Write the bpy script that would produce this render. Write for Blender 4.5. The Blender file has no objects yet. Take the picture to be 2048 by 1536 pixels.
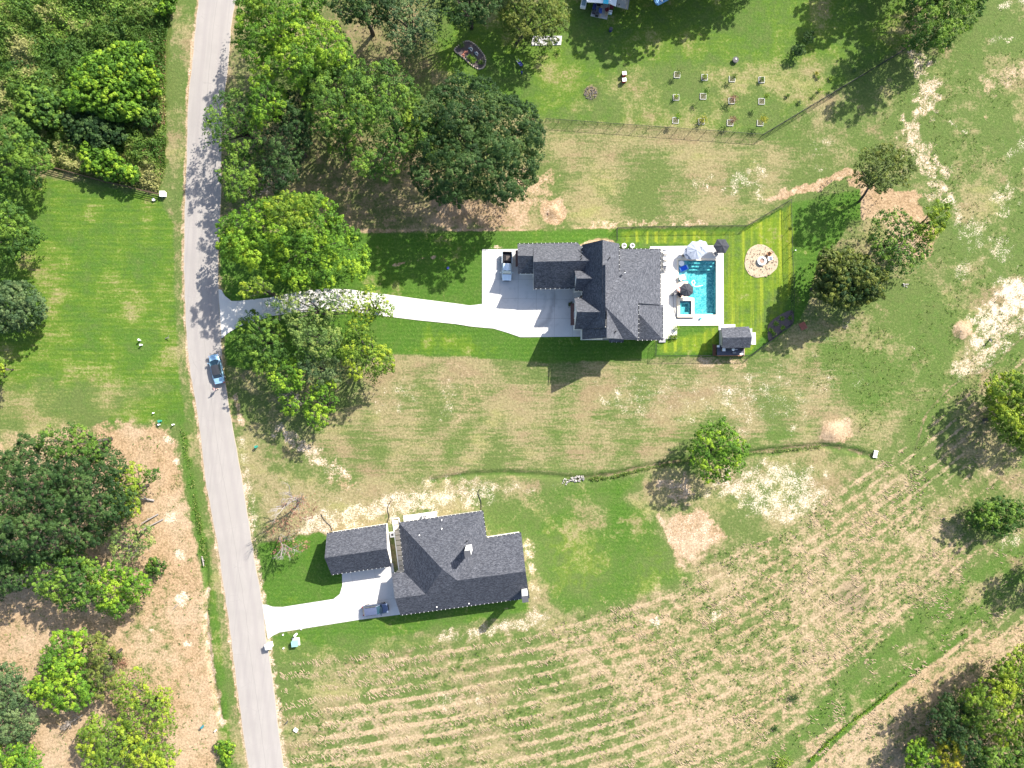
import bpy, bmesh, math, random
import numpy as np
from mathutils import Vector, Matrix
from mathutils.geometry import tessellate_polygon
random.seed(7)
R = math.radians
S = 11.0            # photo pixels per metre on the ground
HC = 1419.0         # camera height in the same pixels (129 m)
scn = bpy.context.scene
col = scn.collection
# ------------------------------------------------------------------ camera, sky, sun, exposure
cam_d = bpy.data.cameras.new('camera'); cam = bpy.data.objects.new('camera', cam_d); col.objects.link(cam)
cam.location = (0, 0, HC/S); cam.rotation_euler = (0, 0, 0)
cam_d.sensor_width = 36; cam_d.angle = 2*math.atan(1024/HC); cam_d.clip_end = 5000; cam_d.clip_start = 1
scn.camera = cam
SUN = Vector((.85, .92, 1.0)).normalized()     # towards the sun: north-east of the picture
EL = math.asin(SUN.z); AZ = math.atan2(SUN.x, SUN.y)
wd = bpy.data.worlds.new('World'); scn.world = wd; wd.use_nodes = True
wn = wd.node_tree.nodes; wl = wd.node_tree.links
sky = wn.new('ShaderNodeTexSky'); sky.sky_type = 'NISHITA'; sky.sun_disc = False
sky.sun_elevation = EL; sky.sun_rotation = AZ; sky.air_density = 1.0; sky.dust_density = 2.0
bgn = wn['Background']; wl.new(sky.outputs[0], bgn.inputs[0]); bgn.inputs[1].default_value = 0.115
sl = bpy.data.lights.new('sun', 'SUN'); sl.energy = 4.5; sl.angle = R(.53); sl.color = (1, .94, .84)
so = bpy.data.objects.new('sun', sl); col.objects.link(so)
so.rotation_euler = SUN.to_track_quat('Z', 'Y').to_euler(); so.location = (60, 60, 80)
scn.view_settings.view_transform = 'Standard'; scn.view_settings.look = 'None'
scn.view_settings.gamma = 1; scn.view_settings.use_curve_mapping = False
scn.view_settings.exposure = 1.5
# ------------------------------------------------------------------ coordinates
def W(px, py, h=0.0):
    """photo pixel seen at height h (px) -> world metres"""
    k = 1-h/HC
    return Vector(((px-1024)*k/S, -(py-768)*k/S, h/S))
def T(x, y, h=0.0):
    """true offset from the picture centre, px -> metres"""
    return Vector((x/S, -y/S, h/S))
# ------------------------------------------------------------------ material helpers
class NT:
    def __init__(s, name, rough=.8, spec=.3):
        s.m = bpy.data.materials.new(name); s.m.use_nodes = True
        s.t = s.m.node_tree; s.b = s.t.nodes['Principled BSDF']
        s.b.inputs['Roughness'].default_value = rough
        s.b.inputs['Specular IOR Level'].default_value = spec
        s.pos = None
    def n(s, kind): return s.t.nodes.new(kind)
    def l(s, a, b): s.t.links.new(a, b)
    def val(s, sock, v):
        if isinstance(v, (int, float)): sock.default_value = v
        elif isinstance(v, (tuple, list)): sock.default_value = (*v, 1) if len(v) == 3 and len(sock.default_value) == 4 else v
        else: s.l(v, sock)
    def P(s):
        if not s.pos:
            s.pos = s.n('ShaderNodeNewGeometry').outputs['Position']
        return s.pos
    def map(s, sc=(1, 1, 1), rot=0.0, src=None):
        m = s.n('ShaderNodeMapping'); s.l(src or s.P(), m.inputs[0])
        # rotate first, then scale
        m.inputs['Rotation'].default_value = (0, 0, 0)
        if rot:
            r = s.n('ShaderNodeVectorRotate'); r.rotation_type = 'Z_AXIS'; r.inputs['Angle'].default_value = rot
            s.l(src or s.P(), r.inputs['Vector']); s.l(r.outputs[0], m.inputs[0])
        m.inputs['Scale'].default_value = sc
        return m.outputs[0]
    def noise(s, scale, detail=3, vec=None, rough=.55, dist=0):
        n = s.n('ShaderNodeTexNoise'); s.l(vec or s.P(), n.inputs['Vector'])
        n.inputs['Scale'].default_value = scale; n.inputs['Detail'].default_value = detail
        n.inputs['Roughness'].default_value = rough; n.inputs['Distortion'].default_value = dist
        return n.outputs[0]
    def voro(s, scale, vec=None, feat='F1'):
        n = s.n('ShaderNodeTexVoronoi'); n.feature = feat; s.l(vec or s.P(), n.inputs['Vector'])
        n.inputs['Scale'].default_value = scale
        return n
    def math(s, op, a, b=0.0, c=None, clamp=False):
        n = s.n('ShaderNodeMath'); n.operation = op; n.use_clamp = clamp
        s.val(n.inputs[0], a); s.val(n.inputs[1], b)
        if c is not None: s.val(n.inputs[2], c)
        return n.outputs[0]
    def ss(s, x, lo, hi, t0=0., t1=1.):
        n = s.n('ShaderNodeMapRange'); n.interpolation_type = 'SMOOTHSTEP'
        s.val(n.inputs[0], x); n.inputs[1].default_value = lo; n.inputs[2].default_value = hi
        n.inputs[3].default_value = t0; n.inputs[4].default_value = t1
        return n.outputs[0]
    def mix(s, f, a, b, mode='MIX'):
        n = s.n('ShaderNodeMix'); n.data_type = 'RGBA'; n.blend_type = mode
        s.val(n.inputs[0], f); s.val(n.inputs[6], a); s.val(n.inputs[7], b)
        return n.outputs[2]
    def attr(s, name):
        n = s.n('ShaderNodeAttribute'); n.attribute_name = name; return n
    def sep(s, c):
        n = s.n('ShaderNodeSeparateColor'); s.l(c, n.inputs[0]); return n.outputs
    def bump(s, h, strength=.5, dist=.05):
        n = s.n('ShaderNodeBump'); s.val(n.inputs['Height'], h)
        n.inputs['Strength'].default_value = strength; n.inputs['Distance'].default_value = dist
        s.l(n.outputs[0], s.b.inputs['Normal'])
    def base(s, c): s.val(s.b.inputs['Base Color'], c)
MATS = {}
def flat(name, c, rough=.7, spec=.3, metal=0, var=.12, scale=3.0):
    if name in MATS: return MATS[name]
    t = NT(name, rough, spec); t.b.inputs['Metallic'].default_value = metal
    n = t.noise(scale, 4)
    t.base(t.mix(n, tuple(x*(1-var) for x in c), tuple(min(1, x*(1+var)) for x in c)))
    MATS[name] = t.m; return t.m
# ------------------------------------------------------------------ object helpers
def tag(o, label=None, cat=None, group=None, kind=None):
    if label: o['label'] = label
    if cat: o['category'] = cat
    if group: o['group'] = group
    if kind: o['kind'] = kind
    return o
def thing(name, label, cat, loc=(0, 0, 0), rz=0, group=None):
    o = bpy.data.objects.new(name, None); col.objects.link(o); o.empty_display_size = .3
    o.location = loc; o.rotation_euler = (0, 0, rz)
    return tag(o, label, cat, group)
class MB:
    """collects faces, then becomes one mesh object"""
    def __init__(s): s.v = []; s.f = []; s.mi = []
    def poly(s, pts, m=0):
        b = len(s.v); s.v += [tuple(p) for p in pts]; s.f.append(tuple(range(b, b+len(pts)))); s.mi.append(m)
    def box(s, c, d, rz=0, m=0, top=1.0, tilt=None):
        """centre, full size; top scales the upper face"""
        M = Matrix.Rotation(rz, 3, 'Z')
        if tilt: M = M @ Matrix.Rotation(tilt[0], 3, 'X') @ Matrix.Rotation(tilt[1], 3, 'Y')
        b = len(s.v)
        for z in (-1, 1):
            k = top if z > 0 else 1
            for x, y in ((-1, -1), (1, -1), (1, 1), (-1, 1)):
                s.v.append(tuple(Vector(c)+M @ Vector((x*d[0]/2*k, y*d[1]/2*k, z*d[2]/2))))
        for f in ((3, 2, 1, 0), (4, 5, 6, 7), (0, 1, 5, 4), (1, 2, 6, 5), (2, 3, 7, 6), (3, 0, 4, 7)):
            s.f.append(tuple(b+i for i in f)); s.mi.append(m)
    def cyl(s, p0, p1, r0, r1=None, n=10, m=0, caps=True):
        r1 = r0 if r1 is None else r1
        p0 = Vector(p0); p1 = Vector(p1); d = (p1-p0)
        if d.length < 1e-6: return
        q = d.to_track_quat('Z', 'Y').to_matrix(); b = len(s.v)
        for p, r in ((p0, r0), (p1, r1)):
            for i in range(n):
                a = 2*math.pi*i/n
                s.v.append(tuple(p+q @ Vector((r*math.cos(a), r*math.sin(a), 0))))
        for i in range(n):
            j = (i+1) % n
            s.f.append((b+i, b+j, b+n+j, b+n+i)); s.mi.append(m)
        if caps:
            s.f.append(tuple(b+i for i in reversed(range(n)))); s.mi.append(m)
            s.f.append(tuple(b+n+i for i in range(n))); s.mi.append(m)
    def tube(s, pts, r, n=6, m=0, r1=None):
        pts = [Vector(p) for p in pts]; r1 = r if r1 is None else r1; b = len(s.v); N = len(pts)
        for k, p in enumerate(pts):
            d = (pts[min(k+1, N-1)]-pts[max(k-1, 0)]); q = d.to_track_quat('Z', 'Y').to_matrix()
            rr = r+(r1-r)*k/(N-1)
            for i in range(n):
                a = 2*math.pi*i/n
                s.v.append(tuple(p+q @ Vector((rr*math.cos(a), rr*math.sin(a), 0))))
        for k in range(N-1):
            for i in range(n):
                j = (i+1) % n
                s.f.append((b+k*n+i, b+k*n+j, b+(k+1)*n+j, b+(k+1)*n+i)); s.mi.append(m)
        s.f.append(tuple(b+i for i in reversed(range(n)))); s.mi.append(m)
        s.f.append(tuple(b+(N-1)*n+i for i in range(n))); s.mi.append(m)
    def extr(s, loops, z0, z1, m=0, ms=None, bottom=False):
        """2D loops (outer + holes, metres) extruded from z0 to z1"""
        ms = m if ms is None else ms
        L = [[Vector((p[0], p[1], 0)) for p in l] for l in loops]
        flatv = [p for l in L for p in l]
        tri = tessellate_polygon(L); b = len(s.v)
        for p in flatv: s.v.append((p.x, p.y, z1))
        for t in tri:
            a, c, d = (flatv[i] for i in t)
            up = (c-a).cross(d-a).z
            tt = t if up > 0 else t[::-1]
            s.f.append(tuple(b+i for i in tt)); s.mi.append(m)
        for l in L:
            n = len(l)
            for i in range(n):
                p, q = l[i], l[(i+1) % n]
                s.poly([(p.x, p.y, z0), (q.x, q.y, z0), (q.x, q.y, z1), (p.x, p.y, z1)], ms)
    def loft(s, secs, m=0, close=True, caps=True):
        b = len(s.v); n = len(secs[0])
        for sec in secs: s.v += [tuple(p) for p in sec]
        for k in range(len(secs)-1):
            for i in range(n if close else n-1):
                j = (i+1) % n
                s.f.append((b+k*n+i, b+k*n+j, b+(k+1)*n+j, b+(k+1)*n+i)); s.mi.append(m)
        if caps and close:
            s.f.append(tuple(b+i for i in reversed(range(n)))); s.mi.append(m)
            s.f.append(tuple(b+(len(secs)-1)*n+i for i in range(n))); s.mi.append(m)
    def build(s, name, mats, parent=None, smooth=False, bevel=0, fix=True):
        me = bpy.data.meshes.new(name); me.from_pydata(s.v, [], s.f)
        mats = mats if isinstance(mats, (list, tuple)) else [mats]
        for m in mats: me.materials.append(m)
        if len(mats) > 1: me.polygons.foreach_set('material_index', s.mi)
        if fix:
            bm = bmesh.new(); bm.from_mesh(me); bmesh.ops.remove_doubles(bm, verts=bm.verts, dist=1e-5)
            bmesh.ops.recalc_face_normals(bm, faces=bm.faces); bm.to_mesh(me); bm.free()
        if smooth: me.polygons.foreach_set('use_smooth', [True]*len(me.polygons))
        me.update()
        o = bpy.data.objects.new(name, me); col.objects.link(o)
        if parent: o.parent = parent
        if bevel:
            md = o.modifiers.new('bevel', 'BEVEL'); md.width = bevel; md.segments = 2; md.limit_method = 'ANGLE'
        return o
def copy_tree(o, parent=None):
    c = o.copy(); col.objects.link(c)
    if parent: c.parent = parent
    for ch in list(o.children): copy_tree(ch, c)
    return c
def copy_at(o, loc, rz=0, label=None, sc=None):
    c = copy_tree(o); c.location = loc; c.rotation_euler = (0, 0, rz)
    if sc: c.scale = (sc, sc, sc) if isinstance(sc, (int, float)) else sc
    if label: c['label'] = label
    return c
def smooth_line(pts, n=6, closed=False):
    """Catmull-Rom through 2D points"""
    P = [Vector(p) for p in pts]; N = len(P); out = []
    for i in range(N if closed else N-1):
        if closed: a, b, c, d = P[(i-1) % N], P[i], P[(i+1) % N], P[(i+2) % N]
        else: a, b, c, d = P[max(i-1, 0)], P[i], P[i+1], P[min(i+2, N-1)]
        for k in range(n):
            t = k/n
            out.append(.5*((2*b)+(c-a)*t+(2*a-5*b+4*c-d)*t*t+(3*b-a-3*c+d)*t**3))
    if not closed: out.append(P[-1])
    return out
# ------------------------------------------------------------------ numpy geometry helpers
def inside(px, py, poly):
    r = np.zeros(px.shape, bool); n = len(poly); j = n-1
    for i in range(n):
        xi, yi = poly[i]; xj, yj = poly[j]
        c = ((yi > py) != (yj > py)) & (px < (xj-xi)*(py-yi)/((yj-yi) if yj != yi else 1e-9)+xi)
        r ^= c; j = i
    return r
def dist_line(px, py, pts, closed):
    d = np.full(px.shape, 1e9); n = len(pts)
    for i in range(n if closed else n-1):
        x0, y0 = pts[i]; x1, y1 = pts[(i+1) % n]
        dx, dy = x1-x0, y1-y0; L = dx*dx+dy*dy+1e-9
        t = np.clip(((px-x0)*dx+(py-y0)*dy)/L, 0, 1)
        d = np.minimum(d, (px-x0-t*dx)**2+(py-y0-t*dy)**2)
    return np.sqrt(d)
def vnoise(px, py, cell, seed):
    rng = np.random.RandomState(seed); g = rng.rand(256, 256)
    x = px/cell+1000; y = py/cell+1000
    xi = np.floor(x).astype(int); yi = np.floor(y).astype(int)
    fx = x-xi; fy = y-yi; fx = fx*fx*(3-2*fx); fy = fy*fy*(3-2*fy)
    a = g[xi % 256, yi % 256]; b = g[(xi+1) % 256, yi % 256]; c = g[xi % 256, (yi+1) % 256]; d = g[(xi+1) % 256, (yi+1) % 256]
    return (a*(1-fx)+b*fx)*(1-fy)+(c*(1-fx)+d*fx)*fy
def fbm(px, py, cell, seed, o=4):
    r = 0; a = 1; t = 0
    for i in range(o):
        r = r+a*vnoise(px, py, cell/2**i, seed+i); t += a; a *= .55
    return r/t
def sstep(x, a, b):
    t = np.clip((x-a)/(b-a), 0, 1); return t*t*(3-2*t)
# field rows: level curves of ROWF
_tx = np.array([-200, 600, 1000, 1300, 1600, 1900, 2048, 2400]); _ty = np.radians([5, 7, 11, 18, 32, 40, 42, 42])
_gx = np.arange(-200, 2401, 4.0); _gy = np.concatenate([[0], np.cumsum(np.tan(np.interp(_gx[:-1], _tx, _ty))*4)])
def rowf(px, py): return py+np.interp(px, _gx, _gy)
# ================================================================== GROUND
ROAD_L = [(404, -60), (397, 0), (385, 117), (377, 200), (373, 333), (370, 400), (368, 512), (368, 540), (372, 653), (380, 740), (397, 840), (410, 952), (416, 990), (437, 1103), (457, 1240), (471, 1350), (491, 1497), (498, 1536), (508, 1610)]
ROAD_R = [(480, -60), (472, 0), (463, 50), (457, 133), (448, 200), (443, 300), (442, 400), (437, 512), (437, 573), (442, 673), (447, 740), (463, 840), (483, 952), (506, 1098), (525, 1208), (533, 1279), (545, 1355), (567, 1536), (577, 1610)]
FIELD = [(560, 1330), (760, 1300), (1060, 1275), (1130, 1235), (1270, 1207), (1390, 1152), (1400, 1110), (1560, 1070), (1640, 1010), (1700, 960), (1760, 925), (1830, 880), (1880, 800), (1980, 745), (2100, 650), (2300, 640), (2300, 1700), (560, 1700)]
POOL = [(1357, 521), (1432, 521), (1432, 629.5), (1387.5, 629.5), (1387.5, 596), (1376, 594), (1376, 563), (1357, 563)]
SPA_O = [(1354, 596), (1387.5, 596), (1387.5, 635), (1354, 635)]
SPA_I = [(1359, 602), (1381.6, 602), (1381.6, 629.5), (1359, 629.5)]
HOLE = (1350, 516, 1436, 638)
def axis(lo, hi, step, far):
    a = list(np.arange(lo, hi+.001, step)); x = hi; s = step
    out = []
    while x < far: s *= 1.6; x += s; out.append(x)
    x = lo; s = step; pre = []
    while x > -far: s *= 1.6; x -= s; pre.append(x)
    return np.array(pre[::-1]+a+out)
gx = axis(-104, 104, .4, 2500); gy = axis(-78, 78, .4, 2500)
# snap grid lines to the pool hole
for v in (HOLE[0], HOLE[2]):
    t = (v-1024)/S; gx[np.argmin(abs(gx-t))] = t
for v in (HOLE[1], HOLE[3]):
    t = -(v-768)/S; gy[np.argmin(abs(gy-t))] = t
GX, GY = np.meshgrid(gx, gy); nx, ny = len(gx), len(gy)
X = GX.ravel(); Y = GY.ravel(); PX = X*S+1024; PY = 768-Y*S
wob = fbm(PX, PY, 14, 11, 3)-.5; wob2 = fbm(PX, PY, 60, 31, 3)-.5
CH = {k: np.full(PX.shape, v) for k, v in dict(lush=.34, dry=.5, soil=0., white=0., mulch=0., row=0., yel=.15, brush=0., hs=0., lit=0.).items()}
Z = np.zeros(PX.shape)
def sel(pts, m):
    xs = [p[0] for p in pts]; ys = [p[1] for p in pts]
    return np.where((PX > min(xs)-m) & (PX < max(xs)+m) & (PY > min(ys)-m) & (PY < max(ys)+m))[0]
def paint(pts, feather=8, amp=14, op=1.0, line=0, **kw):
    """blend channel values inside a polygon (or along a line of given width)"""
    idx = sel(pts, feather+amp+line+4); x = PX[idx]; y = PY[idx]
    d = dist_line(x, y, pts, not line)
    sd = (line/2-d) if line else np.where(inside(x, y, pts), d, -d)
    m = sstep(sd+wob[idx]*2*amp, -feather, feather)*op
    for k, v in kw.items(): CH[k][idx] = CH[k][idx]*(1-m)+v*m
def relief(pts, r, h, line=True, sharp=1.0):
    idx = sel(pts, r+4); x = PX[idx]; y = PY[idx]; d = dist_line(x, y, pts, not line) if len(pts) > 1 else np.hypot(x-pts[0][0], y-pts[0][1])
    m = sstep(1-d/r, 0, 1)**sharp*(.8+.5*wob[idx]); Z[idx] += h*m
circ = lambda x, y, r, n=14: [(x+r*math.cos(2*math.pi*i/n), y+r*math.sin(2*math.pi*i/n)) for i in range(n)]
# top left brush
paint([(-300, -200), (352, -200), (338, 60), (334, 200), (333, 330), (318, 385), (100, 335), (-300, 240)], brush=1, lush=.6, dry=.35)
# verge beside the road, left
paint([(345, -60), (372, 120), (362, 300), (355, 420), (350, 560), (356, 700), (372, 850), (400, 850), (380, 640), (372, 400), (400, 0), (400, -60)], 5, 6, lush=.5, dry=.45, yel=.3)
# left lawn
paint([(70, 350), (318, 392), (348, 450), (350, 600), (360, 760), (372, 850), (180, 852), (0, 910), (-400, 940), (-400, 300)], 5, 4, lush=.8, dry=.2, yel=.62, hs=.7)
paint([(-400, 800), (150, 760), (330, 770), (200, 850), (0, 930), (-400, 960)], 25, 20, lush=.35, dry=.5, hs=.6)
# lower left bare soil
paint([(-400, 930), (0, 900), (190, 852), (300, 845), (352, 868), (372, 960), (392, 1060), (415, 1150), (428, 1300), (438, 1440), (440, 1700), (-400, 1700)], 12, 16, soil=.86, lush=.3, dry=.6)
paint([(-60, 880), (130, 850), (220, 850), (150, 930), (-60, 980)], 24, 20, soil=.6, dry=.75)
paint([(230, 1220), (330, 1180), (350, 1330), (300, 1400), (240, 1320)], 30, 40, .7, soil=.6, lush=.4)
paint([(370, 960), (392, 1060), (412, 1180), (420, 1300)], 10, 20, .7, line=26, soil=.62, lush=.5, dry=.3)
for x, y, r in ((338, 878, 12), (340, 1035, 14), (360, 1110, 11), (365, 1200, 16), (375, 1290, 9), (300, 1260, 6), (355, 925, 10)):
    paint(circ(x, y, r), 6, 10, white=.85)
for r, w_ in ((34, .75), (44, .2), (52, .8), (63, .25), (72, .7), (82, .2), (92, .6)):
    paint([(222+r*math.cos(a), 950-r*1.15*math.sin(a)) for a in [.05+i*.16 for i in range(12)]], 2, 6, .55, line=3.5, soil=1, white=.35 if w_ > .5 else 0, mulch=.0 if w_ > .5 else .3)
for r in (18, 30, 44):
    paint([(1795+r*math.cos(a), 725-r*math.sin(a)) for a in [.3+i*.2 for i in range(12)]], 1.5, 4, .6, line=2.2, white=.75)
# green ditch strip left of the road
paint([(366, 850), (385, 980), (412, 1110), (432, 1250), (446, 1400), (462, 1600)], 6, 6, line=24, lush=.75, dry=.12, soil=0, white=0, yel=.4)
paint([(380, 850), (398, 970), (424, 1100), (444, 1240), (460, 1380), (480, 1600)], 5, 10, line=14, lush=.5, dry=.45, soil=0)
paint([(415, 1180), (412, 1230), (418, 1290), (426, 1350), (438, 1400), (444, 1450)], 3, 8, line=10, white=.6, soil=.8)
relief([(408, 1090), (414, 1180), (412, 1250), (420, 1330), (432, 1390), (441, 1440)], 6, -.5)
# house 1 garden
LAWN1 = [(440, 470), (520, 468), (700, 466), (1000, 462), (1240, 457), (1490, 455), (1590, 403), (1719, 378), (1722, 440), (1700, 442), (1680, 480), (1640, 520), (1618, 600), (1600, 640), (1504, 712), (1310, 715), (1220, 722), (1100, 725), (1000, 718), (900, 712), (780, 708), (600, 725), (520, 745), (452, 730), (446, 640), (440, 560)]
# north meadow and tree floor
paint([(440, 250), (700, 250), (830, 300), (900, 400), (1000, 400), (1030, 458), (690, 462), (440, 462)], 14, 20, lush=.28, dry=.6, soil=.4, lit=.7)
paint([(445, 0), (490, 0), (490, 120), (440, 200)], 10, 10, dry=.55, lush=.3, soil=.3, lit=.5)
paint([(640, 20), (860, 0), (900, 110), (830, 180), (760, 150), (690, 110)], 14, 18, soil=.3, dry=.5, lit=.9)
paint([(840, 20), (1140, 0), (1500, -60), (1830, -60), (1810, 95), (1525, 268), (1090, 240), (1000, 200), (860, 140)], 12, 12, lush=.66, dry=.22, yel=.6, hs=.3)
paint([(1250, 130), (1700, 120), (1640, 170), (1530, 260), (1120, 232)], 20, 14, lush=.4, dry=.36, yel=.5)
paint([(1090, 242), (1520, 275), (1620, 240), (1600, 300), (1560, 380), (1500, 448), (1000, 455), (1010, 360), (1085, 290)], 16, 16, lush=.3, dry=.6, yel=.45, hs=.6)
paint([(1040, 330), (1100, 340), (1120, 400), (1000, 440), (980, 400)], 14, 26, soil=.6, white=.3, dry=.6)
paint([(860, 395), (1060, 400), (1060, 452), (860, 455)], 8, 14, soil=.85, white=.32)
paint(circ(1107, 425, 27), 4, 3, soil=1, white=.42, lush=.3)
relief([(1107, 424)], 19, .7, False)
for x, y, r in ((1405, 365, 20), (1470, 362, 24), (1520, 345, 22), (1515, 375, 20), (1640, 340, 10), (1450, 380, 16)):
    paint(circ(x, y, r), 8, 26, white=.55)
paint([(1190, 445), (1410, 448)], 4, 18, line=12, soil=.7, white=.5)
paint([(690, 463), (870, 462), (1020, 461), (1228, 458)], 2.5, 2.5, line=7, soil=1, white=.4, lush=0)
# right meadow
paint([(1810, 100), (1900, -100), (2400, -100), (2400, 640), (2048, 700), (1900, 780), (1760, 700), (1700, 600), (1900, 560), (1880, 400), (1820, 330), (1600, 300), (1540, 280)], 20, 20, lush=.42, dry=.36, yel=.2)
paint([(1835, 105), (1850, 150), (1865, 200), (1830, 235), (1822, 270), (1850, 320), (1872, 350), (1878, 385)], 14, 34, line=42, soil=.6, white=.62)
paint([(1895, 400), (1908, 405)], 6, 10, line=14, white=.85)
paint([(1975, 170), (2060, 140), (2150, 130)], 16, 26, line=44, soil=.6, white=.45)
paint([(1990, 80), (2040, 70)], 8, 14, line=12, white=.55)
paint([(2000, 5), (2060, 5)], 8, 18, line=18, white=.7)
paint([(1900, 245), (1932, 265)], 4, 10, line=10, white=.8)
paint([(1900, 100), (1950, 190), (2000, 300), (2048, 420)], 4, 4, .6, line=6, soil=.6)
for x, y, r in ((1960, 480, 24), (2000, 500, 30), (1930, 530, 14), (2030, 300, 20), (1940, 460, 30), (2010, 400, 30), (1920, 420, 14)):
    paint(circ(x, y, r), 10, 34, white=.56)
paint([(1925, 640), (1975, 600), (2000, 562), (2060, 552), (2120, 560), (2120, 640), (2048, 650), (1990, 700), (1930, 735), (1918, 700), (1950, 660)], 18, 44, white=.84, soil=.6, dry=.6)
relief([(1925, 660)], 26, .8, False); paint(circ(1925, 660, 22), 5, 5, white=.35, soil=.8)
paint([(2048, 640), (1990, 700), (1950, 735), (1920, 745)], 14, 34, line=40, white=.62, soil=.5)
paint([(1690, 640), (1620, 720), (1560, 740), (1640, 690)], 20, 34, white=.5)
# orange dirt run by the leaning trees
paint([(1543, 400), (1590, 383), (1640, 368), (1690, 346), (1730, 352)], 4, 9, line=17, soil=1, white=.42, lush=.1)
paint([(1690, 350), (1760, 375), (1830, 380), (1880, 470), (1850, 520), (1800, 500), (1760, 440), (1721, 440), (1719, 378), (1700, 372)], 6, 10, soil=.98, white=.2, lush=.1)
# centre meadow
paint([(780, 712), (1100, 728), (1500, 720), (1640, 640), (1760, 700), (1880, 800), (1700, 900), (1500, 905), (1150, 950), (850, 960), (700, 960), (600, 880), (620, 830), (760, 760)], 20, 14, lush=.28, dry=.66, yel=.3, hs=.85)
paint([(780, 740), (1100, 745), (1500, 760), (1560, 860), (1150, 935), (800, 930), (700, 880)], 40, 40, .8, soil=.24)
paint([(1190, 300), (1450, 330), (1500, 430), (1200, 430)], 26, 26, .8, soil=.26)
paint([(1480, 720), (1640, 660), (1760, 700), (1860, 800), (1720, 890), (1690, 800), (1560, 730)], 30, 20, .8, lush=.6, dry=.3, hs=.4)
paint([(1560, 850), (1480, 890), (1600, 885), (1630, 870)], 16, 14, .8, lush=.55, dry=.3)
paint([(1100, 760), (1220, 760), (1200, 900), (1080, 900)], 40, 30, .7, lush=.5, dry=.42)
paint([(960, 760), (1080, 740), (1080, 900), (960, 940)], 40, 30, .7, soil=.3, dry=.66)
paint([(1230, 860), (1400, 830), (1480, 840), (1360, 890), (1230, 920)], 30, 24, .7, lush=.5, dry=.4)
for x, y, rx, ry in ((805, 790, 40, 26), (900, 795, 22, 50), (1645, 290, 40, 14)):
    paint([(x+rx*math.cos(i*.7), y+ry*math.sin(i*.7)) for i in range(9)], 14, 30, white=.45)
paint(circ(1183, 186, 17), 5, 5, mulch=.5, white=.3, soil=.6)
paint([(860, 60), (1040, 90), (1050, 200), (990, 190), (900, 150)], 16, 16, lush=.75, soil=0, dry=.15, lit=0)
paint([(920, 730), (945, 745), (930, 840), (900, 900)], 14, 16, .8, line=36, soil=.45, dry=.75)
paint([(960, 840), (900, 900), (880, 960)], 18, 8, .8, line=34, lush=.35, dry=.35, soil=0)
for x, y, r in ((760, 800, 26), (800, 790, 26), (890, 755, 14), (1650, 760, 30), (1720, 760, 16), (1690, 640, 12), (1560, 760, 30)):
    paint(circ(x, y, r), 14, 30, white=.4)
paint([(1180, 770), (1300, 745), (1560, 740), (1680, 760), (1650, 830), (1500, 870), (1400, 850), (1250, 860)], 30, 30, white=.36)
for i in range(26):
    x = 1180+random.random()*480; y = 745+random.random()*120
    paint(circ(x, y, 3+random.random()*9, 8), 6, 14, white=.6)
paint([(1630, 880), (1650, 845), (1700, 832), (1710, 870), (1690, 890)], 9, 10, soil=1, white=.3, lush=.1); relief([(1665, 865)], 36, .7, False)
paint([(1700, 700), (1850, 620), (1950, 640), (1880, 780), (1760, 760)], 20, 14, lush=.5, dry=.3, hs=0)
# west part of the centre, under the trees
paint([(452, 745), (560, 740), (760, 760), (640, 840), (700, 960), (520, 1060), (505, 1050), (480, 900)], 14, 14, lush=.32, dry=.45, yel=.3)
paint([(562, 862), (600, 890), (650, 930), (700, 968)], 8, 24, line=30, soil=.6, white=.62)
paint([(480, 880), (500, 960), (512, 1050)], 4, 10, line=16, white=.55, dry=.7)
paint([(470, 790), (485, 850)], 4, 8, line=12, soil=.7, white=.5)
# dry strip along the ditch and north of house 2
paint([(500, 930), (600, 960), (700, 965), (860, 960), (1000, 962), (1130, 965), (980, 1010), (970, 1025), (800, 1045), (780, 1050), (650, 1070), (520, 1080)], 12, 16, dry=.78, white=.3, lush=.2, yel=.35)
paint([(620, 1060), (700, 1030), (770, 1010), (870, 1000), (960, 985)], 12, 30, line=44, white=.72, dry=.9)
paint([(840, 965), (900, 960), (1050, 980)], 8, 30, line=16, white=.55)
# house 2 lawns
paint([(509, 1092), (560, 1078), (640, 1066), (700, 1100), (720, 1180), (684, 1190), (665, 1202), (565, 1217), (527, 1213), (515, 1150)], 4, 5, lush=.92, dry=0, white=0, yel=.4)
paint([(545, 1272), (716, 1236), (1058, 1190), (1066, 1226), (900, 1252), (700, 1298), (560, 1306)], 7, 8, lush=.8, dry=.06, yel=.35)
paint([(545, 1290), (700, 1285), (900, 1262), (1060, 1262), (1050, 1310), (800, 1335), (640, 1420), (600, 1536), (575, 1536), (548, 1330)], 16, 18, lush=.5, dry=.34, yel=.5)
paint([(860, 1270), (960, 1252), (1060, 1222), (1095, 1222), (1090, 1250), (960, 1278), (880, 1290)], 6, 26, white=.66, dry=.8)
paint([(1052, 1070), (1072, 1090), (1075, 1190), (1095, 1240), (1070, 1240), (1058, 1190), (1045, 1100)], 6, 18, white=.6, soil=.5, dry=.7)
paint([(985, 1010), (1130, 972), (1290, 948), (1316, 1035), (1346, 1130), (1388, 1150), (1270, 1204), (1130, 1230), (1092, 1190), (1075, 1090), (1048, 1062), (980, 1056)], 22, 16, lush=.68, dry=.15, yel=.35)
paint([(1130, 1000), (1210, 995), (1225, 1050), (1160, 1060)], 22, 22, .7, lush=.4, dry=.5)
paint([(1090, 1070), (1160, 1060), (1220, 1130), (1180, 1200), (1100, 1180)], 22, 30, .8, lush=.5, dry=.42, yel=.8)
paint([(1270, 1120), (1340, 1080), (1360, 1140), (1280, 1190)], 24, 30, .7, lush=.45, yel=.75, dry=.3)
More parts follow.
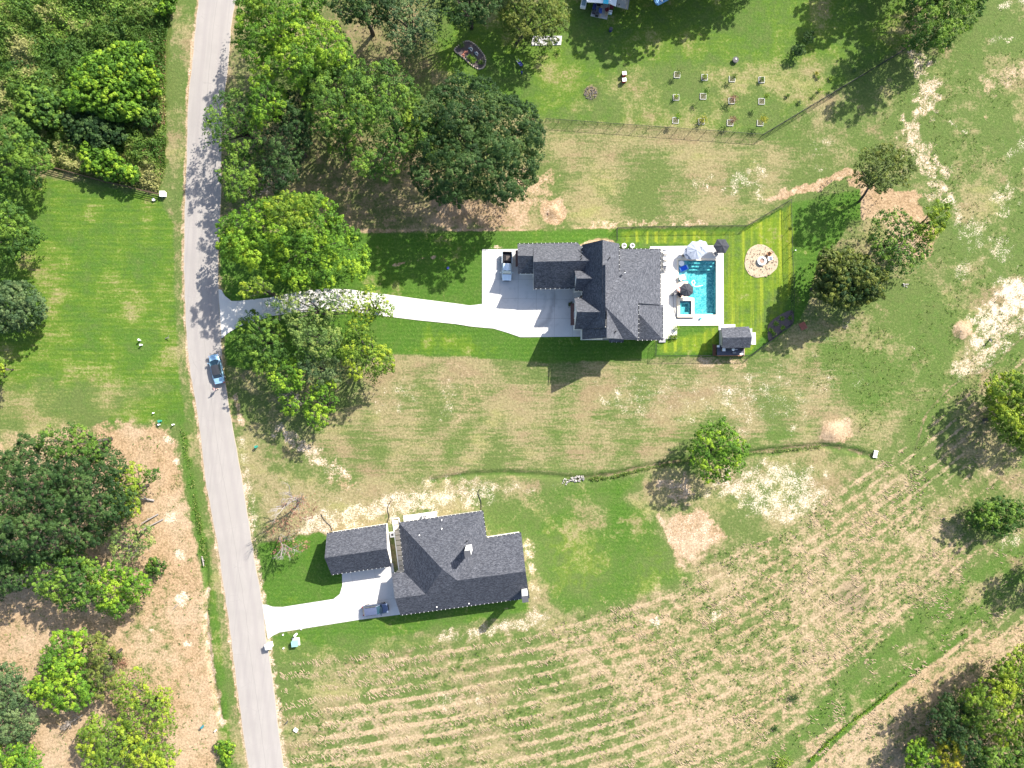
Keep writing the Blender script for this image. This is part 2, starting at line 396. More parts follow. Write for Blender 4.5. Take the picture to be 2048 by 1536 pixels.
paint([(1230, 970), (1260, 1000), (1250, 1100), (1220, 1060)], 14, 16, .7, lush=.95, dry=0, yel=.1)
paint([(975, 985), (1100, 985), (1160, 1010), (1060, 1050), (985, 1040)], 14, 22, .7, lush=.42, dry=.42)
paint([(1240, 1000), (1320, 930), (1490, 950), (1560, 900), (1740, 915), (1690, 960), (1640, 1010), (1560, 1070), (1400, 1115), (1392, 1150), (1350, 1130), (1318, 1035)], 10, 12, lush=.28, dry=.62, yel=.55, soil=0)
paint([(1325, 1045), (1395, 1015), (1430, 1040), (1458, 1078), (1400, 1108), (1388, 1132), (1362, 1128), (1340, 1090)], 15, 12, soil=1, white=.5, lush=.1)
paint([(1318, 1030), (1342, 1085), (1372, 1140)], 3, 3, line=10, soil=.85, white=.5)
paint([(1440, 945), (1560, 915), (1650, 950), (1670, 1030), (1620, 1065), (1500, 1030), (1420, 985)], 24, 40, white=.66, soil=.3)
paint([(1310, 960), (1370, 950), (1395, 990), (1350, 1010)], 8, 20, soil=.7, white=.45)
# ditch
DITCH = [(860, 962), (930, 950), (1010, 946), (1080, 950), (1150, 957), (1220, 950), (1290, 934), (1400, 915), (1550, 900), (1640, 891), (1690, 897), (1745, 912)]
paint(DITCH[4:], 5, 9, line=15, lush=.5, dry=.25, soil=0, white=0, yel=.3)
paint(DITCH[4:], 2, 5, line=7, soil=.6, mulch=.6)
paint(DITCH[:5], 2, 4, line=5, lush=.7, dry=.1, mulch=.2)
relief(DITCH, 8, -.6)
# field
paint(FIELD, 8, 10, lush=.36, dry=.5, soil=.35, row=1, white=.0, yel=.2)
paint([(1060, 1275), (1390, 1150), (1560, 1070), (1750, 930), (1960, 1130), (1500, 1536), (1000, 1536)], 60, 30, soil=.6)
paint([(560, 1400), (760, 1320), (1300, 1300), (1200, 1420), (900, 1536), (560, 1536)], 50, 40, .8, soil=.35, lush=.42)
paint([(1180, 1260), (1400, 1140), (1700, 960), (1850, 1000), (2080, 900), (2080, 1180), (1800, 1330), (1600, 1536), (1400, 1536), (1300, 1400)], 60, 40, row=.38)
paint([(1350, 1270), (1450, 1200), (1640, 1120), (1780, 1060), (1900, 1080), (1700, 1240), (1500, 1360), (1360, 1380)], 40, 40, .8, soil=.56, lush=.4)
paint([(1080, 1290), (1320, 1260), (1300, 1330), (1500, 1440), (1620, 1420), (1400, 1480), (1250, 1400), (1150, 1350)], 24, 24, .6, soil=.7, row=.3)
paint([(560, 1340), (720, 1320), (760, 1360), (640, 1420), (590, 1536), (560, 1536)], 24, 24, row=.25, lush=.5, dry=.45, soil=.2)
paint([(640, 1536), (660, 1420), (780, 1400), (960, 1380), (960, 1440), (800, 1536)], 20, 30, .8, soil=.75, white=.15)
for p in ([(1640, 1430), (1720, 1345), (1800, 1280), (1900, 1190), (2048, 1090)], [(1700, 1450), (1850, 1300), (1960, 1210), (2060, 1140)], [(1560, 1520), (1660, 1440), (1740, 1390)]):
    paint(p, 14, 24, .85, line=34, lush=.62, dry=.08, soil=0, row=.5)
for x, y, r, w in ((1310, 1245, 9, .8), (1430, 1225, 16, .7), (1350, 1290, 12, .5), (960, 1400, 16, .5), (2020, 1080, 26, .5), (700, 1345, 8, .5), (890, 1400, 22, .5)):
    paint(circ(x, y, r), 8, 20, white=w)
paint(circ(1705, 1195, 34), 12, 14, .8, soil=.9, mulch=.45, row=1)
paint([(1600, 1490), (1720, 1420), (1900, 1300), (2048, 1240), (2200, 1200), (2200, 1700), (1700, 1700)], 16, 16, soil=.72, lush=.3, row=.4)
paint([(1600, 1555), (1660, 1490), (1750, 1410), (1850, 1330), (1930, 1270)], 3, 3, line=9, lush=.7, dry=.05, soil=0)
paint([(1612, 1556), (1672, 1492), (1760, 1412), (1860, 1334), (1960, 1262)], 2, 3, line=5, soil=1, lush=0)
relief([(1600, 1555), (1660, 1490), (1750, 1410), (1850, 1330)], 5, -.3)
paint([(1830, 880), (1850, 830), (1900, 780), (1990, 735), (2060, 680)], 8, 14, line=26, lush=.5, dry=.3, soil=.2, row=.2)
paint([(1830, 900), (1852, 828), (1905, 770), (1990, 728), (2060, 660)], 2, 3, line=4, soil=.6, mulch=.4)
# house 1 garden, sharp turf edge last
paint(LAWN1, 2.5, 2, lush=.9, dry=.0, soil=0, white=0, yel=.3, hs=0)
paint([(1240, 460), (1490, 458), (1584, 405), (1590, 560), (1560, 640), (1500, 705), (1315, 708), (1315, 690), (1440, 650), (1450, 490), (1240, 490)], 5, 6, lush=.72, yel=.85)
paint([(850, 655), (1000, 690), (1000, 712), (840, 700)], 14, 12, .8, yel=.7, lush=.8)
paint([(785, 530), (820, 522), (868, 513)], 1.5, 4, line=3, soil=.9, white=.3)
paint([(886, 570), (888, 602)], 2, 5, line=4, soil=.7, white=.5)
paint([(975, 494), (1030, 493)], 1.5, 4, line=4, white=.6, soil=.6)
paint([(1160, 492), (1175, 480), (1205, 476), (1230, 482), (1240, 496)], 2, 4, soil=1, white=.5, lush=0)
paint([(1395, 735), (1400, 716), (1500, 714), (1490, 740)], 5, 12, .8, soil=.7, white=.45, lush=.3)
# road shoulders
paint(ROAD_L, 2, 4, line=12, soil=.8, white=.5, lush=.2)
paint(ROAD_R[12:], 2.5, 7, line=18, soil=.6, white=.6, dry=.7, lush=.2)
paint(ROAD_R[:12], 2, 5, line=12, soil=.5, white=.25, dry=.6)
# subtle relief, always below the paved sheets
Z += -.05*fbm(PX, PY, 40, 5, 4)-.02
fm = CH['row']; Z += fm*(.05*np.sin(rowf(PX, PY)/27*2*math.pi)-.05)
rt = math.atan2(1, 1)
def make_ground():
    ii, jj = np.meshgrid(np.arange(nx-1), np.arange(ny-1)); a = (jj*nx+ii).ravel()
    F = np.stack([a, a+1, a+1+nx, a+nx], 1)
    cx = (PX[F[:, 0]]+PX[F[:, 2]])/2; cy = (PY[F[:, 0]]+PY[F[:, 2]])/2
    F = F[~((cx > HOLE[0]) & (cx < HOLE[2]) & (cy > HOLE[1]) & (cy < HOLE[3]))]
    me = bpy.data.meshes.new('ground'); me.vertices.add(len(X)); me.vertices.foreach_set('co', np.stack([X, Y, Z], 1).ravel())
    me.loops.add(F.size); me.loops.foreach_set('vertex_index', F.ravel().astype(np.int32))
    me.polygons.add(len(F)); me.polygons.foreach_set('loop_start', (np.arange(len(F))*4).astype(np.int32))
    me.polygons.foreach_set('use_smooth', np.ones(len(F), bool)); me.update()
    for nm, ks in (('ga', ('lush', 'dry', 'soil')), ('gb', ('white', 'mulch', 'row')), ('gc', ('yel', 'brush', 'hs')), ('gd', ('lit', 'lit', 'lit'))):
        at = me.attributes.new(nm, 'FLOAT_COLOR', 'POINT')
        at.data.foreach_set('color', np.stack([CH[k] for k in ks]+[np.ones(len(X))], 1).astype(np.float32).ravel())
    at = me.attributes.new('rowc', 'FLOAT', 'POINT'); at.data.foreach_set('value', (rowf(PX, PY)/27).astype(np.float32))
    o = bpy.data.objects.new('ground', me); col.objects.link(o); tag(o, 'mown lawns, dry meadow, bare soil and stubble field seen from above', kind='structure')
    t = NT('ground_cover', .95, .1)
    A = t.sep(t.attr('ga').outputs['Color']); B = t.sep(t.attr('gb').outputs['Color']); C = t.sep(t.attr('gc').outputs['Color']); D = t.sep(t.attr('gd').outputs['Color'])
    lush, dry, soil = A[0], A[1], A[2]; white, mulch, row = B[0], B[1], B[2]; yel, brush, hs = C[0], C[1], C[2]
    nb = t.noise(.10, 4); nm = t.noise(.55, 5, rough=.65); nf = t.noise(2.6, 5, rough=.7); nff = t.noise(9, 3, rough=.7)
    ns = t.noise(1.0, 5, t.map((.16, 1.5, 1)), rough=.7)          # streaks running east-west
    nv = t.noise(1.0, 4, t.map((.9, .05, 1)), rough=.6)           # mower lines running north-south
    nrow = t.noise(1.0, 5, t.map((.7, 2.4, 1), rot=-.5), rough=.75)
    M = t.math
    stre = t.mix(hs, nm, ns)
    nrw = t.noise(.22, 3)
    rc = t.attr('rowc').outputs['Fac']
    rowp = M('SINE', M('MULTIPLY', M('ADD', M('MULTIPLY', rc, 1.0), M('MULTIPLY', nb, .45)), 6.2832))
    # greens
    g = t.mix(t.ss(M('ADD', lush, M('ADD', M('MULTIPLY', M('SUBTRACT', nm, .5), 1.3), M('MULTIPLY', M('SUBTRACT', nb, .5), 1.0))), .1, 1.0), (.092, .122, .036), (.052, .118, .014))
    g = t.mix(t.ss(M('ADD', yel, M('ADD', M('MULTIPLY', M('SUBTRACT', nb, .5), 2.2), M('MULTIPLY', M('SUBTRACT', stre, .5), 1.8))), .35, 1.2, 0, .85), g, (.130, .198, .013))
    g = t.mix(M('MULTIPLY', t.ss(yel, .6, .9), t.ss(nv, .5, .62, 0, .4)), g, (.195, .225, .02))
    g = t.mix(t.ss(nff, .35, .75, 0, .45), g, (.030, .065, .012))
    g = t.mix(t.ss(nf, .52, .72, 0, .30), g, (.155, .165, .055))
    px_ = t.n('ShaderNodeSeparateXYZ'); t.l(t.P(), px_.inputs[0])
    mow = M('SINE', M('ADD', M('MULTIPLY', px_.outputs[0], 3.6), M('MULTIPLY', nb, 3)))
    g = t.mix(M('MULTIPLY', M('MULTIPLY', t.ss(yel, .7, .84), t.ss(mow, .1, .9)), t.ss(nv, .42, .58, .15, .8)), g, (.20, .24, .022))
    mowh = M('SINE', M('ADD', M('MULTIPLY', px_.outputs[1], 7.2), M('MULTIPLY', nb, 9)))
    g = t.mix(M('MULTIPLY', t.ss(lush, .5, .9), t.ss(nb, .35, .6, .2, .9)), g, t.mix(1.0, g, t.mix(t.ss(mowh, -.6, .6), (.88, .90, .88), (1.07, 1.05, 1.07)), 'MULTIPLY'))
    # dry grass
    dv = M('ADD', dry, M('ADD', M('MULTIPLY', M('SUBTRACT', stre, .5), 1.9), M('ADD', M('MULTIPLY', M('SUBTRACT', nb, .5), 2.6), M('MULTIPLY', M('SUBTRACT', nf, .5), .8))))
    nr = t.noise(.16, 5, t.map((.6, 1.3, 1)), rough=.62)
    dcol = t.mix(nf, (.150, .122, .060), (.300, .242, .140))
    dcol = t.mix(t.ss(nr, .50, .64, 0, .75), dcol, t.mix(nf, (.150, .098, .058), (.270, .190, .125)))
    dcol = t.mix(t.ss(nr, .47, .33, 0, .6), dcol, t.mix(nf, (.150, .155, .050), (.270, .255, .100)))
    c = t.mix(t.ss(dv, .26, .92, 0, .84), g, dcol)
    # soil
    sv = M('ADD', soil, M('ADD', M('MULTIPLY', M('SUBTRACT', nm, .5), 1.5), M('MULTIPLY', M('SUBTRACT', nf, .5), .8)))
    rl = M('SUBTRACT', t.ss(rowp, .15, .95), .42)
    sv = M('ADD', sv, M('MULTIPLY', row, M('ADD', M('MULTIPLY', M('MULTIPLY', rl, .62), t.ss(nrw, .35, .62, .15, 1)), M('MULTIPLY', M('SUBTRACT', nrow, .5), 1.15))))
    scol = t.mix(t.ss(M('ADD', M('MULTIPLY', nf, .55), M('MULTIPLY', nm, .45)), .32, .68), (.200, .132, .072), (.335, .240, .148))
    scol = t.mix(t.ss(nb, .4, .65, 0, .5), scol, (.36, .28, .195))
    scol = t.mix(row, scol, t.mix(nf, (.205, .152, .088), (.350, .275, .178)))
    c = t.mix(t.ss(sv, .34, .86), c, scol)
    # tufts of green growing through the soil
    tuft = M('MULTIPLY', t.ss(nff, .58, .68), t.ss(nm, .45, .6))
    c = t.mix(M('MULTIPLY', tuft, t.ss(soil, .95, .2)), c, (.05, .12, .025))
    # chalky patches
    nw = t.noise(4.2, 4, rough=.8)
    wv = M('ADD', white, M('ADD', M('MULTIPLY', M('SUBTRACT', nw, .5), 2.6), M('MULTIPLY', M('SUBTRACT', nm, .5), 1.4)))
    c = t.mix(t.ss(wv, .52, 1.0, 0, .88), c, t.mix(nff, (.40, .33, .25), (.66, .57, .46)))
    # brush floor, mulch, litter
    c = t.mix(t.ss(M('ADD', brush, M('SUBTRACT', nf, .5)), .4, .7), c, t.mix(nf, (.03, .055, .012), (.10, .13, .03)))
    c = t.mix(M('MULTIPLY', D[0], t.ss(nf, .4, .65, .15, .6)), c, (.12, .085, .055))
    c = t.mix(M('MULTIPLY', mulch, t.ss(nf, .3, .7, .5, 1)), c, (.035, .03, .022))
    c = t.mix(1.0, c, t.mix(t.ss(M('ADD', nf, M('MULTIPLY', M('SUBTRACT', nff, .5), .8)), .3, .7), (.80, .80, .80), (1.15, 1.15, 1.15)), 'MULTIPLY')
    t.base(c)
    t.bump(M('ADD', M('MULTIPLY', nf, .7), M('ADD', M('MULTIPLY', nff, .35), M('MULTIPLY', M('MULTIPLY', nrow, row), .6))), .8, .16)
    me.materials.append(t.m)
    return o
make_ground()
# ================================================================== ROAD AND PAVING
def concrete(name, c0, c1, stain=.25):
    t = NT(name, .85, .2); n = t.noise(.35, 5); f = t.noise(6, 4); m = t.noise(1.4, 4)
    c = t.mix(n, c0, c1); c = t.mix(t.ss(m, .5, .8, 0, stain), c, tuple(x*.72 for x in c0)); c = t.mix(t.math('MULTIPLY', f, .25), c, tuple(x*.7 for x in c0))
    t.base(c); t.bump(f, .15, .02); return t.m
def road_mat():
    t = NT('worn_road_surface', .9, .2); at = t.attr('rd'); s = t.sep(at.outputs['Color'])
    n = t.noise(.25, 5); f = t.noise(7, 4); st = t.noise(1, 4, t.map((2.2, .06, 1), rot=.1))
    cr = t.voro(.35, t.map((1, 1, 1)), 'DISTANCE_TO_EDGE').outputs['Distance']
    c = t.mix(n, (.222, .206, .192), (.310, .288, .268))
    c = t.mix(t.math('MULTIPLY', t.ss(cr, .0, .012, .35, 0), t.ss(n, .5, .6)), c, (.10, .095, .09))
    c = t.mix(t.ss(st, .45, .7, 0, .35), c, (.20, .185, .18))
    tr = t.math('ADD', t.ss(t.math('ABSOLUTE', t.math('SUBTRACT', s[0], .28)), .02, .10, 1, 0), t.ss(t.math('ABSOLUTE', t.math('SUBTRACT', s[0], .74)), .02, .10, 1, 0))
    c = t.mix(t.math('MULTIPLY', tr, .4), c, (.22, .20, .195))
    c = t.mix(t.ss(t.math('ABSOLUTE', t.math('SUBTRACT', t.math('ADD', s[0], t.math('MULTIPLY', t.math('SUBTRACT', n, .5), .03)), .5)), .002, .008, .45, 0), c, (.12, .11, .11))
    jn = t.math('ABSOLUTE', t.math('SUBTRACT', t.math('FRACT', t.math('MULTIPLY', s[1], 26.0)), .5))
    c = t.mix(t.ss(jn, .488, .498, 0, .35), c, (.13, .12, .12))
    c = t.mix(t.math('MULTIPLY', f, .3), c, (.20, .187, .18))
    ed = t.math('ADD', t.math('ABSOLUTE', t.math('SUBTRACT', s[0], .5)), t.math('MULTIPLY', t.math('SUBTRACT', f, .5), .05))
    c = t.mix(t.ss(ed, .47, .5, 0, .7), c, (.36, .30, .22))
    t.base(c); t.bump(f, .2, .02); return t.m
def make_road():
    Ls = smooth_line([W(*p) for p in ROAD_L], 8); Rs = smooth_line([W(*p) for p in ROAD_R], 8)
    b = MB(); n = len(Ls); K = 6; vs = []; cs = []
    # extend far beyond the picture
    Ls = [Ls[0]+(Ls[0]-Ls[8]).normalized()*2300]+Ls+[Ls[-1]+(Ls[-1]-Ls[-9]).normalized()*2300]
    Rs = [Rs[0]+(Rs[0]-Rs[8]).normalized()*2300]+Rs+[Rs[-1]+(Rs[-1]-Rs[-9]).normalized()*2300]
    n += 2; acc = 0
    for i in range(n):
        if i: acc += (Ls[i]-Ls[i-1]).length
        jl = .18*(random.random()-.5); jr = .18*(random.random()-.5)
        for k in range(K+1):
            u = k/K; p = Ls[i].lerp(Rs[i], u); d = (Rs[i]-Ls[i]).normalized()
            p = p+d*(jl*(1-u)+jr*u)
            vs.append((p.x, p.y, .03+.05*(1-(2*u-1)**2))); cs += [u, (acc % 9.0)/9.0/26+.0, 0, 1]
    fs = [(i*(K+1)+k, i*(K+1)+k+1, (i+1)*(K+1)+k+1, (i+1)*(K+1)+k) for i in range(n-1) for k in range(K)]
    # skirt
    me = bpy.data.meshes.new('road'); base = len(vs)
    for i in range(n):
        for k in (0, K):
            v = vs[i*(K+1)+k]; vs.append((v[0], v[1], -.15)); cs += [0 if k == 0 else 1, 0, 0, 1]
    for i in range(n-1):
        fs.append((base+2*i, i*(K+1), (i+1)*(K+1), base+2*i+2)); fs.append((base+2*i+1, base+2*i+3, (i+1)*(K+1)+K, i*(K+1)+K))
    me.from_pydata(vs, [], fs); me.materials.append(road_mat())
    at = me.attributes.new('rd', 'FLOAT_COLOR', 'POINT'); at.data.foreach_set('color', cs)
    o = bpy.data.objects.new('road', me); col.objects.link(o); tag(o, 'narrow pale grey country road curving down the left side', kind='structure')
make_road()
def clip_cell(poly, x0, y0, x1, y1):
    def cut(P, f, inter):
        out = []
        for i in range(len(P)):
            a, b = P[i-1], P[i]; fa, fb = f(a), f(b)
            if fb:
                if not fa: out.append(inter(a, b))
                out.append(b)
            elif fa: out.append(inter(a, b))
        return out
    for ax, v, s in ((0, x0, 1), (0, x1, -1), (1, y0, 1), (1, y1, -1)):
        if not poly: return []
        f = lambda p: (p[ax]-v)*s >= 0
        def it(a, b):
            t = (v-a[ax])/(b[ax]-a[ax]); return (a[0]+(b[0]-a[0])*t, a[1]+(b[1]-a[1])*t)
        poly = cut(poly, f, it)
    return poly
def area2(p): return .5*sum(p[i-1][0]*p[i][1]-p[i][0]*p[i-1][1] for i in range(len(p)))
def slabs(name, label, outline, cell, rot, mat, z=.04, joint=.03, origin=(0, 0)):
    root = bpy.data.objects.new(name, None); col.objects.link(root); tag(root, label, kind='structure')
    ca, sa = math.cos(-rot), math.sin(-rot)
    pts = [(p.x*ca-p.y*sa, p.x*sa+p.y*ca) for p in (W(*q) for q in outline)]
    xs = [p[0] for p in pts]; ys = [p[1] for p in pts]
    if isinstance(cell, (int, float)): cell = (cell, cell)
    bed = MB(); bed.extr([[(W(*q).x, W(*q).y) for q in outline]], -.1, z-.03, 0); bed.build('slab_bed', flat('joint_grit', (.16, .15, .14), .95), root)
    x = min(xs)-origin[0]
    while x < max(xs):
        y = min(ys)-origin[1]
        while y < max(ys):
            c = clip_cell(pts, x+joint/2, y+joint/2, x+cell[0]-joint/2, y+cell[1]-joint/2)
            if len(c) > 2 and abs(area2(c)) > .05:
                q = [(p[0]*ca+p[1]*sa, -p[0]*sa+p[1]*ca) for p in c]
                b = MB(); b.extr([q], z-.06, z+random.random()*.004, 0)
                b.build('slab', mat, root, fix=False)
            y += cell[1]
        x += cell[0]
    return root
CONC = concrete('pale_concrete', (.50, .48, .45), (.58, .56, .52))
CONC2 = concrete('driveway_concrete', (.44, .43, .42), (.52, .50, .48), .35)
def tyre_conc():
    t = NT('tyre_marked_concrete', .85, .2); n = t.noise(.35, 5); f = t.noise(6, 4)
    c = t.mix(n, (.43, .42, .41), (.53, .51, .49))
    p = t.n('ShaderNodeSeparateXYZ'); t.l(t.P(), p.inputs[0]); M = t.math
    cx, cy = W(1040, 600).x, W(1040, 600).y
    dx = M('SUBTRACT', p.outputs[0], cx); dy = M('SUBTRACT', p.outputs[1], cy)
    rr = M('SQRT', M('ADD', M('MULTIPLY', dx, dx), M('MULTIPLY', dy, dy)))
    rr = M('ADD', rr, M('MULTIPLY', M('SUBTRACT', n, .5), 2.4))
    for r0, wd_, st in ((6.1, .7, .38), (4.7, .5, .16)):
        k = t.ss(M('ABSOLUTE', M('SUBTRACT', rr, r0)), .02, wd_, st, 0)
        k = M('MULTIPLY', k, t.ss(dx, -1.0, 2.5)); k = M('MULTIPLY', k, t.ss(dy, 2.5, .5))
        c = t.mix(k, c, (.13, .13, .135))
    c = t.mix(t.ss(t.noise(.9, 4), .52, .75, 0, .3), c, (.26, .26, .265)); c = t.mix(M('MULTIPLY', f, .2), c, (.3, .3, .3))
    t.base(c); return t.m
CONC3 = tyre_conc()
slabs('driveway', 'long curving pale concrete driveway from the road to the big house', [(437, 578), (443, 580), (450, 592), (463, 602), (477, 602), (540, 595), (573, 588), (617, 580), (653, 577), (700, 579), (767, 588), (840, 598), (912, 607), (940, 611), (964, 608), (964, 655), (940, 652.6), (912, 648), (833, 640), (767, 632), (700, 622), (640, 622), (590, 625), (543, 632), (500, 645), (477, 653), (455, 667), (443, 677)], (4.6, 30), R(-4), CONC, origin=(1, 8))
slabs('driveway', 'square concrete forecourt beside the big house', [(964.2, 498.7), (1150, 497), (1166, 500), (1166, 673.2), (1040.8, 674.4), (1017, 666), (987, 657), (964.2, 655)], (3.33, 3.5), R(-.8), CONC3, origin=(0, 0))
slabs('driveway', 'short pale concrete driveway and forecourt of the lower house', [(525, 1209), (533, 1209.3), (545, 1213.5), (564.6, 1214), (667, 1198), (679.6, 1188), (684.7, 1171), (684, 1140), (786, 1126), (800, 1229), (716.5, 1239.6), (559, 1264.6), (544.8, 1271.7), (536, 1279)], (4.2, 4.2), R(8), CONC2)
DECK_O = [(1308.3, 492.7), (1447, 490.5), (1447.3, 649), (1470.4, 648.5), (1470.4, 655), (1437.4, 662), (1437.2, 651), (1354.2, 651.5), (1353.8, 677.3), (1300, 679), (1300, 493)]
DECK_H = [(1353.5, 516.5), (1436, 516.5), (1436, 636), (1353.5, 636)]
m2 = lambda L: [(W(*p).x, W(*p).y) for p in L]
b = MB(); b.extr([m2(DECK_O), m2(DECK_H)], -.12, .05); o = b.build('pool_deck', CONC, fix=False); tag(o, 'white concrete terrace surrounding the swimming pool', kind='structure')
# ================================================================== MATERIALS FOR BUILDINGS
def shingle_mat(name, dark, light):
    t = NT(name, .95, .1); uv = t.n('ShaderNodeUVMap').outputs[0]
    br = t.n('ShaderNodeTexBrick'); t.l(uv, br.inputs['Vector']); br.inputs['Scale'].default_value = 1
    br.inputs['Brick Width'].default_value = .42; br.inputs['Row Height'].default_value = .16
    br.inputs['Mortar Size'].default_value = .012; br.inputs['Bias'].default_value = -.1
    br.inputs['Color1'].default_value = (*dark, 1); br.inputs['Color2'].default_value = (*light, 1); br.inputs['Mortar'].default_value = (dark[0]*.5, dark[1]*.5, dark[2]*.5, 1)
    v = t.voro(1.0, t.map((4.5, 9, 1), src=uv)); s = t.sep(v.outputs['Color'])
    n = t.noise(.5, 4, uv); f = t.noise(7, 3, uv, .7)
    c = t.mix(t.ss(s[0], .45, .9, 0, .55), br.outputs[0], tuple(x*1.5 for x in light))
    c = t.mix(t.ss(s[1], .6, .95, 0, .5), c, tuple(x*.6 for x in dark))
    c = t.mix(t.ss(f, .6, .78, 0, .4), c, tuple(min(1, x*2.2) for x in light))
    c = t.mix(t.ss(n, .4, .7, 0, .2), c, dark)
    t.base(c); t.bump(br.outputs['Fac'], .3, .02); return t.m
SH1 = shingle_mat('charcoal_shingle', (.052, .056, .068), (.094, .099, .114))
SH2 = shingle_mat('slate_grey_shingle', (.042, .046, .058), (.082, .086, .100))
WALLW = flat('white_painted_siding', (.66, .64, .6), .7); WALLB = flat('pale_brick', (.45, .42, .38), .85)
GUT = flat('dark_gutter', (.02, .022, .026), .5); HANG = flat('white_clip', (.8, .8, .78), .5)
REDM = flat('oxide_red_metal', (.085, .035, .035), .45, .4); WHT = flat('white_paint', (.78, .78, .76), .5)
BLK = flat('black_metal', (.012, .012, .014), .4, .4); DGRY = flat('dark_grey', (.06, .062, .07), .7); GRY = flat('mid_grey', (.25, .25, .26), .7)
GLS = flat('dark_glass', (.02, .03, .04), .08, .6); WOOD = flat('brown_timber', (.10, .068, .045), .85); TANW = flat('tan_timber', (.42, .33, .22), .8)
def roof_obj(parent, faces, mat, thick=.2, name='roof'):
    """faces: lists of world points, made into one shingled skin with a fascia; UV runs along the eave and up the slope"""
    bm = bmesh.new(); vm = {}
    def V(p):
        k = (round(p.x, 3), round(p.y, 3), round(p.z, 3))
        if k not in vm: vm[k] = bm.verts.new(p)
        return vm[k]
    for f in faces:
        try: bm.faces.new([V(p) for p in f])
        except ValueError: pass
    bm.normal_update()
    for f in bm.faces:
        if f.normal.z < 0: f.normal_flip()
    ed = [e for e in bm.edges if len(e.link_faces) == 1]
    for e in ed:
        a, b_ = e.verts; f = e.link_faces[0]
        da = bm.verts.new(a.co-Vector((0, 0, thick))); db = bm.verts.new(b_.co-Vector((0, 0, thick)))
        nf = bm.faces.new((a, b_, db, da)); nf.material_index = 1
    uv = bm.loops.layers.uv.new('UVMap'); bm.normal_update()
    for f in bm.faces:
        n = f.normal; u = Vector((0, 0, 1)).cross(n)
        u = u.normalized() if u.length > 1e-4 else Vector((1, 0, 0)); v = n.cross(u)
        for l in f.loops: l[uv].uv = (l.vert.co.dot(u), l.vert.co.dot(v))
    me = bpy.data.meshes.new(name); bm.to_mesh(me); bm.free(); me.materials.append(mat); me.materials.append(GUT)
    o = bpy.data.objects.new(name, me); col.objects.link(o); o.parent = parent; return o
def gutter(parent, a, b, step=.75, clips=True):
    m = MB(); d = (b-a); L = d.length; n = Vector((-d.y, d.x, 0)).normalized()
    q = [a, b]; m.cyl(a, b, .06, n=6)
    g = m.build('gutter', GUT, parent)
    if clips:
        m = MB(); k = int(L/step); rz = math.atan2(d.y, d.x)
        for i in range(k):
            p = a+d*((i+.5)/k); m.box(p+Vector((0, 0, .05)), (.06, .13, .03), rz)
        m.build('gutter_clips', HANG, g)['kind'] = 'stuff'
def wall_poly(parent, pts, z0, z1, mat, name='wall'):
    m = MB(); m.extr([[(p.x, p.y) for p in pts]], z0, z1); return m.build(name, mat, parent, fix=False)
def gable_wall(parent, a, p, b, mat, th=.12, drop=.22):
    """triangular wall top: eave, peak, eave (world points)"""
    m = MB(); n = (b-a).cross(Vector((0, 0, 1))).normalized()*th; dz = Vector((0, 0, drop))
    A, P_, B = a-dz, p-dz, b-dz
    f = [A+n, P_+n, B+n]; g = [A-n, P_-n, B-n]
    lo = 1.2
    f = [A+n-Vector((0, 0, lo))]+f+[B+n-Vector((0, 0, lo))]; g = [A-n-Vector((0, 0, lo))]+g+[B-n-Vector((0, 0, lo))]
    m.poly(f); m.poly(g[::-1])
    for i in range(5): m.poly([f[i], f[(i+1) % 5], g[(i+1) % 5], g[i]])
    return m.build('gable', mat, parent)
def window(parent, c, w, h, nrm, name='window'):
    """framed window on a wall, nrm = outward 2D normal"""
    rz = math.atan2(nrm[1], nrm[0])+math.pi/2; nv = Vector((nrm[0], nrm[1], 0))
    m = MB(); R2 = Matrix.Rotation(rz, 3, 'Z')
    for dx, dz, sx, sz in ((0, h/2, w+.12, .08), (0, -h/2, w+.12, .08), (w/2, 0, .08, h), (-w/2, 0, .08, h)):
        m.box(Vector(c)+R2 @ Vector((dx, 0, dz))+nv*.03, (sx, .1, sz), rz)
    f = m.build(name, WHT, parent)
    m = MB(); m.box(Vector(c)+nv*.02, (w, .05, h), rz); m.build('pane', GLS, f); return f
# ================================================================== BIG HOUSE
H1 = thing('house', 'large charcoal-roofed house with several gables beside the swimming pool', 'house', T(170, -170))
H1off = T(170, -170)
def TT(x, y, h): return T(x, y, h)-H1off
def rel(px, py, h):
    k = 1-h/HC; return ((px-1024)*k, (py-768)*k, h)
def WT(px, py, h): return W(px, py, h)-H1off
# ridge volumes
E1 = lambda x, y: TT(x, y, 117-.61*(x-171.5))
main = [
    # west slope
    [TT(134, -219, 68), TT(134, -104, 68), TT(171.5, -104, 117), TT(171.5, -219, 117)],
    # east slope
    [E1(171.5, -145.5), TT(171.5, -142, 117), E1(240, -84), E1(240, -153), E1(287, -153), E1(287, -261)],
    # south hip
    [TT(171.5, -142, 117), TT(171.5, -84, 78), TT(240, -84, 75.2), E1(240, -84)],
    # north slope of the low part
    [TT(287, -261, 46.5), TT(200, -261, 46.5), TT(200, -190, 90), TT(215, -190, 90.5)],
]
main[2] = [TT(171.5, -142, 117), TT(171.5, -84, 75.2), E1(240, -84)]
N1 = lambda x, y: TT(x, y, E1(287, -261).z*S+.61*(y+261))
main[3] = [N1(287, -261), N1(203, -261), N1(203, -213), N1(171.5, -161), E1(171.5, -145.5)]
main.append([TT(171.5, -219, 117), E1(171.5, -145.5), TT(171.5, -150, 104), TT(171.5, -219, 104)])
roof_obj(H1, main, SH1)
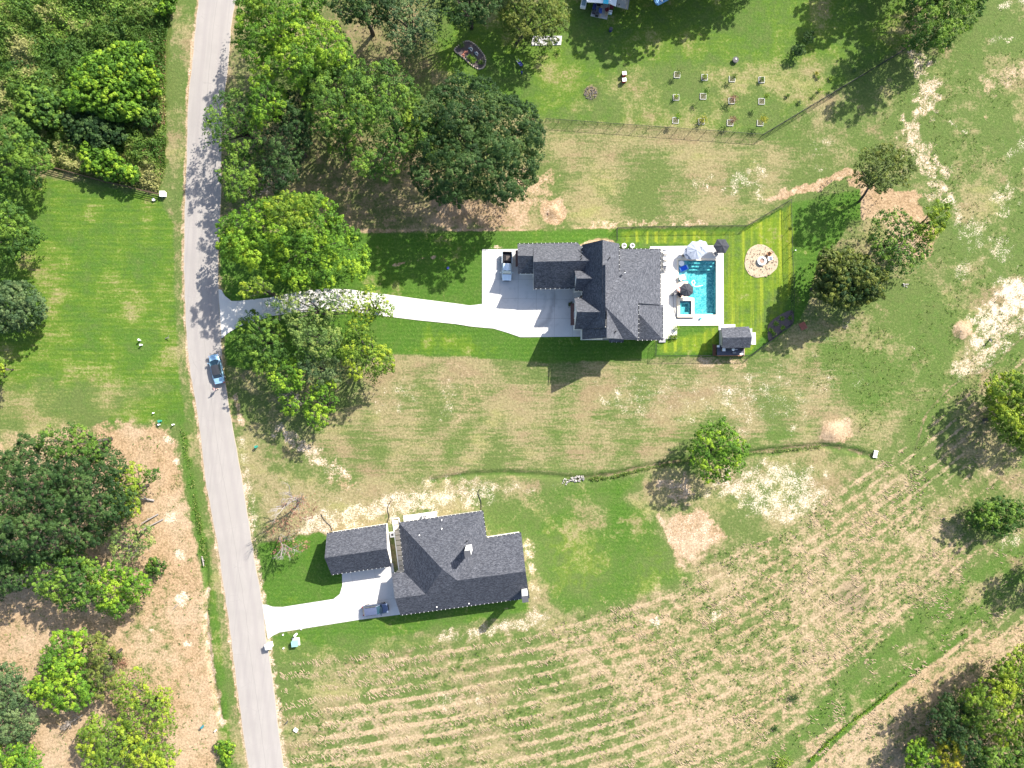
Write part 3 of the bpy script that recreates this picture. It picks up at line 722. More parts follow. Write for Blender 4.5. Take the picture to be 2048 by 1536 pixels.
north = [[TT(134, -265.5, 68), TT(134, -219, 68), TT(166.9, -219, 112), TT(166.9, -265.5, 112)],
         [TT(166.9, -265.5, 112), TT(166.9, -219, 112), TT(203, -219, 76), TT(203, -265.5, 76)],
         [TT(166.9, -219, 112), TT(166.9, -150, 112), TT(203, -210, 76), TT(203, -219, 76)]]
roof_obj(H1, north, SH1)
south = [[TT(134, -104, 65), TT(134, -85, 65), TT(174.5, -85, 113), TT(174.5, -104, 113)],
         [TT(174.5, -141, 113), TT(174.5, -85, 113), TT(211, -85, 75), TT(211, -110, 75)]]
roof_obj(H1, south, SH1)
# low eastern porch roofs
roof_obj(H1, [[TT(293, -154, 41), TT(293, -86, 41), TT(240, -135, 71.5), TT(240, -154, 71.5)], [TT(293, -86, 41), TT(225, -86, 41), TT(225, -135, 71.5), TT(240, -135, 71.5)]], SH1)
roof_obj(H1, [[TT(188, -81.5, 44), TT(216, -81.5, 44), TT(216, -90, 52), TT(188, -90, 52)]], SH1)
# garage wing
GW = lambda L: [WT(*p) for p in L]
roof_obj(H1, [GW([(1035.2, 488.4, 40), (1066.9, 487.6, 40), (1066.9, 511.4, 68), (1035.6, 511.4, 68)]), GW([(1035.6, 511.4, 68), (1066.9, 511.4, 68), (1066.9, 546.4, 40), (1036, 546.6, 40)])], SH1)
g0 = [rel(1066.9, 487.6, 40), rel(1156, 486, 40), rel(1066.9, 523.5, 86), rel(1179.4, 520.8, 86), rel(1067.3, 577.4, 40), rel(1143.4, 576.2, 40)]
gN0, gN1, gR0, gR1, gS0, gS1 = [TT(*q) for q in g0]
roof_obj(H1, [[gN0, gN1, gR1+Vector((.6, 0, 0)), gR0], [gR0, gR1+Vector((.6, 0, 0)), gS1+Vector((1.2, 0, 0)), gS0]], SH1)
# step between them
wall_poly(H1, [gN0, gN0+Vector((.12, 0, 0)), Vector((gN0.x+.12, gS0.y, 0)), Vector((gN0.x, gS0.y, 0))], 2.0, 3.5, WALLW)
gable_wall(H1, gN0+Vector((.1, -.25, 0)), gR0+Vector((.1, 0, 0)), gS0+Vector((.1, .25, 0)), WALLW)
# link roof to the north notch
roof_obj(H1, [[TT(132, -268, 44), TT(139, -268, 44), TT(139, -235, 76), TT(120, -235, 76)]], SH1)
# west dormers
def dorm(xa, yN, yR, yS, he, hr, xin, pitchx):
    q = [TT(xa, yN, he), TT(xa+1.5, yR, hr), TT(xa+.5, yS, he), TT(xin, yR, hr), TT(134+4, yN, he), TT(134+4, yS, he)]
    roof_obj(H1, [[q[0], q[4], q[3], q[1]], [q[1], q[3], q[5], q[2]]], SH1)
    gable_wall(H1, q[0]+Vector((.3, -.3, 0)), q[1]+Vector((.3, 0, -.1)), q[2]+Vector((.3, .3, 0)), WALLW)
dorm(119, -216.6, -197.5, -178.4, 68, 92, 153, 0)
dorm(118.5, -163, -133.2, -104.3, 70, 107, 164.5, 0)
# gables
gable_wall(H1, TT(137, -263, 68), TT(166.9, -263, 112), TT(200, -263, 76), WALLW)
gable_wall(H1, TT(137, -87.5, 65), TT(174.5, -87.5, 113), TT(208, -87.5, 75), WALLW)
gable_wall(H1, TT(137, -105.5, 68), TT(171.5, -105.5, 115), TT(173, -105.5, 113), WALLW)
for cs, y0, y1 in ((((137, 62), (137, 67), (168.5, 109), (200, 75), (200, 62)), -262, -215), (((137, 62), (137, 67), (168, 106), (170.5, 104), (170.5, 62)), -216, -143), (((137, 62), (137, 66), (170.5, 110), (172, 104), (172, 62)), -139, -107), (((137, 60), (137, 63), (174.5, 108), (205, 74), (205, 60)), -120, -89)):
    m = MB(); m.loft([[TT(x, y, h) for x, h in cs] for y in (y0, y1)]); m.build('attic_sun_block', WALLW, H1)  # unseen solids inside the roof, added to keep sun from leaking through
p0, p1, p2 = GW([(1037.5, 490.5, 40), (1037.5, 511.4, 68), (1037.5, 545, 40)]); gable_wall(H1, p0, p1, p2, WALLW)
# walls
def tw(x0, y0, x1, y1, h, mat=WALLW, z0=0.):
    return wall_poly(H1, [TT(x0, y0, 0), TT(x1, y0, 0), TT(x1, y1, 0), TT(x0, y1, 0)], z0, h/S, mat)
tw(137, -262, 200, -88, 63.5); tw(200.3, -257, 283, -157, 41); tw(200.3, -156.7, 236, -90, 69); tw(236.3, -150, 284, -90.2, 36, WALLB)
tw(123, -212.5, 136.8, -182, 64); tw(122, -158.5, 136.8, -107.5, 65.5); tw(14.5, -268.5, 41, -218.5, 35.5); tw(41.3, -267.5, 136.7, -213.2, 35.5); tw(44.2, -213, 114.5, -189.5, 35.5)
tw(123, -181.7, 136.7, -159, 6, CONC)  # porch floor
# gutters
for a, c in (((203, -265, 76.5), (203, -213, 76.5)), ((240, -153, 76), (240, -84, 76)), ((287.5, -261, 46), (287.5, -154, 46)), ((293.5, -154, 41), (293.5, -86, 41)), ((134, -265, 68), (134, -220, 68)), ((134, -181, 68), (134, -158, 68)),
             ((204, -261.5, 46.5), (287, -261.5, 46.5)), ((240, -85.2, 41), (293, -85.2, 41)), ((119, -177.8, 68), (134, -177.8, 68)), ((119, -163.6, 70), (133, -163.6, 70)), ((189, -81, 44), (216, -81, 44))):
    gutter(H1, TT(*a), TT(*c))
gutter(H1, gN0+Vector((-2.8, .05, 0)), gN1+Vector((0, .05, 0))); gutter(H1, gS0-Vector((0, .05, 0)), gS1-Vector((0, .05, 0)))
p0, p1 = GW([(1036, 547, 40), (1066.9, 546.8, 40)]); gutter(H1, p0, p1)
# awnings over the garage doors, doors, windows
for (x0, x1, y0, y1, hh) in ((7.0, 14.3, -262, -230, 30), (115, 121.8, -157.5, -115, 30)):
    m = MB(); a = [TT(x0, y0, hh-3), TT(x1, y0, hh+3), TT(x1, y1, hh+3), TT(x0, y1, hh-3)]; m.poly(a); m.poly([p-Vector((0, 0, .12)) for p in a][::-1])
    for i in range(4): p, q = a[i], a[(i+1) % 4]; m.poly([p, q, q-Vector((0, 0, .12)), p-Vector((0, 0, .12))])
    aw = m.build('awning', REDM, H1)
    for k in range(9):
        m = MB(); yy = y0+(y1-y0)*(k+.5)/9; m.tube([TT(x0, yy, hh-2.7), TT(x1, yy, hh+3.3)], .025, 4); m.build('awning_seam', REDM, aw)
    m = MB(); m.box(TT(x1-.2, (y0+y1)/2, 12), (.12, abs(y1-y0)/S*.8, 24/S)); m.build('garage_door', TANW, H1)
m = MB(); m.box(TT(136.2, -168, 16), (.12, 1.1, 2.3)); dd = m.build('front_door', WOOD, H1)
for y in (-250, -232): window(H1, TT(134.5, y, 28), 1.2, 1.3, (-1, 0))
for y in (-198, -133): window(H1, TT(121 if y == -133 else 122.3, y, 52), 1.1, 1.3, (-1, 0))
for x in (150, 168, 190): window(H1, TT(x, -87.3, 45), 1.1, 1.4, (0, -1))
for x in (220, 255, 272): window(H1, TT(x, -89.3, 20), 1.2, 1.5, (0, -1))
for y in (-245, -225, -200, -175): window(H1, TT(283.5, y, 16), 1.6, 2.0, (1, 0))
for x in (60, 85, 105): window(H1, TT(x, -188.9, 18), 1.2, 1.2, (0, -1))
for x, y in ((1151, 523), (1154, 528)):     # vents
    pass
def vent(parent, p, mat=BLK, r=.09, h=.35):
    m = MB(); m.cyl(p-Vector((0, 0, .3)), p+Vector((0, 0, h)), r, n=8); m.cyl(p+Vector((0, 0, h)), p+Vector((0, 0, h+.08)), r*1.5, r*1.2, n=8); m.build('vent_pipe', mat, parent)
vent(H1, WT(1249, 543, 88), BLK); vent(H1, WT(1249.3, 545.5, 88), HANG, .06); vent(H1, WT(1162.5, 512, 75)); vent(H1, WT(1163, 517, 82)); vent(H1, WT(1231, 663, 95)); vent(H1, WT(1219, 516, 102))
m = MB(); m.box(TT(300, -88, 1.2), (1.2, .9, .25)); m.build('back_step', GRY, H1)
# two round condensers at the north wall
for k, x in enumerate((1248, 1264.5)):
    t = thing('air_conditioner', ['round-topped white air conditioner by the north wall, nearer the gable', 'round-topped white air conditioner by the north wall, nearer the pool'][k], 'air conditioner', W(x, 491.5, 6), 0, 'air conditioners at the north wall')
    m = MB(); m.cyl((0, 0, -.5), (0, 0, .2), .42, n=16); m.build('casing', GRY, t)
    m = MB(); m.tube([Vector((.38*math.cos(a), .38*math.sin(a), .22)) for a in [i*math.pi/8 for i in range(17)]], .06, 6); m.build('rim', WHT, t)
    m = MB()
    for a in range(3): m.box((.15*math.cos(a*2.1), .15*math.sin(a*2.1), .21), (.34, .12, .02), a*2.1)
    m.build('fan', DGRY, t)
# ================================================================== LOWER HOUSE
H2c = W(930, 1140, 0); H2 = thing('house', 'slate-grey hipped house with two white chimneys beside the lower driveway', 'house', H2c)
w2 = lambda *q: W(*q)-H2c
A_, B_, C_, D_, E_, F_, G_, Hh, I_, J_, K_, M_, N_ = [w2(*q) for q in ((797.4, 1045.1, 33), (965.9, 1021.6, 33), (973.1, 1075.5, 33), (1042.3, 1064.9, 33), (1051.3, 1142.8, 80), (1059.1, 1195.6, 33), (800.8, 1230.4, 33), (789.6, 1196.8, 61), (783.5, 1145.8, 33), (808.2, 1144, 33), (885, 1138.5, 92), (914.2, 1160.8, 80), (851.4, 1188.9, 61))]
roof_obj(H2, [[A_, B_, K_], [B_, C_, M_, K_], [C_, D_, E_, M_], [M_, E_, F_], [M_, F_, G_], [M_, G_, N_], [M_, N_, K_], [G_, Hh, N_], [I_, J_, N_, Hh], [A_, K_, N_, J_]], SH2)
def inset(pts, d):
    c = sum(pts, Vector())/len(pts); n = len(pts); out = []
    ar = sum(pts[i-1].x*pts[i].y-pts[i].x*pts[i-1].y for i in range(n))
    sg = 1 if ar > 0 else -1
    for i in range(n):
        a, b_, e = pts[i-1], pts[i], pts[(i+1) % n]
        u = (b_-a).to_2d().normalized(); v = (e-b_).to_2d().normalized()
        n1 = Vector((-u.y, u.x))*sg; n2 = Vector((-v.y, v.x))*sg
        k = (n1+n2); k = k/max(.3, k.dot(n1)); out.append(Vector((b_.x+k.x*d, b_.y+k.y*d, 0)))
    return out
wl2 = inset([A_, B_, C_, D_, F_, G_, I_, J_], .4); wall_poly(H2, wl2, 0, 2.85, WALLW)
ux = (D_-C_).normalized()
gable_wall(H2, D_.lerp(F_, .05)-ux*.45, E_-ux*.45, F_.lerp(D_, .05)-ux*.45, WALLW)
gable_wall(H2, I_.lerp(G_, .06)+ux*.5, Hh+ux*.5, G_.lerp(I_, .06)+ux*.5, WALLW)
for a, c in ((A_, B_), (C_, D_), (G_, F_), (A_, J_), (B_, C_), (J_, I_)): gutter(H2, a, c)
ry = R(8)
def chimney(px, py, hb, ht, w):
    c = w2(px, py, ht); m = MB(); m.box((c.x, c.y, (hb+ht)/2/S), (w, w, (ht-hb)/S), ry); ch = m.build('chimney', WHT, H2)
    m = MB(); m.box((c.x, c.y, ht/S+.06), (w+.14, w+.14, .14), ry); m.build('chimney_cap', DGRY, ch)
chimney(935.3, 1107.5, 62, 112, .95); chimney(1050.3, 1198, 0, 98, .95)
for x, y in ((883.4, 1039.8), (883.5, 1057.3), (839, 1070), (873.8, 1213.4), (938, 1206.5)): vent(H2, w2(x, y, 38 if y < 1050 or y > 1200 else 50), HANG, .08, .2)
vent(H2, w2(934, 1082, 62), BLK, .09)
vn = (wl2[5]-wl2[4]).normalized()
for f in (.2, .4, .62, .82):
    p = wl2[4].lerp(wl2[5], f); nn = Vector((vn.y, -vn.x)); nn = nn if nn.y < 0 else -nn; window(H2, (p.x, p.y, 1.6), 1.3, 1.3, (nn.x, nn.y))
p = w2(784.5, 1186, 14); m = MB(); m.box(wl2[6].lerp(wl2[5], .5)+Vector((-.02, 0, 1.1)), (.12, 4.8, 2.2), R(8)); m.build('garage_door', TANW, H2)
# detached garage
G2c = W(717, 1095, 0); G2 = thing('garage', 'detached gabled garage with a white end wall beside the lower house', 'garage', G2c)
g2 = [W(*q)-G2c for q in ((653.7, 1066.5, 33), (772.3, 1048.5, 33), (649.2, 1115.9, 68), (773.9, 1097.6, 68), (662.7, 1149.6, 33), (782.8, 1132.7, 33))]
roof_obj(G2, [[g2[0], g2[1], g2[3], g2[2]], [g2[2], g2[3], g2[5], g2[4]]], SH2)
u = (g2[1]-g2[0]).normalized(); wl3 = inset([g2[0], g2[1], g2[5], g2[4]], .35); wall_poly(G2, wl3, 0, 2.85, WALLW)
gable_wall(G2, g2[1].lerp(g2[5], .05)-u*.25, g2[3]-u*.25, g2[5].lerp(g2[1], .05)-u*.25, WALLW); gable_wall(G2, g2[0].lerp(g2[4], .05)+u*.35, g2[2]+u*.35, g2[4].lerp(g2[0], .05)+u*.35, WALLW)
gutter(G2, g2[0], g2[1]); gutter(G2, g2[4], g2[5])
for f in (.3, .7):
    p = wl3[3].lerp(wl3[2], f); m = MB(); m.box((p.x, p.y-.02, 1.1), (2.7, .12, 2.2), R(8)); m.build('garage_door', TANW, G2)
# paved walk between them: every paver its own piece
WK = bpy.data.objects.new('walkway', None); col.objects.link(WK); tag(WK, 'walk of large square pavers with a white border between the lower house and its garage', kind='structure')
PAV = flat('buff_paver', (.46, .42, .36), .85, var=.2, scale=1.5)
wx0, wy0, wx1, wy1 = 790.5, 1038, 803.5, 1146
pav_me = None
for k in range(10):
    f = (k+.5)/10.2; c = W(790.9+(803.2-790.9)*f+.5, 1039.5+(1144-1039.5)*f)
    if pav_me is None:
        m = MB(); m.box((0, 0, .02), (.78, .82, .1)); pv = m.build('paver', PAV, WK, bevel=.01); pav_me = pv
    else: pv = pav_me.copy(); col.objects.link(pv); pv.parent = WK
    pv.location = c; pv.rotation_euler = (R(random.uniform(-.5, .5)), 0, R(8))
for a, c in (((785, 1037.5), (798.5, 1145)), ((785, 1037), (798, 1036)), ((798, 1036), (799.5, 1050))):
    m = MB(); p, q = W(*a), W(*c); d = q-p; m.box(((p+q)/2+Vector((0, 0, .05))), (d.length, .14, .16), math.atan2(d.y, d.x)); m.build('kerb_edge', WHT, WK)
m = MB(); c = W(784.7, 1069); m.box(c+Vector((0, 0, .05)), (.95, 1.0, .1), R(8)); m.build('landing', WHT, WK)
m = MB(); m.box(c+Vector((0, -.02, .12)), (.35, .4, .05), R(8)); m.build('door_mat', DGRY, WK)
# slab and air conditioner north of the lower house
m = MB(); m.extr([m2([(806.5, 1031.5), (873.5, 1022), (874, 1034), (808, 1046)])], -.1, .06); o = m.build('service_slab', CONC); tag(o, 'white concrete slab north of the lower house', kind='structure')
t = thing('air_conditioner', 'square white air conditioner with a round fan on the slab north of the lower house', 'air conditioner', W(850.5, 1032.5)+Vector((0, 0, .06)), R(8))
m = MB(); m.box((0, 0, .4), (.85, .85, .8)); m.build('casing', WHT, t)
m = MB(); m.cyl((0, 0, .8), (0, 0, .83), .36, n=18); m.build('grille', GRY, t)
m = MB()
for a in range(3): m.box((.19*math.cos(a*2.09+.5), .19*math.sin(a*2.09+.5), .84), (.2, .13, .02), a*2.09+.5)
m.build('fan', DGRY, t)
# ================================================================== GARDEN SHED WITH TIMBER DECK
SHc = W(1470, 680, 0); SD = thing('shed', 'small dark-gabled pool shed with a cluttered timber deck on its south side', 'shed', SHc)
s_ = [W(*q)-SHc for q in ((1441.6, 655.3, 33), (1497.9, 653, 33), (1445.2, 675.5, 46), (1503.8, 674.2, 46), (1444.5, 696.6, 33), (1500.5, 695.3, 33))]
roof_obj(SD, [[s_[0], s_[1], s_[3], s_[2]], [s_[2], s_[3], s_[5], s_[4]]], SH1)
SW = flat('grey_shed_siding', (.30, .32, .30), .8)
wall_poly(SD, [W(1438.2, 660)-SHc, W(1494, 659)-SHc, W(1494, 690)-SHc, W(1438.2, 691)-SHc], 0, 2.85, SW)
gable_wall(SD, s_[0]+Vector((.4, -.3, 0)), s_[2]+Vector((.3, 0, 0)), s_[4]+Vector((.4, .3, 0)), SW); gable_wall(SD, s_[1]+Vector((-.4, -.3, 0)), s_[3]+Vector((-.5, 0, 0)), s_[5]+Vector((-.4, .3, 0)), SW)
dk = thing('timber_deck', 'raised grey timber deck behind the pool shed', 'deck', W(1460, 702))
dkc = W(1460, 702); board = None
for k in range(14):
    y = 691.8+k*1.38; m = MB(); p, q = W(1432.5, y)-dkc, W(1486, y)-dkc
    m.box(((p+q)/2+Vector((0, 0, .5))), (q.x-p.x, .118, .04)); m.build('deck_board', flat('slate_deck_board', (.085, .085, .11), .8, var=.3), dk)
m = MB(); p, q = W(1432.5, 711.6)-dkc, W(1487, 711.6)-dkc; m.box((p+q)/2+Vector((0, 0, .28)), (q.x-p.x, .1, .56)); m.build('rim_board', flat('orange_timber', (.33, .16, .09), .8), dk)
m = MB(); p = W(1486.8, 702)-dkc; m.box(p+Vector((0, 0, .28)), (.1, 1.7, .56)); m.build('rim_board', TANW, dk)
for k in range(7):
    y = 689.5+k*3.2; m = MB(); p = W(1428.5, y+1.2)-dkc; m.box(p+Vector((0, 0, .05)), (.62, .26, .05)); m.build('ramp_board', flat('red_brown_board', (.13, .055, .028), .85), dk)
for x, l in ((1425.4, 0), (1432, 0)):
    m = MB(); p = W(x, 700)-dkc; m.box(p+Vector((0, 0, .06)), (.08, 2.15, .1)); m.build('ramp_rail', WOOD, dk)
m = MB(); m.extr([m2([(1502, 665.5), (1511, 665), (1511.5, 689), (1502, 689)])], -.1, .06); o = m.build('small_slab', flat('striped_slab', (.62, .6, .58), .8)); tag(o, 'small white concrete pad at the east side of the pool shed', kind='structure')
for k in range(3):
    m = MB(); m.box(W(1508.5, 671+k*6)+Vector((0, 0, .068)), (.5, .08, .012), R(40)); m.build('drain_slot', GRY, o)
# clutter on the deck
dz = Vector((0, 0, .53))
def deckthing(name, label, cat, px, py): return thing(name, label, cat, W(px, py)+dz)
t = deckthing('grill', 'square white-topped smoker on the timber deck nearest the ramp', 'grill', 1443, 700)
m = MB(); m.box((0, 0, .45), (.52, .5, .9)); m.build('body', DGRY, t); m = MB(); m.box((0, 0, .93), (.56, .56, .08)); m.build('lid', WHT, t)
m = MB(); m.box((0, -.27, .88), (.14, .06, .05)); m.build('handle', BLK, t)
t = deckthing('barbecue', 'round white kettle barbecue in the middle of the timber deck', 'barbecue', 1462, 699.6)
m = MB(); m.cyl((0, 0, .45), (0, 0, .75), .18, .27, 14); m.cyl((0, 0, .75), (0, 0, .92), .27, .12, 14); m.build('kettle', WHT, t)
for a in range(3): m = MB(); m.cyl((0, 0, .5), (.3*math.cos(a*2.1), .3*math.sin(a*2.1), 0), .02, n=5); m.build('leg', GRY, t)
m = MB(); m.box((.5, 0, .72), (.6, .06, .04)); m.build('side_handle', WHT, t)
for k, (x, lab) in enumerate(((1454, 'dark folded chair on the deck between the smoker and the kettle barbecue'), (1480, 'black curved lounge chair at the far end of the timber deck'))):
    t = deckthing('chair', lab, 'chair', x, 699.5)
    m = MB(); m.box((0, 0, .42), (.5, .5, .05)); m.build('seat', DGRY if k == 0 else BLK, t)
    m = MB(); m.box((.22 if k else 0, .24, .7), (.5, .06, .5), tilt=(R(-15), 0)); m.build('backrest', DGRY if k == 0 else BLK, t)
    for sx in (-.2, .2):
        for sy in (-.2, .2): m = MB(); m.box((sx, sy, .2), (.04, .04, .4)); m.build('leg', GRY, t)
t = deckthing('crate', 'small white crate in the corner of the timber deck by the shed wall', 'crate', 1434, 693)
m = MB(); m.box((0, 0, .2), (.34, .36, .4)); m.build('box', WHT, t); m = MB(); m.box((0, 0, .42), (.37, .39, .04)); m.build('lid', WHT, t)
t = deckthing('bench', 'low purple-grey bench at the south edge of the timber deck', 'bench', 1466, 706)
m = MB(); m.box((0, 0, .3), (.6, .22, .05)); m.build('seat', GRY, t)
for sx in (-.25, .25): m = MB(); m.box((sx, 0, .14), (.05, .2, .28)); m.build('leg', DGRY, t)
t = deckthing('tray', 'white sheet of board leaning at the south-east corner of the timber deck', 'board', 1481, 708.5)
m = MB(); m.box((0, 0, .04), (.6, .3, .04), R(10)); m.build('panel', WHT, t); m = MB(); m.box((0, 0, .07), (.5, .04, .03), R(10)); m.build('batten', TANW, t)
# ================================================================== SWIMMING POOL
PL = thing('swimming_pool', 'turquoise rectangular swimming pool with a square raised spa in its corner', 'swimming pool', W(1400, 575))
po = W(1400, 575); lp = lambda L: [(W(*p).x-po.x, W(*p).y-po.y) for p in L]
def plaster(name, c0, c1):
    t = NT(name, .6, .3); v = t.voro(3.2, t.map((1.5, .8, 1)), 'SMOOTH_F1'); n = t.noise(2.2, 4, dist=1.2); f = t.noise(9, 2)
    t.base(t.mix(t.ss(n, .4, .62), c0, c1)); t.bump(f, .1, .01); return t.m  # noise-mixed tones paint caustic ripple light into the plaster colour
PLAS = plaster('plaster_painted_caustics', (.09, .30, .33), (.42, .62, .60)); COP = flat('cream_stone', (.62, .54, .42), .8, var=.1, scale=1.2)
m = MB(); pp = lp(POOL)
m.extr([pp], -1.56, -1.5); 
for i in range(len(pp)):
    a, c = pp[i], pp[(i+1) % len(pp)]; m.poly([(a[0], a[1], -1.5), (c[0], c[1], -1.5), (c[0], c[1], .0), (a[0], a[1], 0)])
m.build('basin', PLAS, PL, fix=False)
TILE = flat('waterline_tile', (.10, .17, .22), .3)
m = MB()
for i in range(len(pp)):
    a, c = Vector((*pp[i], 0)), Vector((*pp[(i+1) % len(pp)], 0)); d = c-a; nn = Vector((-d.y, d.x, 0)).normalized()
    m.box((a+c)/2+Vector((0, 0, -.08)), (d.length-.02, .03, .14), math.atan2(d.y, d.x))
m.build('tile_band', TILE, PL)
m = MB(); m.extr([lp([(1353.5, 516.5), (1436, 516.5), (1436, 636), (1353.5, 636)]), pp, lp(SPA_I)], -.12, .058); m.build('coping', COP, PL, fix=False)
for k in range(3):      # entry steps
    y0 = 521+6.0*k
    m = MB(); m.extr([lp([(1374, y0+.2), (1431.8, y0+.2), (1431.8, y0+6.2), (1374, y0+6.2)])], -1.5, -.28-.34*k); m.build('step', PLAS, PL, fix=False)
m = MB(); m.extr([lp([(1357.2, 521.2), (1374, 521.2), (1374, 562.8), (1357.2, 562.8)])], -1.5, -.22); m.build('shelf', flat('pale_plaster', (.55, .66, .68), .6), PL, fix=False)
m = MB(); m.extr([lp([(1388, 626), (1428, 626), (1428, 629.3), (1388, 629.3)])], -1.5, -.5); m.build('bench', flat('pale_plaster', (0, 0, 0)), PL, fix=False)
wt = NT('pool_water', .05, .5); wt.t.nodes.remove(wt.b); o_ = wt.t.nodes['Material Output']
tr = wt.n('ShaderNodeBsdfTransparent'); tr.inputs[0].default_value = (.50, .83, .85, 1); gl = wt.n('ShaderNodeBsdfGlossy'); gl.inputs['Roughness'].default_value = .04
fr = wt.n('ShaderNodeFresnel'); fr.inputs[0].default_value = 1.33; bmpn = wt.n('ShaderNodeBump'); bmpn.inputs['Strength'].default_value = .5; bmpn.inputs['Distance'].default_value = .08
wt.l(wt.noise(3.0, 3, dist=.8), bmpn.inputs['Height']); wt.l(bmpn.outputs[0], gl.inputs['Normal']); wt.l(bmpn.outputs[0], fr.inputs['Normal'])
mx = wt.n('ShaderNodeMixShader'); wt.l(fr.outputs[0], mx.inputs[0]); wt.l(tr.outputs[0], mx.inputs[1]); wt.l(gl.outputs[0], mx.inputs[2]); wt.l(mx.outputs[0], o_.inputs[0])
WAT = wt.m
m = MB(); m.poly([(x, y, -.10) for x, y in (lp([(1357, 521), (1432, 521), (1432, 629.5), (1387.5, 629.5), (1387.5, 596), (1376, 594), (1376, 563), (1357, 563)]))]); m.build('water', WAT, PL)
sp = MB(); sp.extr([lp(SPA_O), lp(SPA_I)], .06, .38); spo = sp.build('spa_wall', COP, PL, fix=False)
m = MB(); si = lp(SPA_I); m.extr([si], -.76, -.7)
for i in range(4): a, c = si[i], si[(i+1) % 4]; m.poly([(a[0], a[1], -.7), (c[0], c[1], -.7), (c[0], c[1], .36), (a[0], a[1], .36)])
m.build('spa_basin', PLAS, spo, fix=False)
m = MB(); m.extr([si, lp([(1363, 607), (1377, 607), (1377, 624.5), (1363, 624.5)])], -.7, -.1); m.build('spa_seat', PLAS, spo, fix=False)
m = MB(); m.poly([(x, y, .27) for x, y in si]); m.build('spa_water', WAT, spo)
# hose and floats
def curve_thing(name, label, cat, pts, r, mat, n=6, z=None, group=None):
    P = [Vector(p) if len(p) == 3 else W(*p) for p in pts]
    if z is not None: P = [Vector((p.x, p.y, z)) for p in P]
    P = smooth_line(P, 6); m = MB(); m.tube(P, r, n); o = m.build(name, mat, smooth=True); tag(o, label, cat, group); return o
curve_thing('pool_hose', 'white floating cleaner hose looping on the pool water by the black umbrella', 'hose', [(1383, 565), (1387, 560.5), (1390, 566), (1386, 569), (1384, 565), (1385.5, 570), (1391, 573), (1400, 572), (1405, 570.5)], .07, WHT, z=-.06)
t = thing('pool_float', 'blue inflatable lounger floating in the north-west corner of the pool', 'pool float', W(1367.5, 536.5)+Vector((0, 0, -.08)), R(24))
BLU = flat('blue_vinyl', (.01, .10, .60), .35); LBL = flat('light_blue_vinyl', (.25, .5, .8), .35)
for k in range(5): m = MB(); m.cyl((-.78, -.34+.17*k, .1), (.78, -.34+.17*k, .1), .095, n=8); m.build('air_tube', BLU, t)
for x in (-.68, .68): m = MB(); m.cyl((x, -.36, .16), (x, .36, .16), .09, n=8); m.build('pillow', LBL, t)
t = thing('pool_float', 'white six-sided float beside the blue lounger in the pool corner', 'pool float', W(1363, 527)+Vector((0, 0, -.05)))
m = MB(); m.extr([[(.5*math.cos(a)*(1 if i % 2 else 1.15), .5*math.sin(a)*1.1) for i, a in enumerate([j*math.pi/3+.4 for j in range(6)])]], 0, .12); m.build('cushion', WHT, t, bevel=.03, fix=False)
m = MB(); m.box((0, 0, .14), (.3, .3, .04), .4); m.build('headrest', HANG, t)
t = thing('lounge_chair', 'white moulded lounge chair standing half on the shallow shelf of the pool', 'chair', W(1363.5, 555.5), R(20))
m = MB(); m.loft([[(x, y, z) for y, z in ((-.45, zz), (.45, zz), (.45, zz+.12), (-.45, zz+.12))] for x, zz in ((-.6, .55), (-.2, .25), (.25, .3), (.6, .12))]); m.build('seat', WHT, t)
m = MB(); m.box((-.1, 0, .1), (.3, .7, .25)); m.build('base', WHT, t)
# ------------------------------------------------------------------ umbrellas
def umbrella(label, px, py, r, n, mat, hz=2.6, rot=0, offs=(0, 0), grp=None, tiltz=0):
    c = W(px, py, hz*S); t = thing('umbrella', label, 'umbrella', (c.x, c.y, .05), rot, grp)
    top = Vector((0, 0, hz+.1))
    for i in range(n):
        a, c2 = 2*math.pi*i/n, 2*math.pi*(i+1)/n
        p, q = Vector((r*math.cos(a), r*math.sin(a), hz-.45)), Vector((r*math.cos(c2), r*math.sin(c2), hz-.45))
        mid = (p+q)/2*.97; mid.z = hz-.43; m = MB(); m1 = (p+top)/2+Vector((0, 0, .05)); m2_ = (q+top)/2+Vector((0, 0, .05)); mm = (m1+m2_)/2-Vector((0, 0, .06))
        m.poly([top, m1, mm]); m.poly([top, mm, m2_]); m.poly([m1, p, mid, mm]); m.poly([m2_, mm, mid, q])
        m.build('canopy_panel', mat, t)
    m = MB()
    for i in range(n): a = 2*math.pi*i/n; m.tube([top-Vector((0, 0, .06)), Vector((r*math.cos(a), r*math.sin(a), hz-.49))], .015, 4)
    m.build('ribs', GRY, t)
    m = MB(); m.cyl((offs[0], offs[1], 0), (offs[0], offs[1], hz if not offs[0] else hz+.15), .035, n=8)
    if offs[0]: m.tube([(offs[0], offs[1], hz*.5), (0, 0, hz+.12)], .03, 6)
    m.build('pole', GRY, t)
    m = MB(); m.cyl((0, 0, hz+.08), (0, 0, hz+.2), .07, .03, 8); m.build('finial', DGRY, t)
    m = MB(); m.cyl((offs[0], offs[1], 0), (offs[0], offs[1], .08), .3, n=14); m.build('base', DGRY, t)
    return t
CAN = flat('pale_grey_canvas', (.27, .30, .36), .9, var=.05); CANB = flat('charcoal_canvas', (.035, .038, .046), .9)
umbrella('greyish white umbrella, the most westerly of the three crowding the north end of the pool', 1381.5, 505, 1.25, 8, CAN, 2.3, .2)
umbrella('large white umbrella, middle of the three crowding the north end of the pool', 1392.2, 500, 1.75, 8, CAN, 2.6, .35)
umbrella('white umbrella, nearest the black one among the three at the north end of the pool', 1403, 495, 1.45, 8, CAN, 2.45, .1)
umbrella('black six-sided umbrella at the north-east corner of the pool terrace', 1444, 491.5, 1.45, 6, CANB, 2.5, .0)
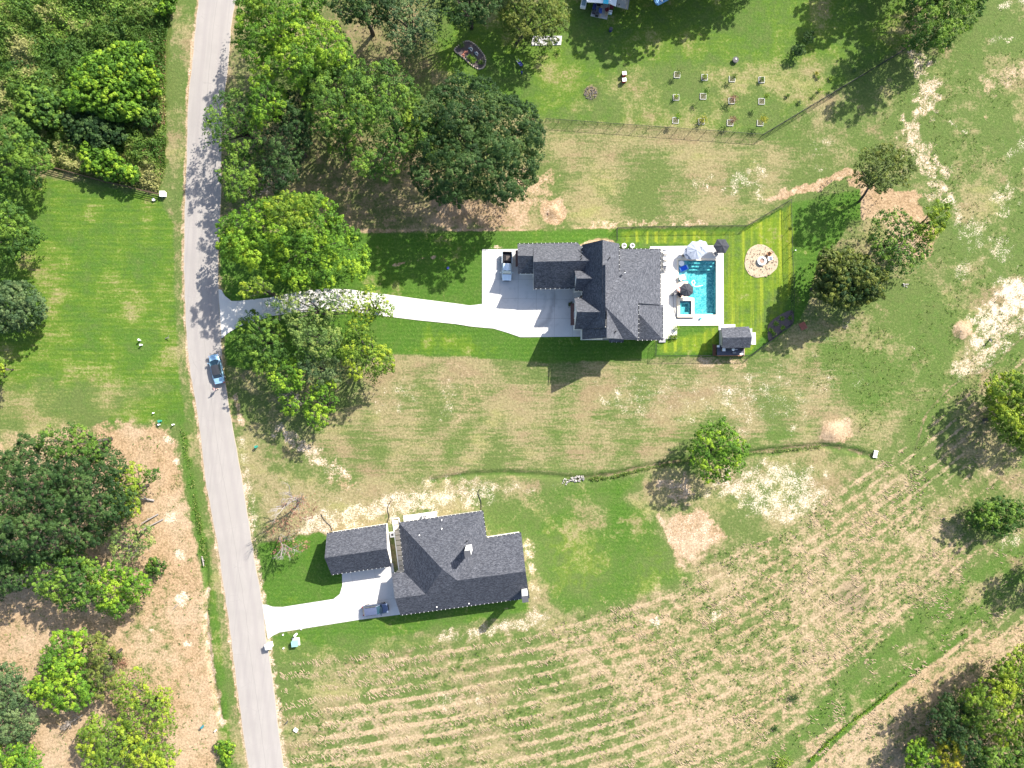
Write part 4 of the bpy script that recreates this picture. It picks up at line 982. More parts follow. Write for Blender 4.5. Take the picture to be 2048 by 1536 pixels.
umbrella('dark eight-sided umbrella between the pool and the spa', 1374.2, 579.3, 1.28, 8, CANB, 2.4, .39)
# ------------------------------------------------------------------ terrace furniture
def chair_proto(name, label, cat, mat, w=.55, d=.6, group=None, loc=(0, 0, 0), rz=0, frame=None):
    frame = frame or mat; t = thing(name, label, cat, loc, rz, group); m = MB(); m.box((0, 0, .42), (w, d, .07)); m.build('seat', mat, t)
    m = MB(); m.box((0, d/2, .68), (w, .10, .5), tilt=(R(-12), 0)); m.build('backrest', frame, t)
    for sx in (-1, 1):
        m = MB(); m.box((sx*w/2, 0, .6), (.11, d, .05)); m.build('arm', frame, t)
        for sy in (-1, 1): m = MB(); m.box((sx*w/2, sy*d*.42, .2), (.05, .05, .4)); m.build('leg', frame, t)
    return t
ys = (505.5, 517, 528.5, 538)
c0 = chair_proto('patio_chair', 'white patio chair under the eastern eave, the one farthest north', 'chair', WHT, .75, .75, 'chairs along the eastern eave', W(1328.5, ys[0])+Vector((0, 0, .05)), R(90), DGRY)
for y, l in zip(ys[1:], ('white patio chair under the eastern eave, second from the north', 'white patio chair under the eastern eave, second from the south', 'white patio chair with a dark cushion, the one farthest south under the eastern eave')):
    c = copy_at(c0, W(1328.5, y)+Vector((0, 0, .05)), R(90), l)
m = MB(); m.box((0, 0, .49), (.4, .4, .07)); m.build('cushion', DGRY, c)
dk05 = Vector((0, 0, .05))
chair_proto('patio_chair', 'dark chair beside the dark eight-sided umbrella, nearest the house', 'chair', DGRY, .6, .6, None, W(1356, 588.5)+dk05, R(150))
chair_proto('patio_chair', 'black chair just south-west of the dark eight-sided umbrella', 'chair', BLK, .55, .55, None, W(1358.5, 591)+dk05, R(-30))
t = thing('side_table', 'round black fire bowl on the terrace west of the spa', 'fire bowl', W(1344, 589)+dk05)
m = MB(); m.cyl((0, 0, 0), (0, 0, .4), .22, .3, 14); m.build('bowl', BLK, t); m = MB(); m.cyl((0, 0, .4), (0, 0, .43), .3, n=14); m.build('rim', DGRY, t)
PNK = flat('pinkish_fabric', (.62, .40, .38), .9)
chair_proto('lounge_chair', 'pink-cushioned chair touching the dark eight-sided umbrella', 'chair', PNK, .75, .7, None, W(1358, 579)+dk05, R(60))
chair_proto('lounge_chair', 'pink-cushioned chair half hidden beneath the dark eight-sided umbrella', 'chair', PNK, .6, .6, None, W(1362, 588)+dk05, R(200))
curve_thing('garden_hose', 'thin black hose lying around the outside of the spa', 'hose', [(1346, 592), (1346.5, 605), (1348.5, 620), (1351.5, 633), (1356, 637.5), (1368, 638), (1384, 637)], .03, BLK, z=.09)
curve_thing('cable', 'thin pale cord lying on the white terrace south of the pool', 'cord', [(1384, 641), (1396, 642), (1402, 637), (1404, 641), (1410, 643), (1413, 640), (1411, 646)], .02, flat('pale_cord', (.45, .42, .36), .8), z=.07)
t = thing('pool_toy', 'small turquoise bucket on the terrace south of the pool', 'bucket', W(1400.5, 637)+dk05); m = MB(); m.cyl((0, 0, 0), (0, 0, .3), .14, .2, 10); m.build('pail', flat('turquoise_plastic', (.02, .45, .55), .4), t)
m = MB(); m.tube([(-.2, 0, .3), (0, .05, .5), (.2, 0, .3)], .015, 5); m.build('handle', WHT, t)
chair_proto('patio_chair', 'grey chair with a round side cushion below the black six-sided umbrella', 'chair', GRY, .5, .5, None, W(1429, 508)+dk05, R(210))
t = thing('lantern', 'small grey lantern on the terrace below the black six-sided umbrella', 'lantern', W(1434, 509.5)+dk05); m = MB(); m.box((0, 0, .2), (.3, .22, .4)); m.build('body', GRY, t); m = MB(); m.box((0, 0, .42), (.2, .15, .06)); m.build('cap', DGRY, t)
for k, (x, y, l) in enumerate(((1369, 507.5, 'white planter box west of the three white umbrellas, nearer the house'), (1366, 512, 'small beige planter box west of the three white umbrellas, nearer the pool'))):
    t = thing('planter', l, 'planter', W(x, y)+dk05, R(30)); m = MB(); m.box((0, 0, .2), (.35, .35, .4), top=1.15); m.build('pot', WHT if not k else TANW, t); m = MB(); m.box((0, 0, .41), (.28, .28, .03)); m.build('soil', DGRY, t)
# fire pit circle
GRV = NT('bright_gravel', .9, .2); f = GRV.noise(9, 3, rough=.8); g_ = GRV.noise(1.5, 4)
GRV.base(GRV.mix(GRV.ss(f, .50, .62, 0, .85), GRV.mix(g_, (.44, .38, .29), (.34, .25, .16)), (.12, .09, .06))); GRV.bump(f, .8, .05)
pts = []
for i in range(40):
    a = 2*math.pi*i/40; r = 32.5+1.6*math.sin(3*a+1)+1.2*random.random(); pts.append((1521.5+r*math.cos(a), 522.5+r*math.sin(a)))
m = MB(); m.extr([m2(pts)], -.1, .03); o = m.build('gravel_circle', GRV.m, fix=False); tag(o, 'round pale gravel area around the fire pit', kind='structure')
st = None
for i in range(150):       # larger stones strewn in the gravel
    a = random.random()*6.28; r = 33*math.sqrt(random.random()); p = W(1521.5+r*math.cos(a), 522.5+r*math.sin(a))
    if st is None:
        m = MB(); m.cyl((0, 0, -.02), (0, 0, .06), .1, .06, 6); st = m.build('stone', flat('gravel_stone', (.22, .17, .12), .9, var=.6, scale=1.3), o)
        q = st
    else: q = st.copy(); col.objects.link(q); q.parent = o
    q.location = (p.x, p.y, .04); q.rotation_euler = (0, 0, random.random()*6); s = .5+random.random()*1.1; q.scale = (s, s*.8, s)
t = thing('fire_pit', 'round white-rimmed fire pit in the middle of the gravel circle', 'fire pit', W(1522.7, 522.3))
ringp = [(.80*math.cos(i*math.pi/12), .80*math.sin(i*math.pi/12)) for i in range(24)]; rin = [(x*.62, y*.62) for x, y in ringp]
m = MB(); m.extr([ringp, rin], 0, .42); m.build('rim', WHT, t, fix=False); m = MB(); m.extr([rin], 0, .25); m.build('ash_bed', flat('rusty_ash', (.28, .19, .15), .9), t, fix=False)
chair_proto('garden_chair', 'orange-brown wooden chair on the gravel north-east of the fire pit', 'chair', flat('orange_wood', (.42, .20, .09), .7), .6, .6, None, W(1536, 509.5), R(-35))
chair_proto('garden_chair', 'white plastic chair on the gravel just east of the fire pit', 'chair', WHT, .62, .6, None, W(1537.5, 518), R(-80))
# mulch bed in the fence corner
m = MB(); m.extr([m2(smooth_line([Vector((*p, 0)) for p in ((1584.5, 621), (1560, 630), (1541, 644), (1535.5, 658), (1539, 683), (1560, 667), (1584.5, 649))], 4, True))], -.1, .03)
mu = NT('dark_mulch', .95, .1); f = mu.noise(9, 3, rough=.8); mu.base(mu.mix(f, (.055, .042, .042), (.14, .115, .115))); mu.bump(f, .8, .05)
o = m.build('mulch_bed', mu.m, fix=False); tag(o, 'dark mulch bed with young shrubs inside the fence corner', kind='structure')
# brick-red pallet beyond the fence
t = thing('pallet', 'small brick-red pallet standing alone outside the pool fence corner', 'pallet', W(1605.5, 652), R(28))
for k in range(6): m = MB(); m.box((0, -.55+.22*k, .14), (1.15, .17, .04)); m.build('slat', flat('brick_red_board', (.26, .085, .06), .8), t)
for k in (-1, 0, 1): m = MB(); m.box((.48*k, 0, .06), (.1, 1.2, .1)); m.build('bearer', WOOD, t)
# ================================================================== FENCES
FB = flat('black_powder_coat', (.016, .02, .018), .5)
def fence(label, line, h=1.5, step=2.42, mesh=True, gapat=(), mat=FB, wire=.008):
    P = [W(*q, h*S) for q in line]; P = [Vector((p.x, p.y, 0)) for p in P]
    t = thing('fence', label, 'fence', P[0]); o0 = P[0]
    proto = None
    rl = MB(); ms = MB()
    for a, c in zip(P[:-1], P[1:]):
        d = c-a; L = d.length; n = max(1, round(L/step)); u = d/L
        m = MB(); m.cyl(a-o0+Vector((0, 0, h-.02)), c-o0+Vector((0, 0, h-.02)), .034, n=6); m.build('top_rail', mat, t)
        m = MB(); m.cyl(a-o0+Vector((0, 0, .08)), c-o0+Vector((0, 0, .08)), .015, n=5); m.build('bottom_rail', mat, t)
        for i in range(n+(1 if c is P[-1] else 0)):
            if proto is None: m = MB(); m.cyl((0, 0, -.1), (0, 0, h), .04, n=7); m.cyl((0, 0, h), (0, 0, h+.05), .05, .02, n=7); q = proto = m.build('post', mat, t)
            else: q = proto.copy(); col.objects.link(q); q.parent = t
            q.location = a+u*(L*i/n)-o0
        s = .30; k = int(L/s); hh = h-.1
        for i in range(-int(hh/s), k):
            for sg in (1, -1):
                x0, x1 = (i*s, i*s+hh) if sg > 0 else (i*s+hh, i*s); z0, z1 = .06, h-.04
                xa, xb = max(0, min(L, x0)), max(0, min(L, x1))
                if abs(xa-xb) < 1e-3: continue
                za = z0+(z1-z0)*(xa-x0)/(x1-x0); zb = z0+(z1-z0)*(xb-x0)/(x1-x0)
                p, q2 = a-o0+u*xa+Vector((0, 0, za)), a-o0+u*xb+Vector((0, 0, zb)); nn = Vector((-u.y, u.x, 0))*wire; zz = Vector((0, 0, wire))
                ms.poly([p-nn, p+nn, q2+nn, q2-nn]); ms.poly([p-zz, p+zz, q2+zz, q2-zz])
    m_ = ms.build('wire_mesh', mat, t, fix=False); m_['kind'] = 'stuff'
    return t
fence('long dark chain-link fence crossing the north garden and turning up to the right', [(1092, 236.7), (1300, 251.7), (1526.7, 268.3), (1815, 95)])
fence('dark chain-link fence enclosing the pool garden on its north, east and south sides', [(1235, 480), (1235, 455), (1300, 452.7), (1495, 450.7), (1583.3, 398.3), (1585.7, 512), (1589.6, 576.7), (1587.5, 647), (1504.6, 710.5), (1488, 711)])
fence('short dark chain-link fence between the big house and the pool shed', [(1314, 682), (1312.2, 711.5), (1425.5, 711)])
t = thing('wooden_fence', 'brown post-and-rail fence along the north edge of the left lawn', 'fence', W(60, 322))
fo = W(60, 322); fl = [(60, 322), (102, 333), (200, 360), (256, 373), (315, 387)]; P = [W(*q, 14) for q in fl]; P = [Vector((p.x, p.y, 0))-fo for p in P]
for a, c in zip(P[:-1], P[1:]):
    d = c-a; n = round(d.length/2.4)
    for i in range(n+(c is P[-1])): m = MB(); m.box(a+d*(i/n)+Vector((0, 0, .65)), (.13, .13, 1.4)); m.build('post', WOOD, t)
    for z in (.3, .65, 1.0, 1.3):
        m = MB(); m.box((a+c)/2+Vector((0, 0, z)), (d.length, .05, .13), math.atan2(d.y, d.x)); m.build('rail', WOOD, t)
# ================================================================== VEHICLES
def paint_mat(name, c, met=.3, rough=.22):
    if name in MATS: return MATS[name]
    t = NT(name, rough, .5); t.b.inputs['Metallic'].default_value = met; t.b.inputs['Coat Weight'].default_value = .6; t.b.inputs['Coat Roughness'].default_value = .08
    n = t.noise(1.2, 4); t.base(t.mix(n, tuple(x*.93 for x in c), c)); MATS[name] = t.m; return t.m
def vsec(x, w, z0, z1, sh=.12, n=3):
    """car cross section, closed loop in the y-z plane; w half width"""
    pts = []
    for s in (1, -1):
        a = [(w*.90*s, z0), (w*s, z0+.22*(z1-z0)), (w*.985*s, z0+.66*(z1-z0)), (w*.90*s, z1-.05*sh/.12), (w*.62*s, z1)]
        pts += a if s > 0 else a[::-1]
    return [(x, y, z) for y, z in pts]
def wheels(t, xs, w, r=.33):
    for x in xs:
        for s in (-1, 1):
            m = MB(); m.cyl((x, s*(w-.20), r), (x, s*(w+.0), r), r, n=18); wh = m.build('wheel', flat('tyre_rubber', (.015, .015, .016), .9), t)
            m = MB(); m.cyl((x, s*(w-.02), r), (x, s*(w+.012), r), r*.62, n=14); m.build('rim', GRY, wh)
def lens(t, name, p, d, mat, rz=0): m = MB(); m.box(p, d, rz); return m.build(name, mat, t, bevel=.01)
HL = flat('lamp_glass', (.7, .72, .75), .1, .6); TL = flat('red_lamp', (.35, .01, .01), .2, .5)
def car(name, label, cat, loc, rz, pm, roofm, L, w, stations, cab, roof, glass_end, mirrors=True, rails=False):
    """stations (x, halfw, z0, z1); cab: four x/z pairs of the glasshouse; x forward"""
    t = thing(name, label, cat, loc, rz); m = MB(); m.loft([vsec(*s) for s in stations]); bd = m.build('body', pm, t, smooth=True, fix=True)
    md = bd.modifiers.new('s', 'SUBSURF'); md.levels = 1; md.render_levels = 2
    x0, x1, x2, x3, zb, zt, wb, wt_ = cab     # rear base, rear top, front top, front base
    hw = lambda f: wb+(wt_-wb)*f
    def ring(f): return None
    RB = [Vector((x0, s*wb*.92, zb)) for s in (-1, 1)]; FBm = [Vector((x3, s*wb*.94, zb)) for s in (-1, 1)]
    RT = [Vector((x1, s*wt_, zt-.03)) for s in (-1, 1)]; FT = [Vector((x2, s*wt_, zt-.02)) for s in (-1, 1)]
    def crown(a, b_, k): return [a.lerp(b_, i/4)+Vector((k*(1-(i/2-1)**2), 0, 0)) for i in range(5)]
    m = MB(); fb, ft = crown(FBm[0], FBm[1], .16), crown(FT[0], FT[1], .08)
    for i in range(4): m.poly([fb[i], fb[i+1], ft[i+1], ft[i]])
    m.build('windscreen', flat('blue_green_glass', (.008, .032, .045), .06, .8), t, smooth=True)
    m = MB(); rb, rtp = crown(RB[0], RB[1], -.1), crown(RT[0], RT[1], -.06)
    for i in range(4): m.poly([rb[i], rb[i+1], rtp[i+1], rtp[i]])
    m.build('rear_window', GLS, t, smooth=True)
    for k, s in enumerate((-1, 1)): m = MB(); m.poly([RB[k], RT[k], FT[k], FBm[k]]); m.build('side_window', GLS, t)
    m = MB(); rr = [rtp[i]+Vector((-.02, 0, .01)) for i in range(5)]; ff = [ft[i]+Vector((.02, 0, .01)) for i in range(5)]
    N = 5; secs = []
    for j in range(N+1):
        f = j/N; secs.append([rr[i].lerp(ff[i], f)+Vector((0, 0, .05*(1-(i/2-1)**2)+.03*math.sin(f*math.pi))) for i in range(5)])
    for j in range(N):
        for i in range(4): m.poly([secs[j][i], secs[j][i+1], secs[j+1][i+1], secs[j+1][i]])
    for j in range(N):
        for i in (0, 4): m.poly([secs[j][i], secs[j+1][i], secs[j+1][i]-Vector((0, 0, .06)), secs[j][i]-Vector((0, 0, .06))])
    m.build('roof_panel', roofm, t, smooth=False)
    for k, s in enumerate((-1, 1)):
        for a, b_ in ((FBm[k], FT[k]), (RB[k], RT[k])): m = MB(); m.tube([a, b_], .035, 5); m.build('pillar', pm, t)
        f = .45; a = RB[k].lerp(FBm[k], f); b_ = RT[k].lerp(FT[k], f); m = MB(); m.tube([a, b_], .03, 5); m.build('pillar', BLK, t)
        m = MB(); m.tube([RB[k]+Vector((0, s*.04, -.0)), FBm[k]+Vector((0, s*.04, 0))], .022, 5); m.build('sill_trim', pm, t)
        if rails: m = MB(); m.tube([RT[k]+Vector((.15, 0, .09)), FT[k]+Vector((-.1, 0, .09))], .025, 5); m.build('roof_rail', BLK, t)
        if mirrors: m = MB(); m.box((x3-.12, s*(w+.10), zb+.06), (.14, .2, .13)); m.build('mirror', pm, t, bevel=.03)
    m = MB(); m.tube([v+Vector((.03, 0, .012)) for v in fb], .025, 5); m.build('wiper_cowl', BLK, t)
    xf, xr = stations[-1][0], stations[0][0]
    for s in (-1, 1):
        lens(t, 'headlight', (xf-.22, s*w*.72, stations[-2][3]-.10), (.28, .32, .13), HL, s*-.35); lens(t, 'taillight', (xr+.06, s*w*.75, stations[1][3]-.16), (.12, .3, .14), TL)
    lens(t, 'number_plate', (xr-.01, 0, .55), (.03, .35, .12), WHT); lens(t, 'grille', (xf+.0, 0, .52), (.05, w*1.1, .18), BLK)
    return t
BLUP = paint_mat('pale_blue_paint', (.25, .42, .56), .25); SUVP = paint_mat('navy_paint', (.075, .105, .18), .5)
c1 = W(436.5, 738); 
st1 = [(-2.42, .72, .35, .80), (-2.30, .84, .25, .95), (-1.5, .9, .22, 1.0), (-.4, .92, .2, .97), (.8, .92, .2, .95), (1.5, .89, .22, .88), (2.15, .80, .25, .76), (2.42, .62, .32, .62)]
ca = car('parked_car', 'pale blue car with a black roof parked at the right edge of the road', 'car', (c1.x, c1.y, .06), R(90+13.5), BLUP, flat('black_soft_top', (.022, .025, .033), .75), 4.9, .92, st1, (-1.5, -.95, .55, 1.25, .93, 1.34, .84, .62), 1.3, 1)
wheels(ca, (-1.5, 1.55), .90, .33); ca.scale = (1.12, 1.12, 1.05)
for k in range(2): lens(ca, 'door_handle', (-.2, (-1, 1)[k]*.93, .8), (.2, .04, .04), BLUP)
m = MB(); m.box((-2.32, 0, 1.0), (.16, 1.4, .05)); m.build('spoiler', BLUP, ca, bevel=.02)
c2 = W(752.5, 1216)
st2 = [(-2.33, .76, .38, .95), (-2.25, .88, .28, 1.08), (-1.4, .93, .24, 1.1), (-.3, .94, .22, 1.08), (.9, .94, .22, 1.06), (1.5, .92, .24, 1.02), (2.1, .84, .28, .92), (2.35, .68, .34, .78)]
cb = car('parked_suv', 'dark slate-blue sport utility car parked on the lower driveway', 'car', (c2.x, c2.y, .045), R(7.5), SUVP, flat('slate_roof', (.062, .078, .135), .5, .3), 4.7, .94, st2, (-2.15, -1.75, .35, 1.15, 1.05, 1.66, .86, .70), 1.6, 1, rails=True)
wheels(cb, (-1.45, 1.45), .92, .36)
for s in (-1, 1): lens(cb, 'door_handle', (-.3, s*.945, .9), (.2, .04, .04), BLK)
# pickup truck, nose to the south
c3 = W(1014, 535); WP = paint_mat('silver_white_paint', (.62, .72, .80), .15)
tk = thing('pickup_truck', 'silver-white pickup truck with an empty black bed parked beside the garage', 'pickup truck', (c3.x, c3.y, .045), R(-91))
m = MB(); m.loft([vsec(*s) for s in ((-.55, .93, .45, 1.12), (-.5, .95, .42, 1.16), (1.0, .96, .4, 1.16), (1.7, .95, .4, 1.12), (2.3, .90, .42, 1.05), (2.62, .74, .5, .92))]); bd = m.build('cab_body', WP, tk, smooth=True); md = bd.modifiers.new('s', 'SUBSURF'); md.render_levels = 2; md.levels = 1
BED = flat('black_bed_liner', (.012, .012, .016), .8)
m = MB(); m.box((-1.62, 0, .72), (2.05, 1.72, .08)); m.build('bed_floor', BED, tk)
for s in (-1, 1): m = MB(); m.box((-1.62, s*.91, .92), (2.1, .10, .56)); m.build('bed_side', WP, tk, bevel=.02)
for s in (-1, 1): m = MB(); m.box((-1.62, s*.83, .96), (2.0, .07, .46)); m.build('bed_liner', BED, tk)
m = MB(); m.box((-2.66, 0, .93), (.08, 1.8, .52)); m.build('tailgate', BED, tk); m = MB(); m.box((-.62, 0, .95), (.06, 1.72, .5)); m.build('bed_front', BED, tk)
m = MB(); m.box((-1.5, .25, .79), (1.0, .9, .05)); m.build('bed_mat', flat('brown_mat', (.09, .075, .07), .9), tk)
m = MB(); a = [(-.55, .76, 1.14), (-.45, .68, 1.72), (.85, .66, 1.74), (1.35, .78, 1.16)]
for s in (-1, 1): 
    m = MB(); m.poly([(x, s*y, z) for x, y, z in a]); m.build('side_window', GLS, tk)
    m = MB(); m.tube([(a[2][0], s*a[2][1], a[2][2]), (a[3][0], s*a[3][1], a[3][2])], .04, 5); m.build('pillar', WP, tk)
    m = MB(); m.box((1.15, s*1.12, 1.2), (.16, .24, .2)); m.build('mirror', WP, tk, bevel=.03)
    lens(tk, 'headlight', (2.42, s*.66, .88), (.25, .3, .16), HL, -s*.3); lens(tk, 'taillight', (-2.66, s*.88, .95), (.08, .12, .35), TL); lens(tk, 'door_handle', (.1, s*.965, .98), (.2, .04, .04), BLK)
m = MB(); m.poly([(.85, -.66, 1.74), (.85, .66, 1.74), (1.35, .78, 1.16), (1.35, -.78, 1.16)]); m.build('windscreen', flat('sky_lit_glass', (.25, .36, .38), .05, .9), tk)
m = MB(); m.poly([(-.45, -.68, 1.72), (-.45, .68, 1.72), (-.55, .76, 1.14), (-.55, -.76, 1.14)]); m.build('rear_window', GLS, tk)
m = MB(); m.loft([[(x, -.70, z-.04), (x, -.62, z+.03), (x, 0, z+.06), (x, .62, z+.03), (x, .70, z-.04)] for x, z in ((-.47, 1.70), (-.3, 1.74), (.6, 1.76), (.87, 1.72))], close=False); m.build('roof_panel', WP, tk, smooth=True)
m = MB(); m.box((1.38, 0, 1.165), (.12, 1.6, .04)); m.build('wiper_cowl', BLK, tk); m = MB(); m.box((.86, 0, 1.765), (.07, 1.25, .02)); m.build('visor_strip', BLK, tk)
for y in (-.32, .32): m = MB(); m.box((1.95, y, 1.12), (.9, .05, .03)); m.build('hood_crease', WP, tk, bevel=.01)
m = MB(); m.box((2.66, 0, .66), (.1, 1.5, .2)); m.build('bumper', GRY, tk, bevel=.03); m = MB(); m.box((2.60, 0, .84), (.08, .9, .16)); m.build('grille', BLK, tk); wheels(tk, (-1.6, 1.75), .94, .38); tk.scale = (.985, .985, 1)
# ================================================================== PERSON
def skin_obj(name, verts, edges, radii, mat, parent, sub=1, root=0):
    me = bpy.data.meshes.new(name); me.from_pydata(verts, edges, []); o = bpy.data.objects.new(name, me); col.objects.link(o); o.parent = parent; me.materials.append(mat)
    md = o.modifiers.new('skin', 'SKIN')
    sk = me.skin_vertices[0].data if me.skin_vertices else None
    if sk is None:
        bpy.context.view_layer.objects.active = o; sk = me.skin_vertices[0].data
    for i, r in enumerate(radii): sk[i].radius = (r, r) if isinstance(r, (int, float)) else r
    for i in range(len(verts)): sk[i].use_root = (i == root)
    md.use_smooth_shade = True; s = o.modifiers.new('sub', 'SUBSURF'); s.levels = s.render_levels = sub; return o
def person():
    p = W(434.5, 778.5); t = thing('person', 'person in a mauve top walking on the road behind the pale blue car', 'person', (p.x, p.y, .06), R(172))
    SK = flat('skin', (.45, .27, .19), .6)
    # x forward, stride
    V = [(0, 0, .93), (0, 0, 1.12), (.02, 0, 1.32), (.03, 0, 1.43), (.04, 0, 1.52), (.06, 0, 1.61), (.06, 0, 1.70),
         (0, .10, .90), (.14, .11, .50), (.10, .11, .10), (.22, .11, .04), (0, -.10, .90), (-.06, -.11, .48), (-.30, -.11, .16), (-.20, -.11, .05),
         (.02, .18, 1.40), (-.10, .24, 1.13), (.08, .25, .92), (.15, .25, .85), (.02, -.18, 1.40), (.10, -.24, 1.12), (.28, -.24, .98), (.36, -.24, .95)]
    E = [(0, 1), (1, 2), (2, 3), (3, 4), (4, 5), (5, 6), (0, 7), (7, 8), (8, 9), (9, 10), (0, 11), (11, 12), (12, 13), (13, 14), (2, 15), (15, 16), (16, 17), (17, 18), (2, 19), (19, 20), (20, 21), (21, 22)]
    rad = [.13, .12, .14, .06, .055, .095, .075, .085, .055, .04, .035, .085, .055, .04, .035, .06, .042, .03, .03, .06, .042, .03, .03]
    for h0, sy in ((18, 1), (22, -1)):      # fingers and thumb
        bx, by, bz = V[h0]
        for k, (dy, l) in enumerate(((-.03, .07), (-.01, .085), (.01, .08), (.03, .06), (-.045, .045))):
            n0 = len(V); V.append((bx+(.035 if k < 4 else .01), by+dy, bz-.03)); V.append((bx+.035+l*.4, by+dy*1.2, bz-.03-l*.7)); rad += [.009, .008]; E += [(h0, n0), (n0, n0+1)]
    skin_obj('body', V, E, rad, SK, t, 1)
    SH = flat('mauve_cloth', (.40, .27, .29), .9); PT = flat('dark_shorts', (.05, .05, .07), .9)
    skin_obj('shirt', [V[0], V[1], V[2], (.03, 0, 1.42), V[15], V[16], V[19], V[20]], [(0, 1), (1, 2), (2, 3), (2, 4), (4, 5), (2, 6), (6, 7)], [.15, .14, .165, .075, .08, .06, .08, .06], SH, t)
    skin_obj('shorts', [V[0], V[7], (.10, .11, .60), V[11], (-.04, -.11, .60)], [(0, 1), (1, 2), (0, 3), (3, 4)], [.15, .105, .09, .105, .09], PT, t)
    for n_ in ((9, 10), (13, 14)):
        a, b_ = Vector(V[n_[0]]), Vector(V[n_[1]]); m = MB(); m.loft([[(x, a.y+y*s, z) for y, z in ((-.05, .0), (.05, 0), (.045, .09), (-.045, .09))] for x, s in ((a.x-.06, .8), (a.x+.06, 1), (a.x+.22, .7))]); o = m.build('shoe', WHT, t, bevel=.015)
        if n_[0] == 13: o.location = (0, 0, .06)
    m = MB(); bm_ = bmesh.new(); bmesh.ops.create_uvsphere(bm_, u_segments=14, v_segments=8, radius=.112)
    for v in bm_.verts: v.co = Vector((v.co.x*1.05+.045, v.co.y*.88, v.co.z*1.1+1.69)) if v.co.z > -.02 else Vector((min(v.co.x, .02)*1.0+.03, v.co.y*.88, v.co.z*.9+1.69))
    me = bpy.data.meshes.new('hair'); bm_.to_mesh(me); bm_.free(); me.materials.append(flat('dark_hair', (.02, .014, .01), .7)); o = bpy.data.objects.new('hair', me); col.objects.link(o); o.parent = t
    for sy in (-1, 1): m = MB(); m.box((.155, sy*.035, 1.64), (.012, .028, .012)); m.build('eye', DGRY, t); m = MB(); m.box((.06, sy*.098, 1.62), (.04, .02, .06)); m.build('ear', SK, t, bevel=.008)
    m = MB(); m.box((.165, 0, 1.615), (.035, .025, .045), top=.5); m.build('nose', SK, t); m = MB(); m.box((.148, 0, 1.575), (.012, .05, .01)); m.build('mouth', flat('lip', (.35, .12, .1), .6), t)
person()
# ================================================================== TREES
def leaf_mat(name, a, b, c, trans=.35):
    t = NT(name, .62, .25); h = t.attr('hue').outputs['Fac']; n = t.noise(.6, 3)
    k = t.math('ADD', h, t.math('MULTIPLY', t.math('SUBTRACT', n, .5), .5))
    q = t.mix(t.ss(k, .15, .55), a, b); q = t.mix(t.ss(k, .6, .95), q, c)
    t.base(q); out = t.t.nodes['Material Output']
    tl = t.n('ShaderNodeBsdfTranslucent'); t.l(t.mix(.35, q, (.12, .22, .01)), tl.inputs[0])
    mx = t.n('ShaderNodeMixShader'); mx.inputs[0].default_value = trans; t.l(t.b.outputs[0], mx.inputs[1]); t.l(tl.outputs[0], mx.inputs[2]); t.l(mx.outputs[0], out.inputs[0])
    return t.m
LM = dict(
    dark=leaf_mat('dark_leaves', (.020, .052, .015), (.038, .088, .022), (.072, .132, .034)),
    mid=leaf_mat('green_leaves', (0.042, 0.102, 0.019), (0.089, 0.183, 0.025), (0.181, 0.296, 0.036)),
    bright=leaf_mat('bright_leaves', (0.071, 0.166, 0.018), (0.138, 0.274, 0.020), (0.277, 0.414, 0.029)),
    yellow=leaf_mat('yellow_green_leaves', (0.091, 0.166, 0.020), (0.170, 0.268, 0.027), (0.304, 0.383, 0.029)),
    olive=leaf_mat('olive_leaves', (0.067, 0.098, .024), (0.109, 0.148, .032), (0.176, 0.205, .038)),
    pale=leaf_mat('pale_leaves', (0.091, 0.159, 0.040), (0.159, 0.245, 0.058), (0.255, 0.326, 0.078)),
    grey=leaf_mat('grey_green_leaves', (0.057, 0.107, .042), (0.095, 0.155, .058), (0.152, 0.211, .080)),
    gold=leaf_mat('golden_leaves', (.15, .18, .018), (.28, .28, .02), (.42, .36, .025)),
    red=leaf_mat('rusty_leaves', (.15, .075, .052), (.23, .115, .078), (.33, .19, .13), .2),
    sage=leaf_mat('sage_leaves', (.13, .19, .13), (.20, .27, .19), (.30, .36, .27)),
    weed=leaf_mat('weed_leaves', (.050, .110, .014), (.115, .190, .026), (.270, .270, .095)),
)
BARK = flat('bark', (.065, .056, .048), .95, var=.35, scale=4); BARKG = flat('grey_dead_bark', (.24, .215, .20), .9, var=.2, scale=4)
def leaves_mesh(name, cen, nor, size, asp, hue, rng, mat, parent=None, bend=.25):
    """rhombic leaf sprays, numpy-built"""
    n = len(cen); t = np.cross(nor, rng.normal(size=(n, 3))); t /= np.linalg.norm(t, axis=1, keepdims=True)+1e-9
    b = np.cross(nor, t); s = size[:, None]*.5
    V = np.empty((n, 4, 3)); dn = nor*s*bend
    V[:, 0] = cen+t*s*asp-dn; V[:, 1] = cen+b*s*.62; V[:, 2] = cen-t*s*asp-dn*.6; V[:, 3] = cen-b*s*.62
    me = bpy.data.meshes.new(name); me.vertices.add(4*n); me.vertices.foreach_set('co', V.ravel())
    me.loops.add(4*n); me.loops.foreach_set('vertex_index', np.arange(4*n, dtype=np.int32)); me.polygons.add(n)
    me.polygons.foreach_set('loop_start', np.arange(0, 4*n, 4, dtype=np.int32)); me.update()
    at = me.attributes.new('hue', 'FLOAT', 'FACE'); at.data.foreach_set('value', hue.astype(np.float32)); me.materials.append(mat)
    o = bpy.data.objects.new(name, me); col.objects.link(o); o.parent = parent; return o
def area_px(p): return abs(.5*sum(p[i-1][0]*p[i][1]-p[i][0]*p[i-1][1] for i in range(len(p))))
